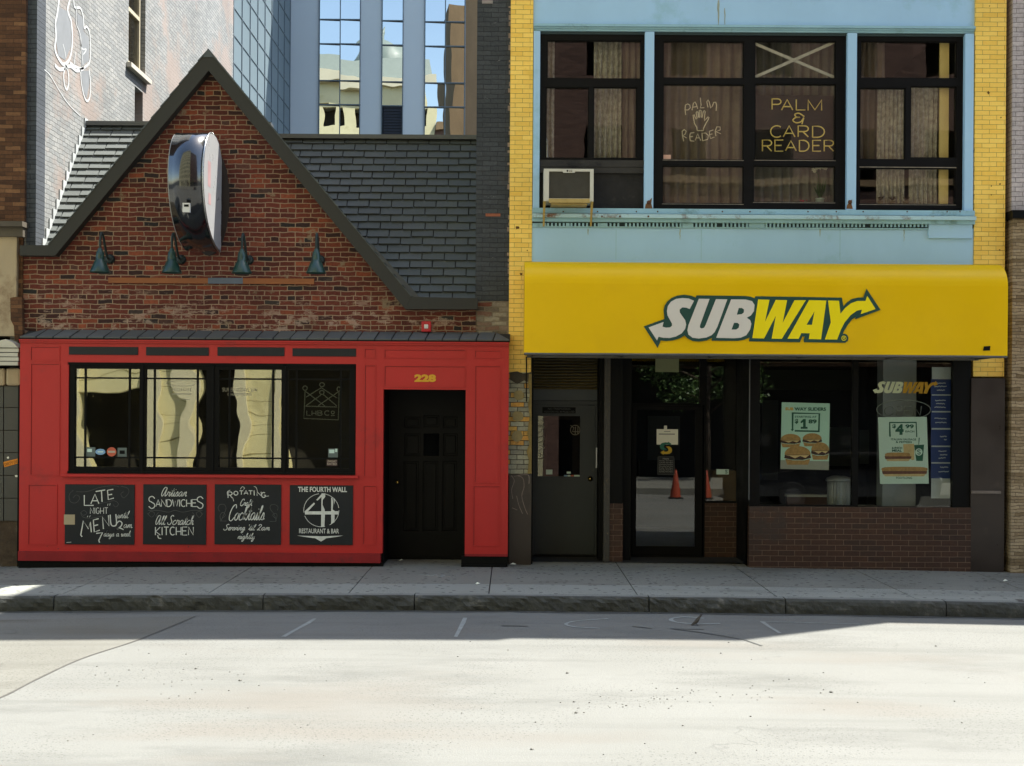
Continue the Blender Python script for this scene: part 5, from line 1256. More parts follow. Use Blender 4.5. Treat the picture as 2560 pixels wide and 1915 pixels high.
for (px, px2) in ((1361,1359),(1480,1477)):
    m = M(); p0 = P(px,503,YAC+.03); p1 = P(px2,566,-.03)
    m.prism([(p0[0]-.018,p0[1]),(p0[0]+.018,p0[1]),(p1[0]+.013,p1[1]),(p1[0]-.013,p1[1])], YAC+.02, YAC+.03); 
    m.v[-4:] = [(v[0], -.015, v[2]) if i in (2,3) else v for i, v in enumerate(m.v[-4:])]; m.v[-8:-4] = [(v[0], -.025, v[2]) if i in (2,3) else v for i, v in enumerate(m.v[-8:-4])]
    m.build('bracket_leg', MT['bracket'], t)
# ================================================================ neon signs upstairs
YN = YU+.07
cn = lambda a, b: P(1640+a/4.608, 200+b/4.608, YN)
def neon(name, label, parts, mt_, y=YN, conv=cn, r=.0065):
    allp = [p for _, sts in parts for st in sts for p in st]; cx = sum(p[0] for p in allp)/len(allp); cz = max(p[1] for p in allp)
    w_ = conv(cx, cz); t = T(name, label, 'neon sign', (w_[0], y, w_[1]))
    for nm, sts in parts:
        m = M()
        for st in sts: m.tube([(conv(*p)[0], y, conv(*p)[1]) for p in st], r, 6)
        m.build(nm, mt_, t, smooth=True)
    return t
P1 = [[(342,402),(335,340),(338,290),(365,275),(390,290),(395,320),(370,345),(342,345)]],[[(415,348),(430,270),(450,252),(465,280),(480,330)],[(420,315),(472,305)]],[[(510,205),(520,290),(508,322),(555,318)]],[[(598,315),(585,250),(600,230),(612,250),(630,325),(650,300),(665,258),(688,255),(698,290),(692,355)]],\
 [[(320,705),(305,640),(302,590),(325,570),(348,590),(335,625),(308,640),(352,668)]],[[(440,605),(395,612),(388,655),(395,700),(440,705)],[(390,655),(425,650)]],[[(452,695),(480,620),(515,698)],[(462,668),(505,665)]],[[(535,700),(530,615),(570,610),(605,640),(595,685),(535,700)]],[[(660,575),(615,590),(615,630),(628,675),(672,658)],[(615,630),(650,620)]],[[(690,645),(682,590),(700,540),(738,540),(740,575),(690,595),(748,620)]]
neon('palm_neon_sign', 'pale unlit neon sign with an outlined hand between PALM and READER', [('letter', q) for q in P1]+
  [('hand_outline', [[(475,583),(470,545),(443,500),(433,440),(427,405),(440,400),(452,430),(462,452),(473,440),(462,375),(472,362),(485,375),(490,430),(500,435),(498,355),(508,345),(520,355),(520,428),(530,435),(545,362),(557,352),(567,365),(558,430),(560,470),(580,445),(600,425),(611,432),(600,460),(575,500),(550,550),(545,582),(475,583)]])], MT['neon_w'], r=.007)
def cl(s, boxes): return [('letter', cap(ch, *bx)) for ch, bx in zip(s, boxes)]
neon('palm_card_neon_sign', 'yellow unlit neon sign reading PALM and CARD READER in four lines',
  cl('PALM', [(1337,217,1440,340),(1447,225,1575,345),(1616,225,1720,345),(1752,230,1908,350)]) + cl('&', [(1576,378,1708,492)]) +
  cl('CARD', [(1320,527,1450,660),(1467,528,1600,655),(1638,528,1755,655),(1804,532,1940,660)]) +
  cl('READER', [(1226,692,1332,820),(1370,692,1465,820),(1493,700,1615,815),(1652,695,1762,820),(1805,695,1900,820),(1938,695,2045,820)]), MT['neon_y'], r=.0095)
q = RC(1890,238,2086,399,YN+.03); M().box(q[0],YN+.03,q[1],q[2],YN+.034,q[3]).build('backing_panel', mat('smoked_panel',(.012,.011,.010),.5,.2), [o for o in bpy.data.objects if o.name == 'palm_card_neon_sign'][0])
q = RC(1655,387,1677,400,YU+.02); tag(M().box(q[0],YU+.022,q[1],q[2],YU+.028,q[3]).build('window_sticker', MT['sticker_pink']), 'small pink sticker low in the pane with the hand neon', 'sticker')
t = T('crossed_tape', 'crossed strips of old tape in the upper pane above the yellow neon', 'tape', (P(1987,197,YU)[0],YU,P(1987,197,YU)[1]))
for a_, b_ in (((1887,109),(2088,194)),((1887,193),(2089,104))):
    m = M(); p, q = P(*a_, YU+.025), P(*b_, YU+.025); l = math.hypot(q[0]-p[0],q[1]-p[1]); nx, nz = -(q[1]-p[1])/l*.021, (q[0]-p[0])/l*.021
    yo = 0 if a_[1] < 150 else -.002
    m.prism([(p[0]+nx,p[1]+nz),(q[0]+nx,q[1]+nz),(q[0]-nx,q[1]-nz),(p[0]-nx,p[1]-nz)], YU+.026+yo, YU+.0279+yo); m.build('tape_strip', MT['tape'], t)
# ================================================================ curtains
def curtain(label, r, y, mt_, folds=7, amp=.03, taper=0, grp='curtains in the upper windows'):
    a = RC(*r, y); m = M(); nx = folds*8; nz = 10
    ph = R.random()*6
    g = [[(a[0]+(a[2]-a[0])*(i/nx)*(1-taper*(j/nz)*(1-j/nz)*2), y+amp*math.sin(i/nx*folds*6.283+ph+.5*math.sin(j*.5))*(1-.3*j/nz)+.008*math.sin(i*1.9+j), a[1]+(a[3]-a[1])*j/nz) for i in range(nx+1)] for j in range(nz+1)]
    for j in range(nz):
        for i in range(nx): m.face([g[j][i],g[j][i+1],g[j+1][i+1],g[j+1][i]])
    o = m.build('curtain', mt_, smooth=True, merge=True)
    return tag(o, label, 'curtain', grp)
curtain('narrow pale curtain at the left edge above the air conditioner', (1364,98,1386,400), .34, MT['curtain'], 2)
curtain('pale lace curtain in the right half of the first upper window', (1484,98,1553,400), .34, MT['curtain'], 5, .035)
curtain('dull brown curtain at the right side of the first upper window', (1556,98,1605,400), .40, MT['curtain_b'], 3)
curtain('wide brown curtain behind the hand neon', (1655,98,1862,515), .38, MT['curtain_b'], 8, .04)
curtain('wide grey curtain behind the yellow neon', (1884,98,2092,515), .45, MT['curtain_g'], 9, .04)
curtain('pale lace curtain left of centre in the third upper window', (2192,218,2262,515), .34, MT['curtain'], 7, .028)
curtain('grey lace curtain right of centre in the third upper window', (2274,212,2345,515), .34, MT['curtain'], 6, .028)
curtain('brown curtain at the left edge of the third upper window', (2146,98,2212,410), .42, MT['curtain_b'], 4)
q = RC(2349,104,2372,515,.22); tag(M().box(q[0],.22,q[1],q[2],.26,q[3]).build('wooden_pole', MT['cream_strip'], bevel=.004), 'upright cream wooden pole inside the third upper window', 'pole')
# plants on the sills
def pot(x, y, z, r, h, name='flower_pot', label='', cat='pot', mt_=None, grp=None):
    t = T(name, label, cat, (x,y,z), grp)
    m = M(); m.lathe([(r*.75,0),(r*.8,.005),(r,h*.9),(r*1.05,h*.9),(r*1.05,h),(r*.9,h),(r*.85,h*.85)], x, y, z, 16); m.build('pot', mt_ or MT['terracotta'], t, smooth=True)
    return t
m = M(); zs = P(1990,509,.25)[1]-.01; m.box(P(1655,509,.2)[0], .19, zs-.03, P(2087,509,.2)[0], .42, zs); m.box(P(2146,509,.2)[0], .19, zs-.03, P(2390,509,.2)[0], .42, zs); tag(m.build('inner_sill', MT['frame_brown'], shop), 'dark inner window sills')
x = P(2050,500,.25)[0]; t = pot(x,.26,zs,.065,.085,'potted_orchid','white orchid in a small pale pot below the yellow neon','plant',MT['poster_b'])
m = M(); st = smooth([(x,z_) for x, z_ in [(x,zs+.08),(x-.03,zs+.25),(x-.02,zs+.42),(x-.09,zs+.50)]]); m.tube([(a,.26,b) for a, b in st], .005, 6); m.build('stem', MT['green_stem'], t)
m = M()
for k in range(5):
    an = -.6+k*.3; m.face([(x,.26,zs+.07),(x-.02+.1*math.sin(an),.24,zs+.2),(x+.16*math.sin(an),.25,zs+.26+.03*k),(x+.02+.1*math.sin(an),.28,zs+.2)])
m.build('leaf', MT['green_stem'], t)
m = M()
for px, py in ((2033,424),(2041,421),(2049,420),(2058,419),(2064,421),(2036,428)):
    fx, fz = P(px, py, .25)
    for k in range(5):
        an = k*1.2566; m.face([(fx,.235,fz),(fx+.022*math.cos(an-.5),.24,fz+.022*math.sin(an-.5)),(fx+.03*math.cos(an),.245,fz+.03*math.sin(an)),(fx+.022*math.cos(an+.5),.24,fz+.022*math.sin(an+.5))])
m.build('blossom', MT['petal_w'], t)
x = P(2009,502,.25)[0]; t = pot(x,.27,zs,.02,.03,'small_posy','small pink posy left of the orchid pot','plant')
m = M()
for k in range(9):
    fx, fz = x+R.uniform(-.045,.045), zs+.03+R.uniform(0,.035); m.lathe([(.002,-.012),(.014,0),(.002,.012)], fx, .26, fz, 6)
m.build('blossom', MT['petal_r'], t)
for k, (px, lb) in enumerate(((2201,'leftmost little cream pot on the sill of the third upper window'),(2231,'middle little cream pot on the sill of the third upper window'),(2265,'rightmost little cream pot on the sill of the third upper window'))):
    x = P(px,506,.25)[0]; t = pot(x,.25,zs,.042,.055,'flower_pot',lb,'pot',grp='little cream pots on the window sill')
    m = M()
    for i in range(26):
        an = R.uniform(0,6.28); l = R.uniform(.03,.1); m.face([(x,.25,zs+.05),(x+l*.5*math.cos(an)-.006,.25+.02*math.sin(an),zs+.05+l*.7),(x+l*math.cos(an),.25+.04*math.sin(an),zs+.05+l*R.uniform(.6,1)),(x+l*.5*math.cos(an)+.006,.25,zs+.06+l*.6)])
    m.build('foliage', mat('dry_foliage',(.12,.075,.035),.8,.3), t)
# ================================================================ posters and signs on the shop glass
YP = YS+.082
def skewquad(m, pts, y, mi=0, th=.002): m.prism([P(*p, y) for p in pts], y, y+th, mi)
t = T('slider_poster', 'mint poster of four small round sandwiches starting at 1.89', 'poster', (P(2013,1175,YP)[0],YP,P(2013,1175,YP)[1]))
m = M(); skewquad(m, [(1954.6,1005.6),(2074.6,1008.6),(2072,1175),(1951,1172)], YP); m.build('sheet', MT['poster'], t)
pc = lambda a, b: P(1930+a/7.524, 980+b/7.524, YP)
pr_ = lambda a,b,c,d: RC(1930+a/7.524,980+b/7.524,1930+c/7.524,980+d/7.524,YP)
yy = YP-.001
m = M(); skewquad(m, [(1951.6,1150),(2072.4,1153),(2072,1175),(1951,1172)], YP-.0015, th=.001); m.build('paper_mat', mat('print_grey',(.33,.33,.28),.6,.1), t)
def bun(m, cx, cy, w, h):
    top = [pc(*p) for p in arc(cx,cy,w,h,0,180,12)]; m.flat([top+[pc(cx-w,cy+h*.15),pc(cx+w,cy+h*.15)]], yy-.0007, 0)
    m.flat([[pc(cx-w*1.02,cy+h*.1),pc(cx+w*1.02,cy+h*.1),pc(cx+w*1.05,cy+h*.6),pc(cx,cy+h*.75),pc(cx-w*1.05,cy+h*.6)]], yy-.0012, 1)
    m.flat([[pc(cx-w*.9,cy+h*.15),pc(cx+w*.3,cy+h*.12),pc(cx+w*.9,cy+h*.4),pc(cx+w*.5,cy+h*.55),pc(cx+w*.1,cy+h*.3),pc(cx-w*.3,cy+h*.5)]], yy-.0017, 2)
    m.flat([[pc(cx-w*.95,cy+h*.65),pc(cx+w*.95,cy+h*.65),pc(cx+w*.85,cy+h*1.1),pc(cx-w*.85,cy+h*1.1)]], yy-.0009, 0)
# pc y grows downward on the photo, so arcs are drawn upward here
def bun2(m, cx, cy, w, h): 
    up = [(cx+w*math.cos(math.radians(a)), cy-h*math.sin(math.radians(a))) for a in range(0,181,15)]
    m.flat([[pc(*p) for p in up]+[pc(cx-w*.98,cy+h*.12),pc(cx+w*.98,cy+h*.12)]], yy-.0007, 0)
    m.flat([[pc(cx-w*.98,cy+h*.1),pc(cx+w*.98,cy+h*.1),pc(cx+w*1.04,cy+h*.5),pc(cx+w*.4,cy+h*.75),pc(cx-w*.5,cy+h*.7),pc(cx-w*1.03,cy+h*.5)]], yy-.0010, 1)
    m.flat([[pc(cx-w*.95,cy+h*.18),pc(cx+w*.9,cy+h*.14),pc(cx+w*.6,cy+h*.5),pc(cx+w*.2,cy+h*.25),pc(cx-w*.2,cy+h*.55),pc(cx-w*.6,cy+h*.25)]], yy-.0014, 2)
    m.flat([[pc(cx-w*.95,cy+h*.6),pc(cx-w*.4,cy+h*.8),pc(cx+w*.5,cy+h*.8),pc(cx+w*.97,cy+h*.6),pc(cx+w*.80,cy+h*1.35),pc(cx-w*.80,cy+h*1.35)]], yy-.0008, 0)
for k, (cx,cy,w_,h_) in enumerate(((755,880,180,105),(350,895,190,108),(905,1085,168,140),(480,1165,245,150))):
    m = M(); bun2(m, cx, cy, w_, h_); m.v = [(v[0], v[1]-.0012*k, v[2]) for v in m.v]; m.build('printed_sandwich', [MT['bun'], MT['meat'], MT['cheese']], t)
m = M(); text(m,'SUB',pr_(250,288,405,345),yy-.0005,weight=.045); m.build('print', MT['print_orange'], t)
m = M(); text(m,'WAY SLIDERS',pr_(420,288,1015,352),yy-.0005,weight=.045); text(m,'STARTING AT',pr_(428,448,838,485),yy-.0005,weight=.03); text(m,'$',pr_(428,505,495,600),yy-.0005,weight=.04); m.flat([[pc(*p) for p in ((535,560),(588,508),(634,508),(634,655),(668,655),(668,692),(540,692),(540,655),(584,655),(584,566),(545,590))]], yy-.0005); text(m,'89',pr_(685,515,842,595),yy-.0005,weight=.05)
for q in ([(370,382),(905,400),(905,415),(405,410),(400,700),(370,700)],[(875,400),(905,400),(895,755),(425,745),(430,715),(865,725)],[(352,700),(412,700),(380,742)]): m.flat([[pc(*p) for p in q]], yy-.0006)
m.build('print', MT['print_green'], t)
t = T('sausage_poster', 'pale mint poster of long sandwiches priced 4.99 each', 'poster', (P(2258,1210,YP)[0],YP,P(2258,1210,YP)[1]))
m = M(); skewquad(m, [(2195,1043),(2317,1042),(2322,1209),(2200,1210)], YP); m.build('sheet', MT['poster_b'], t)
pc = lambda a, b: P(2160+a/4.596, 920+b/4.596, YP)
pr_ = lambda a,b,c,d: RC(2160+a/4.596,920+b/4.596,2160+c/4.596,920+d/4.596,YP)
m = M(); text(m,'$',pr_(325,645,368,695),yy,weight=.04); text(m,'4',pr_(360,645,455,768),yy,weight=.06); text(m,'99',pr_(475,648,572,695),yy,weight=.045); text(m,'EACH',pr_(475,718,578,740),yy,weight=.03)
text(m,'ITALIAN SAUSAGE',pr_(310,808,600,832),yy,weight=.02); text(m,'& PEPPERS',pr_(365,840,550,863),yy,weight=.03); text(m,'6-INCH',pr_(320,905,438,930),yy,weight=.04); text(m,'MEAL',pr_(322,935,435,962),yy,weight=.04); text(m,'FOOTLONG',pr_(370,1250,552,1275),yy,weight=.02)
for q in ([(288,620),(605,618),(605,632),(302,634),(308,780),(300,798),(288,780)],[(592,632),(605,632),(612,795),(600,795)]): m.flat([[pc(*p) for p in q]], yy-.0002)
m.build('print', MT['print_green'], t)
for (x0,y0,x1,y1) in ((240,975,540,1070),(210,1140,720,1245)):
    m = M(); h_ = y1-y0; r_ = h_*.3
    m.flat([[pc(*p) for p in smooth([(x0,y0+h_*.45),(x0+r_,y0),(x1-r_,y0),(x1,y0+h_*.45)])]], yy, 0)
    m.flat([[pc(*p) for p in [(x0-5,y0+h_*.42),(x1+5,y0+h_*.42),(x1,y0+h_*.72),(x0+5,y0+h_*.75)]]], yy-.0006, 1)
    m.flat([[pc(*p) for p in [(x0+5,y0+h_*.7),(x1-5,y0+h_*.7),(x1-r_,y1),(x0+r_,y1)]]], yy-.0002, 2)
    m.build('printed_sandwich', [MT['bun'], MT['bun_dk'], MT['cheese']], t)
m = M(); m.flat([[pc(*p) for p in ((575,885),(690,880),(675,1068),(600,1068))]], yy-.0008, 0); m.flat([[pc(*p) for p in ((628,800),(640,800),(632,880),(625,880))]], yy-.0008, 0)
m.flat([[pc(*p) for p in arc(630,965,42,42,0,360,16)[:-1]]], yy-.0014, 1)
for st in CAPS['S']: m.ribbon([pc(612+p[0]*36, 990-p[1]*50) for p in st], .012, yy-.002, 0)
m.flat([[pc(*p) for p in ((450,875),(575,870),(578,1055),(545,1060),(525,975),(455,970))]], yy-.0003, 2); m.build('printed_cup', [MT['print_green'], MT['poster_b'], MT['cheese']], t)
# name sign hung in the window
t = T('hanging_name_sign', 'small white and orange SUBWAY sign hanging inside the right window', 'sign', (P(2262,984,YP+.03)[0],YP+.03,P(2262,984,YP+.03)[1]))
c2 = lambda a, b: P(2182+(a-193)*.0910, 952+(b-190)*.0925, YP+.03)
for k in 'SUBWAY': m = M(); lgo(m, k, c2, YP+.03); m.build('letter', mat('sign_cream',(.85,.86,.62),.5,.05) if k == 'S' else bpy.data.materials['sign_cream'] if k in 'UB' else MT['print_orange'], t)
# open neon
co_ = lambda a, b: P(2160+a/4.596, 920+b/4.596, YP+.05)
sh = lambda ch, x0, x1: [[(x0+p[0]*(x1-x0)+p[1]*14, 545-p[1]*105) for p in st] for st in CAPS[ch]]
neon('open_neon_sign', 'unlit oval neon sign reading OPEN above the pale poster', [('oval', [arc(455,480,310,112,0,360,36)]), ('letter', sh('O',228,340)),('letter', sh('P',370,430)),('letter', sh('E',460,530)),('letter', sh('N',562,645))], MT['neon_dim'], YP+.05, co_, .006)
# banded banner on the angled side panel
t = T('side_banner', 'tall white banner with blue bands at the right end of the shop window', 'banner', (P(2350,1246,YP)[0],YP+.05,P(2350,1246,YP)[1]))
yb_ = YP+.10
def br_(x0,y0,x1,y1,mi,m,dy=0): a = RC(x0,y0,x1,y1,yb_); m.box(a[0],yb_-dy,a[1],a[2],yb_-dy+.003,a[3],mi)
m = M(); br_(2329,918,2377,1246,0,m); m.build('sheet', mat('banner_white',(.42,.46,.48),.5,.05), t)
m = M()
for y0,y1 in ((948,986),(989,1027.5),(1031,1070),(1074,1114),(1117.5,1155.5),(1159,1196)): br_(2327,y0,2378,y1,0,m,.003)
m.build('blue_band', MT['navy'], t)
m = M()
for (y0,ws) in ((958,(2336,2364)),(966,(2336,2366)),(975,(2342,2362)),(1001,(2338,2364)),(1009,(2340,2362)),(1018,(2336,2364)),(1046,(2336,2366)),(1056,(2338,2366)),(1091,(2350,2366)),(1099,(2360,2366)),(1128,(2346,2366)),(1137,(2350,2368)),(1145,(2346,2364)),(1168,(2350,2370)),(1179,(2346,2372))):
    q = [P(ws[0]+i*(ws[1]-ws[0])/14, y0+R.uniform(-1,1.2), yb_) for i in range(15)]; m.ribbon(q, .012, yb_-.0035)
m.build('small_print', mat('banner_print',(.40,.44,.50),.6,.1), t)
# door papers, emblem and hours
YQ = YRc+.028
decal('door_paper','white paper notice taped to the glass shop door above the arrow emblem','paper',(1641.5,1073,1695,1111.5),MT['paper'],YQ,texts=((None,(1647,1084,1687,1086.5),mat('pencil',(.25,.25,.22),.8)),(None,(1660,1078,1676,1079.5),bpy.data.materials['pencil']),(None,(1660,1064,1667.5,1073),MT['paper'])))
decal('transom_paper','blank pale paper taped high in the transom over the shop door','paper',(1638.5,897,1697,930),mat('pale_paper',(.26,.28,.15),.8),YRc+.045,texts=((None,(1651,890.5,1684,896.5),MT['paper']),))
t = T('arrow_emblem', 'green and yellow curved arrow emblem on the glass shop door', 'emblem', (P(1664,1137,YQ)[0],YQ,P(1664,1137,YQ)[1]))
ce = lambda a, b: P(1620+a/9.19, 1040+b/9.19, YQ)
m = M(); m.flat([[ce(*p) for p in [(390,605),(465,608),(462,588),(545,645),(478,668),(470,655),(410,652),(372,668),(360,700),(375,735),(425,765),(428,785),(340,782),(290,755),(270,715),(278,665),(310,625)]]], YQ-.003); m.build('arrow', mat('emblem_green',(.012,.15,.10),.5), t)
m = M(); m.flat([[ce(*p) for p in [(405,702),(480,698),(530,722),(552,775),(540,830),(490,868),(420,878),(370,872),(352,892),(282,835),(370,785),(368,815),(420,822),(460,805),(470,770),(455,738)]]], YQ-.0035); m.build('arrow', mat('emblem_yellow',(.55,.36,.02),.5), t)
t = T('hours_sign', 'small black sign of white opening hours on the glass shop door', 'sign', (P(1665,1187,YQ)[0],YQ,P(1665,1187,YQ)[1]))
m = M(); a = RC(1644,1141,1686,1187,YQ); m.box(a[0],YQ-.002,a[1],a[2],YQ,a[3]); m.build('panel', MT['board'], t)
m = M(); tt = .004
for (x0,z0,x1,z1) in ((a[0],a[3]-tt,a[2],a[3]),(a[0],a[1],a[0]+tt,a[3]),(a[2]-tt,a[1],a[2],a[3]),(a[0],a[1],a[2],a[1]+tt)): m.box(x0,YQ-.003,z0,x1,YQ-.002,z1)
m.build('border', MT['chalk_dim'], t)
m = M(); text(m,'Hours',RC(1657,1144.5,1672,1148.5,YQ),YQ-.0028,weight=.02)
for k, s in enumerate(('Monday 7am-9pm','Tuesday 7am-9pm','Wednesday 7am-9pm','Thursday 7am-9pm','Friday 7am-9pm','Saturday 7am-9pm','Sunday 9am-9pm')): text(m, s, RC(1648,1150.5+k*4.55,1682,1153.8+k*4.55,YQ), YQ-.0028)
m.build('lettering', mat('dim_white',(.30,.30,.28),.7), t)
decal('window_sticker','small pale sticker low in the sidelight beside the shop door','sticker',(1791,1173,1822,1186),MT['poster_b'],YRc+.046,texts=(('S',(1813,1174.5,1819,1184),MT['print_green']),))
# ================================================================ inside the shop
def inner(name, label, cat, x0, x1, y, z0, z1, dp, mt_):
    t = tag(M().box(x0,y,z0,x1,y+dp,z1).build(name, mt_, bevel=.01), label, cat); return t
q = RC(2147,1246,2211,1266,.7)
t = T('pale_table', 'low pale table inside the right shop window under the grey column', 'table', ((q[0]+q[2])/2,.8,0))
M().box(q[0]-.2,.6,.62,q[2],1.2,.78).build('table_top', MT['counter'], t, bevel=.01)
for sx in (q[0]-.1, q[2]-.1):
    for sy in (.68,1.12): M().box(sx-.02,sy-.02,.02,sx+.02,sy+.02,.62).build('leg', MT['steel'], t)
q = RC(2207,922,2290,1240,.45); tag(M().box(q[0],.45,.02,q[2],.75,3.2).build('column', mat('grey_column',(.30,.32,.34),.5,.1), shop), 'grey column behind the pale poster')
t = T('low_partition', 'low brick coloured partition with pale ledge behind the left shop glass', 'partition', (P(2014,1262,.9)[0],.9,0))
q = RC(1968,1242,2065,1262,.9); M().box(q[0],.9,.02,q[2]+.4,1.0,q[3]).build('panel', mat('dull_red',(.10,.05,.04),.7), t); M().box(q[0]-.01,.86,q[3],q[2]+.4,1.04,q[3]+.03).build('ledge', MT['counter'], t)
t = T('ribbed_bin', 'ribbed grey metal bin with pale lid inside the left shop window', 'bin', (P(2097,1262,.5)[0],.5,.02))
x = P(2097,1262,.5)[0]; rr = []
zt_ = P(2097,1203,.5)[1]
for z in (.4,.45,zt_): rr.append([(x+(.158+.010*(k%2))*math.cos(k*math.pi/24)*1.0, .5+(.158+.010*(k%2))*math.sin(k*math.pi/24), z) for k in range(48)])
m = M(); m.loft([[(p[0],p[1],.03) for p in rr[0]]]+rr); m.build('body', MT['bin'], t)
m = M(); m.lathe([(.185,0),(.19,.02),(.175,.05),(.10,.075),(.01,.08)], x,.5,zt_,28); m.build('lid', MT['bin'], t, smooth=True)
q = RC(1781,1178,1846,1230,1.9); t = tag(M().box(q[0],1.9,.3,q[2],2.4,q[3]).build('cardboard_box', MT['brown_box'], bevel=.01), 'brown box standing inside behind the sidelight', 'box')
# ================================================================ left neighbour
lb = T('corner_building', 'tall brown brick building with a long grey painted side wall at the left', 'building', (-8.5, 4, 0))
XSW = P(89,400)[0]
xl0 = -11.5
m = M(); a = RC(0,400,62,600,-.06); x1 = P(62,400,-.06)[0]; m.box(xl0,-.06,P(30,552,-.06)[1],x1,.3,16.2); m.build('brick_front', MT['left_brick'], lb)
m = M(); m.box(x1,.01,P(75,617)[1]-.1,XSW+.004,.35,16.2); m.build('dark_corner_strip', MT['strip'], lb)
m = M(); z0 = P(30,590,-.2)[1]; m.box(xl0,-.22,P(30,566,-.2)[1],P(57,560,-.2)[0],.1,P(30,553,-.2)[1]); m.box(xl0,-.15,z0,P(57,560,-.15)[0],.1,P(30,566,-.2)[1]); m.build('stone_cornice', mat('dark_stone_cornice',(.09,.075,.055),.8,.25,3,.004,20,.3), lb)
m = M(); m.box(xl0,-.10,P(20,840,-.1)[1],P(41,700,-.1)[0],.3,z0); m.box(xl0,-.14,P(20,968,-.1)[1],P(-242,900,-.1)[0],.3,P(20,840,-.1)[1]-.002); m.box(P(-241,900,-.1)[0],-.10,P(20,919,-.1)[1],P(-62,900,-.1)[0],.3,P(20,840,-.1)[1]-.002); m.build('stone_panel', MT['beige_stone'], lb)
m = M(); m.box(P(41,700,-.1)[0]+.002,-.03,P(20,860,-.1)[1],P(60,700)[0]-.01,.3,z0); m.prism([P(27,745,-.09),P(41,742,-.09),P(56,744,-.09),P(58,850,-.09),P(38,850,-.09),P(36,815,-.09),P(28,800,-.09)], -.11, -.03); m.build('brick_quoin', MT['left_brick'], lb)
m = M(); m.prism([P(*p,-.3) for p in [(-30,868),(-5,852),(14,848),(32,856),(45,869)]], -.30, 0.0)
for k in range(4): a = RC(-60,871+k*11,47-2*(k%2),880+k*11,-.28); m.box(a[0],-.29,a[1],a[2],0,a[3])
m.build('moulded_capital', MT['white_cast'], lb)
m = M(); a = RC(-60,871,44,916,-.25); m.box(a[0],-.22,a[1],a[2],-.05,a[3]); a = RC(52,868,60,917,-.12); m.box(P(46,890,-.1)[0],-.12,a[1],P(58,890,-.1)[0],.1,a[3]); m.build('capital_core', MT['black'], lb)
m = M()
for (x0_,x1_) in ((-240,-191),(-190,-141),(-140,-91),(-90,-41),(-40,10),(11,50)): a = RC(x0_,920,x1_,964,-.2); m.box(a[0]+.004,-.17,a[1],a[2]-.004,.1,a[3])
m.build('rounded_stone', MT['beige_stone'], lb, bevel=.03)
m = M()
for (y0,y1) in ((965,1018),(1019,1075),(1076,1131),(1132,1188),(1189,1245),(1246,1302)):
    for (xa_,xb_) in ((-700,-601),(-600,-501),(-500,-401),(-400,-301),(-300,-201),(-200,-101),(-100,9),(10,56 if y0 < 1100 else 50)): a = RC(xa_,y0+.5,xb_-1,y1,-.12); m.box(a[0],-.12,a[1],a[2],.1,a[3])
m.build('stone_tile_facing', MT['dark_tile'], lb, bevel=.004)
m = M(); m.box(xl0,-.09,-.3,P(50,1350,-.1)[0],.12,P(30,965,-.1)[1]+.02); m.build('rough_base', mat('brown_rough_render',(.075,.055,.038),.9,.4,4,.02,14,.2,grime=(.12,.11,.09),gscale=4,gcut=.62), lb)
# long painted side wall with a window and a small opening
def XP(px, py, X=XSW):
    X_ = px-HX + (py-HY)*ROLL; Y_ = (py-HY) - (px-HX)*ROLL
    d = X*F/X_; return d-D, H - Y_*d/F
wy0, wz1 = XP(322,-10); wy1, _ = XP(364,0); _, wz0 = XP(345,170)
oy0, oz1 = XP(337,190); oy1, _ = XP(357,250); oz0 = oz1-.72
m = M(); m.wall((.02,-.2,12.6,16.2), [(wy0,8.15,wy1,10.3),(oy0,7.05,oy1,7.85)], XSW, XSW-.35, axis='x'); m.build('side_wall', MT['side_brick'], lb)
m = M(); m.box(XSW-.3,12.6,-.2,-12,12.9,16.2); m.box(-12,-.0,15.9,XSW-.3,12.9,16.15); m.box(-12,.3,-.2,-11.7,12.9,16.2); m.build('outer_wall', MT['left_brick'], lb)
m = M()
for (a_,b_,c_,d_) in ((wy0,8.15,wy0+.10,10.3),(wy1-.10,8.15,wy1,10.3),(wy0+.1,8.15,wy1-.1,8.27),(wy0+.1,10.2,wy1-.1,10.3),(wy0+.1,9.15,wy1-.1,9.22)): m.box(XSW-.16,a_,b_,XSW-.08,c_,d_)
so_ = m.build('side_window', mat('cream_window_frame',(.45,.40,.28),.6,.15), lb)
M().box(XSW-.13,wy0+.1,8.2,XSW-.12,wy1-.1,10.25).build('window_pane', MT['g_up'], so_)
m = M(); m.box(XSW-.34,wy0-.1,7.0,XSW-.32,wy1+.1,10.4); m.build('dark_backing', MT['dark'], lb)
m = M(); m.box(XSW-.1,wy0-.12,8.06,XSW+.09,wy1+.12,8.14); m.build('window_sill', mat('pale_sill',(.45,.42,.36),.7,.1), so_)
m = M(); rr_ = []
gxy = lambda pts: [XP(a/3.448, b/3.448) for a, b in pts]
def rib_y(m, pts, w, X, mi=0):
    t_ = M(); t_.ribbon(pts, w, 0); b = len(m.v); m.v += [(X, v[0], v[2]) for v in t_.v]; m.f += [tuple(b+i for i in f) for f in t_.f]; m.mi += [mi]*len(t_.f)
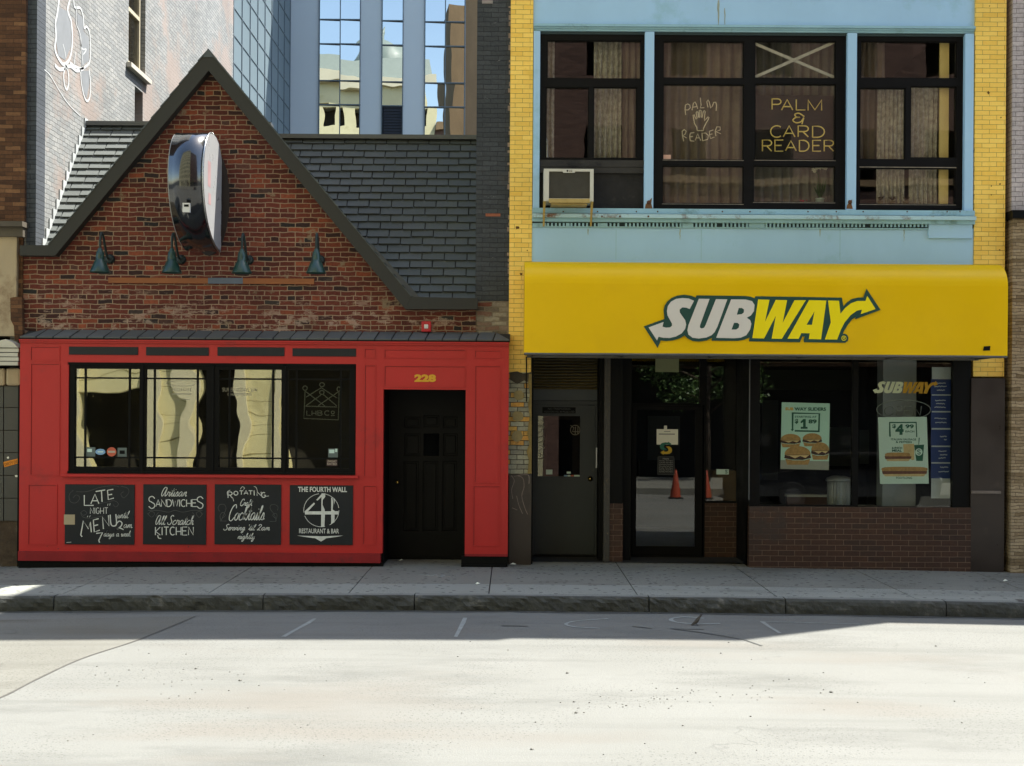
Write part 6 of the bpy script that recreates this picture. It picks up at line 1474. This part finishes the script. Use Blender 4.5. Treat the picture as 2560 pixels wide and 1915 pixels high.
for pts, w_ in (([(510,-60),(505,0),(490,120),(475,200),(480,320),(470,420),(500,500),(545,555),(590,520),(615,430),(620,300),(610,180),(580,90),(598,0),(600,-60)],.07), ([(630,-50),(640,60),(690,70),(715,150),(722,240),(745,230),(770,290),(777,420),(770,530),(740,570),(700,590),(640,570),(600,540)],.05),
   ([(690,600),(700,720),(720,820),(745,870),(770,840),(777,720),(765,600)],.05), ([(560,580),(545,650),(555,740),(575,770),(590,700),(580,600),(560,560)],.05), ([(655,60),(655,200),(690,300),(700,420),(712,560)],.03), ([(540,380),(555,440),(565,500)],.03),([(645,450),(640,520),(635,560)],.03),([(690,320),(705,420),(742,425),(715,470)],.03),
   ([(470,560),(520,600),(600,570),(660,610),(720,590)],.07), ([(380,600),(430,650),(520,800),(590,900),(690,1000)],.02)):
    q = [XP(a/3.448,b/3.448) for a, b in smooth(pts)]
    rib_y(m, q, w_*.75, XSW+.006)
gr_ = m.build('wall_graffiti', MT['graffiti'], lb)
m = M()
for pts in ([(500,60),(580,95),(612,220),(612,400),(560,520),(500,480),(480,330),(485,180)], [(660,100),(712,160),(718,270),(765,330),(765,520),(700,575),(700,400),(670,250)], [(695,610),(765,610),(770,720),(745,850),(715,780)]):
    q = [XP(a/3.448,b/3.448) for a, b in pts]; t_ = M(); t_.flat([q], 0); b = len(m.v); m.v += [(XSW+.003, v[0], v[2]) for v in t_.v]; m.f += [tuple(b+i for i in f) for f in t_.f]; m.mi += [0]*len(t_.f)
m.build('graffiti_fill', MT['graffiti_dk'], lb)
# orange sticker & paper scraps on the dark tiles
t = T('orange_sticker', 'tilted orange sticker on the dark stone tiles beside the red front', 'sticker', (P(30,1160,-.13)[0],-.13,P(30,1160,-.13)[1]))
m = M(); m.prism([P(*p,-.125) for p in ((8,1155),(50,1145),(51,1157),(11,1168))], -.1245, -.1205); m.build('backing', MT['orange_stk'], t)
m = M(); text(m,'DIRTY DEX',RC(11,1153,50,1160.5,-.126),-.1265,rot=.25,weight=.02); m.build('lettering', mat('brown_ink',(.25,.09,.01),.7), t)
for (px,py,w_,lb_) in ((20,1144,7,'tiny white paper scrap stuck above the orange sticker'),(41,1190,9,'white paper scrap stuck below the orange sticker')):
    m = M(); n_ = [P(px+w_*.5*math.cos(k)*R.uniform(.6,1.1), py+w_*.4*math.sin(k)*R.uniform(.6,1.1), -.125) for k in (0,1.2,2.4,3.6,5)]; m.prism(n_, -.1245, -.1205); tag(m.build('paper_scrap', MT['paper']), lb_, 'scrap', 'scraps of paper on the tiles')
# ================================================================ tan building at the right
tb = T('tan_stone_building', 'building at the right edge, white brick above rough tan stone', 'building', (8.2, 3, 0))
xr0 = P(2527,400)[0]
zb_ = P(2540,538,-.1)[1]
m = M(); m.box(xr0+.015,-.01,zb_+.05,9.5,.4,ZT); m.build('upper_wall', MT['white_brick'], tb)
m = M(); m.box(xr0-.04,-.18,zb_-.05,9.5,.1,zb_+.06); m.build('dark_ledge', MT['black'], tb)
m = M(); m.box(xr0-.005,-.10,-.3,9.5,.4,zb_-.05); m.build('stone_wall', MT['ledge_stone'], tb)
m = M(); m.box(9.3,.4,-.3,9.5,11,ZT); m.box(xr0,10.8,-.3,9.5,11,ZT); m.box(xr0,.4,ZT-.3,9.5,11,ZT-.05); m.build('back_wall', MT['white_brick'], tb)
nb = T('far_right_building', 'lower brick building beyond the right edge of the photo', 'building', (13, 3, 0))
m = M(); m.box(9.52,0,-.3,17,.4,10.72); m.box(16.6,.4,-.3,17,10,10.5); m.box(9.52,.4,10.2,17,10,10.4); m.build('front_wall', MT['left_brick'], nb)
# ================================================================ glass tower behind
tw = T('office_tower', 'pale blue tower with mirrored window strips rising behind the roof', 'building', (-10, 62, 0))
YT = 55.0
xt0 = P(725,200,YT)[0]; xt1 = 4.0
cols = [(797,901,850),(954,1008,None),(1061,1163,1113)]
rows = [-280,-190,-132,-75,-40,48,109,201,261,346,432,520]
holes = []
for (x0,x1,mx_) in cols:
    a = RC(x0,-280,x1,560,YT); holes.append((a[0],a[1],a[2],a[3]))
m = M(); m.wall((xt0,-1,xt1,40), holes, YT, YT+.6); m.build('cladding', MT['tower'], tw)
m = M(); m.box(xt0-.001, 30, -1, xt0-.4, YT+.6, 40) if 0 else None
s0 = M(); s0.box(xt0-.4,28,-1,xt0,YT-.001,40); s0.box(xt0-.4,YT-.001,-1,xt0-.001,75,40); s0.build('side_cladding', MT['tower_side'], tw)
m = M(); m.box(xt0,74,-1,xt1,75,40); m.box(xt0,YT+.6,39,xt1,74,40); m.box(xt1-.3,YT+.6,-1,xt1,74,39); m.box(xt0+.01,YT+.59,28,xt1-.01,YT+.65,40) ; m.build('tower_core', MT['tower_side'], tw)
m = M()
for k in range(11):
    y = 36.5+ (YT-36.6)*k/10
    m.box(xt0,y-.05,-1,xt0+.04,y+.05,40)
for k in range(22): m.box(xt0,36.5,4+k*1.25,xt0+.03,YT,4.06+k*1.25)
m.build('side_mullion', MT['mullion'], tw)
for ci, (x0,x1,mx_) in enumerate(cols):
    fr = M(); t_ = .05
    for k, y0 in enumerate(rows):
        yy0 = y0+ci*3
        a = RC(x0,yy0-1,x1,yy0+1.6,YT-.05); fr.box(a[0],YT-.06,a[1],a[2],YT+.12,a[3])
    for x in [x0+1,x1-1]+([mx_] if mx_ else []): a = RC(x-1.1,-280,x+1.1,560,YT-.05); fr.box(a[0],YT-.07,a[1],a[2],YT+.12,a[3])
    fo = fr.build('window_strip_frame', MT['mullion'], tw)
    for k in range(len(rows)-1):
        xs_ = [(x0,mx_),(mx_,x1)] if mx_ else [(x0,x1)]
        for (xa_,xb_) in xs_:
            a = RC(xa_,rows[k]+ci*3,xb_,rows[k+1]+ci*3,YT+.05)
            if ci == 1 and rows[k] == 261:
                lv = M(); lv.box(a[0]+.1,YT+.06,a[1],a[2]-.1,YT+.1,a[3])
                for q_ in range(12): z_ = a[1]+(a[3]-a[1])*q_/12; lv.box(a[0]+.1,YT+.0,z_,a[2]-.1,YT+.06,z_+.04)
                lv.build('vent_louver', mat('dark_louver',(.012,.018,.032),.6), tw)
            else:
                tt_ = -.035*(a[2]-a[0])+R.uniform(-.004,.004); t2_ = R.uniform(-.006,.006)
                p_ = M(); p_.face([(a[0],YT+.05+tt_,a[1]+.0),(a[2],YT+.05-tt_,a[1]),(a[2],YT+.05-tt_+t2_,a[3]),(a[0],YT+.05+tt_+t2_,a[3])]); p_.build('window_pane', MT['g_tower'], fo)
m = M(); m.box(xt0+.02,YT+.3,-1,xt1-.02,YT+.4,40); m.build('window_backing', mat('tower_backing',(.03,.04,.05),.8), tw)
# brown sandstone flank between tower and black wall
yb3 = 24; a = RC(1163,200,1240,300,yb3); tag(M().box(a[0],yb3,-1,a[2]+3,yb3+9,32).build('sandstone_building', MT['sandstone']), 'narrow brown sandstone wall between the tower and the black brick', 'building')
# ================================================================ across the street (seen in the window reflections)
YO = -21.0
cb_ = T('limestone_building', 'sunlit cream limestone building across the street, seen mirrored in the bar windows', 'building', (-14, -25, 0))
op = [(-12.9,-.1,-10.9,2.62),(-9.5,-.1,-8.35,4.4),(-6.75,-.1,-4.0,4.4),(-17.5,-.1,-14.6,3.6),(-22,-.1,-19,3.6),(-3.0,-.1,-.6,3.2)]
for r in range(9):
    for k in range(11): op.append((-29+k*2.75, 6+r*3.6, -27.6+k*2.75, 8.2+r*3.6))
m = M(); m.wall((-31,-.3,1.0,40), op, YO, YO-.5); m.build('facade', MT['cream_stone'], cb_)
m = M(); m.face([(-30.5,YO-.4,40.4),(.6,YO-.4,40.4),(.2,YO-2,43.2),(-30,YO-2,43.2)]); m.box(-30,YO-9,42,.2,YO-2,43.2); m.build('mansard_roof', MT['patina'], cb_)
m = M()
for k in range(9):
    z = .55+k*.52
    segs = [(-31,-22),(-19,-17.5),(-14.6,-12.9),(-10.9,-9.5),(-8.35,-6.75),(-4,-3),(-.6,1)] if z < 2.5 else [(-31,-9.5),(-8.35,-6.75),(-4,1)]
    for s_ in segs: m.box(s_[0]+.01,YO,z,s_[1]-.01,YO+.004,z+.022)
m.build('stone_joint', mat('stone_joint',(.30,.26,.13),.9), cb_)
m = M()
for (a_,b_) in ((-13.6,-12.92),(-10.88,-10.45),(-9.85,-9.52),(-8.33,-8.0),(-7.1,-6.77),(-3.98,-3.5)): m.box(a_,YO,-.2,b_,YO+.16,4.49)
m.build('pilaster', MT['pale_stone'], cb_)
m = M(); m.box(-31,YO,4.5,1,YO+.25,4.9); m.box(-31,YO,39.2,1,YO+.7,40.4); m.build('cornice', MT['pale_stone'], cb_)
m = M(); m.box(-30.9,YO-2.5,-.3,.9,YO-2.4,37); m.build('dark_inside', MT['room'], cb_)
m = M(); m.lathe([(3.2,-1.5),(3.2,.6),(2.9,2.4),(2.0,3.8),(.8,4.5),(.4,4.6),(.4,5.4),(.05,6.2)],-4.5,YO-6,41.5,28); m.build('dome', MT['patina'], cb_, smooth=True)
m = M(); m.box(-31,YO-14,-.3,-30.5,YO-.5,38); m.box(.5,YO-14,-.3,1,YO-.5,38); m.box(-31,YO-14,37.4,1,YO-.5,38); m.build('flank_wall', MT['pale_stone'], cb_)
bb_ = T('brown_brick_block', 'sunlit brown brick block across the street, seen mirrored in the upper windows', 'building', (10, -25, 0))
op = []
for r in range(9):
    for k in range(8): op.append((2.2+k*2.6, 5.4+r*3.5, 3.3+k*2.6, 7.3+r*3.5))
op += [(1.5,-.1,23,3.5)]
m = M(); m.wall((1.02,-.3,24,35), op, YO, YO-.5); m.build('facade', MT['far_brick'], bb_)
m = M(); m.box(1.02,YO,3.6,24,YO+.2,4.0); m.box(1.02,YO,9.05,24,YO+.12,9.25); m.box(1.02,YO,34.2,24,YO+.6,35.2); m.build('string_course', MT['sandstone'], bb_)
m = M(); m.box(1.1,YO-2,-.3,23.9,YO-1.9,34); m.build('dark_inside', MT['dark'], bb_)
m = M(); m.box(23.5,YO-14,-.3,24,YO-.5,35); m.box(1.02,YO-14,34.5,24,YO-.5,35); m.build('flank_wall', MT['far_brick'], bb_)
# street tree opposite
tr = T('street_tree', 'leafy street tree across the street, mirrored in the sandwich shop windows', 'tree', (6.0,-19.3,0))
m = M(); m.tube([(6.0,-19.3,-.1),(6.02,-19.32,1.2),(5.98,-19.3,2.2),(6.05,-19.25,3.2),(6.0,-19.2,4.3)], [.13,.10,.09,.07,.04], 10)
tips = []
for k in range(10):
    an = k*2.4; z0 = 2.0+k*.24; l = R.uniform(.8,1.5); e = (6.0+l*math.cos(an), -19.3+l*math.sin(an), z0+R.uniform(.4,1.1)); tips.append(e)
    m.tube([(6.0,-19.3,z0),(6.0+l*.5*math.cos(an),-19.3+l*.5*math.sin(an),z0+.35),e],[.045,.03,.012],6)
m.build('trunk', MT['bark'], tr, smooth=True)
m = M()
for k in range(4200):
    c = R.choice(tips); r_ = R.random()**.5*.75; a1, a2 = R.uniform(0,6.28), R.uniform(-1,1)
    x, y, z = c[0]+r_*math.cos(a1)*math.sqrt(1-a2*a2), c[1]+r_*math.sin(a1)*math.sqrt(1-a2*a2), c[2]+r_*a2*.8
    u = Vector((R.uniform(-1,1),R.uniform(-1,1),R.uniform(-.6,.6))).normalized()*.065; w_ = u.cross(Vector((R.uniform(-1,1),R.uniform(-1,1),R.uniform(-1,1)))).normalized()*.035; p_ = Vector((x,y,z))
    m.face([p_-u, p_+w_, p_+u, p_-w_])
m.build('crown', MT['leaf'], tr)
# cones standing on the far side of the road (their reflections show in the glass)
for k, (x, y, lb_) in enumerate(((4.36,-14.0,'orange traffic cone mirrored in the glass shop door'),(5.2,-14.1,'orange traffic cone mirrored in the sidelight beside the shop door'))):
    if k == 0:
        t = T('traffic_cone', lb_, 'traffic cone', (0,0,-.18), 'traffic cones at the far kerb')
        M().box(-.19,-.19,-.18,.19,.19,-.145).build('base', MT['rubber'], t, bevel=.01)
        m = M(); m.lathe([(.155,0),(.15,.02),(.035,.72),(.028,.73),(.02,.72)],0,0,-.145,28); m.build('cone', MT['cone'], t, smooth=True)
    else: t = copy_tree(t)
    t.location = (x,y,-.18+zg(x)); t['label'] = lb_; t.rotation_euler = (0,0,.3*k)
# ================================================================ small street things
def scrap(px, py, w_, z, lb_, name='paper_scrap', cat='litter', l=3.0):
    x, y = G(px, py, z); z += zg(x)+.004; m = M(); n_ = 7
    pts = [(x+w_*l/2*math.cos(k*6.283/n_)*R.uniform(.6,1.1), y+w_*.6*math.sin(k*6.283/n_)*R.uniform(.6,1.1), z+R.uniform(0,.012)) for k in range(n_)]
    for k in range(n_): m.face([pts[k], pts[(k+1)%n_], (x,y,z+.025)])
    tag(m.build(name, MT['paper']), lb_, cat, 'scraps of litter on the pavement')
scrap(252,1410,.03,0,'crumpled white scrap against the red shopfront base')
scrap(1003,1402,.025,0,'white scrap in the corner of the black doorway')
scrap(1282,1412,.035,0,'long white scrap below the brown granite base of the yellow pier')
scrap(2513,1443,.028,0,'white scrap at the foot of the right granite pier')
scrap(1193,1461,.025,0,'white speck of litter on the pavement near the kerb strip joint')
# cracked patch of old mortar on the pavement
x, y = G(1090,1438,0); m = M()
for k in range(26):
    a1 = R.uniform(0,6.28); rr1 = R.random()**.5; cx, cy = x+.26*rr1*math.cos(a1), y+.08*rr1*math.sin(a1); s_ = R.uniform(.01,.035)
    m.loft([[(cx+s_*q*math.cos(t_)*1.5,cy+s_*q*math.sin(t_),zg(x)+h_) for t_ in (0,1.3,2.6,3.9,5.2)] for q, h_ in ((1,0),(.8,.007))])
tag(m.build('dried_mortar', mat('dried_mortar',(.20,.20,.185),.9,.3)), 'broken splash of dried mortar on the pavement below the house number', 'debris')
# utility cover at the right
x0_, y0_ = G(2441,1494,0); x1_, y1_ = G(2475,1503,0)
t = T('utility_cover', 'long dark utility cover set in the pavement at the right', 'cover', (x0_+.7,(y0_+y1_)/2,0))
m = M(); z_ = zg(7)+.012; yk = -2.70
m.box(x0_+.0,yk,z_-.02,x0_+1.3,y0_,z_); m.build('plate', mat('iron_plate',(.06,.058,.05),.6,.2,6,.002), t)
m = M()
for k in range(6): m.box(x0_+.08+k*.2,yk+.03,z_,x0_+.2+k*.2,y0_-.03,z_+.004)
m.build('raised_tread', mat('iron_tread',(.075,.07,.062),.6,.2), t)
# the sparrow: one continuous body, beak, wings and legs
bx, by = G(1743,1562,-.18); bz = -.18+zg(bx)
t = T('sparrow', 'small grey brown sparrow standing on the shaded road near the kerb', 'bird', (bx,by,bz))
sp = [(x*.85, z*.85+x*.42+.006, ry*1.35, rz*1.25) for x, z, ry, rz in [(-.088,.030,.003,.0015),(-.065,.036,.012,.004),(-.046,.042,.012,.008),(-.030,.047,.019,.018),(-.010,.054,.024,.024),(.010,.062,.024,.025),(.024,.073,.019,.020),(.032,.085,.0155,.015),(.040,.094,.0165,.0165),(.049,.099,.0145,.015),(.057,.099,.008,.009),(.062,.098,.003,.0035)]]
m = M(); rg = []
for i, (x, z, ry, rz) in enumerate(sp):
    rg.append([(bx+x, by+ry*math.cos(k*math.pi/6), bz+z+rz*math.sin(k*math.pi/6)) for k in range(12)])
m.loft(rg); bd = m.build('body', MT['feather'], t, smooth=True)
hx, hz = sp[-2][0], sp[-2][1]
m = M(); m.loft([[(bx+hx+d_,by+r_*math.cos(k*1.047),bz+hz+.25*d_+r_*math.sin(k*1.047)) for k in range(6)] for d_, r_ in ((0,.0045),(.008,.0028),(.015,.0004))]); m.build('beak', MT['black'], t)
for s_ in (-1,1):
    m = M(); q = [(a*.85, b*.85+a*.42+.006) for a, b in [(-.078,.030),(-.05,.030),(-.015,.036),(.012,.050),(.020,.066),(.005,.073),(-.02,.066),(-.05,.048)]]
    m.loft([[(bx+a_, by+s_*o_, bz+b__) for a_, b__ in q] for o_ in (.024,.0325)]); m.build('wing', MT['feather'], t)
    m = M(); m.tube([(bx+.0,by+s_*.008,bz+.034),(bx-.006,by+s_*.009,bz+.016),(bx+.0,by+s_*.010,bz+.002)],.0018,6)
    for an in (-.5,0,.5,3.14): m.tube([(bx,by+s_*.010,bz+.002),(bx+.013*math.cos(an),by+s_*.010+.013*math.sin(an),bz+.001)],.001,5)
    m.build('leg', MT['lamp_dark'], t)
    m = M(); m.lathe_y([(.002,-.001),(.002,.001)], bx+sp[-3][0], by+s_*sp[-3][2]*.97, bz+sp[-3][1]+.003, 8); m.build('eye', MT['black'], t)
# dark car parked at the far kerb, mirrored in the shop glass
car = T('parked_car', 'dark car parked across the street, mirrored low in the shop window', 'car', (8.3,-14.3,-.18))
cx, cy, cz = 8.3, -14.3, -.18+zg(8.3)
pl = [(-2.25,.32),(-2.3,.62),(-2.2,.86),(-1.35,.98),(-.75,1.40),(.85,1.42),(1.65,1.02),(2.15,.95),(2.28,.70),(2.25,.34)]
sec = lambda y, k: [(cx+x*k, cy+y, cz+(z if z < .7 else .7+(z-.7)*(.96 if abs(y) > .8 else 1))) for x, z in pl]
m = M(); m.loft([sec(-.86,.98), sec(-.80,1), sec(-.3,1.005), sec(.3,1.005), sec(.80,1), sec(.86,.98)]); m.build('body', mat('dark_car_paint',(.010,.011,.014),.25,.1,2,0,40,.5,coat=1), car)
for s_ in (-1,1):
    for (a_,b_) in (((-1.2,1.0),(-.72,1.32)),((-.62,1.0),(.1,1.34)),((.2,1.0),(.8,1.33))):
        m = M(); y = cy+s_*.865; m.prism([(cx+a_[0]+(.0 if a_[0] > -1 else 0),cz+1.0),(cx+b_[0]+(.35 if b_[0] > .5 else 0),cz+1.0),(cx+b_[0],cz+b_[1]),(cx+a_[0]+(.42 if a_[0] < -1 else 0),cz+b_[1])], y-.006, y+.006); m.build('side_window', MT['g_dark'], car)
for sx in (-1.4, 1.42):
    for s_ in (-1,1):
        m = M(); m.lathe_y([(.33,-.11),(.34,-.08),(.34,.08),(.33,.11)], cx+sx, cy+s_*.78, cz+.34, 24); wh = m.build('wheel', MT['rubber'], car)
        m = M(); m.lathe_y([(.04,-.12),(.20,-.115),(.21,-.10),(.21,.10),(.20,.115),(.04,.12)], cx+sx, cy+s_*.78, cz+.34, 20); m.build('rim', mat('dull_rim',(.06,.06,.06),.5,.1), wh)
for sx, mt_ in ((-2.27,MT['red_stk']),(2.26,MT['white_plastic'])):
    for s_ in (-1,1): M().box(cx+sx-.02,cy+s_*.68-.12,cz+.66,cx+sx+.02,cy+s_*.68+.12,cz+.80).build('headlight' if sx > 0 else 'tail_light', mt_, car, bevel=.008)
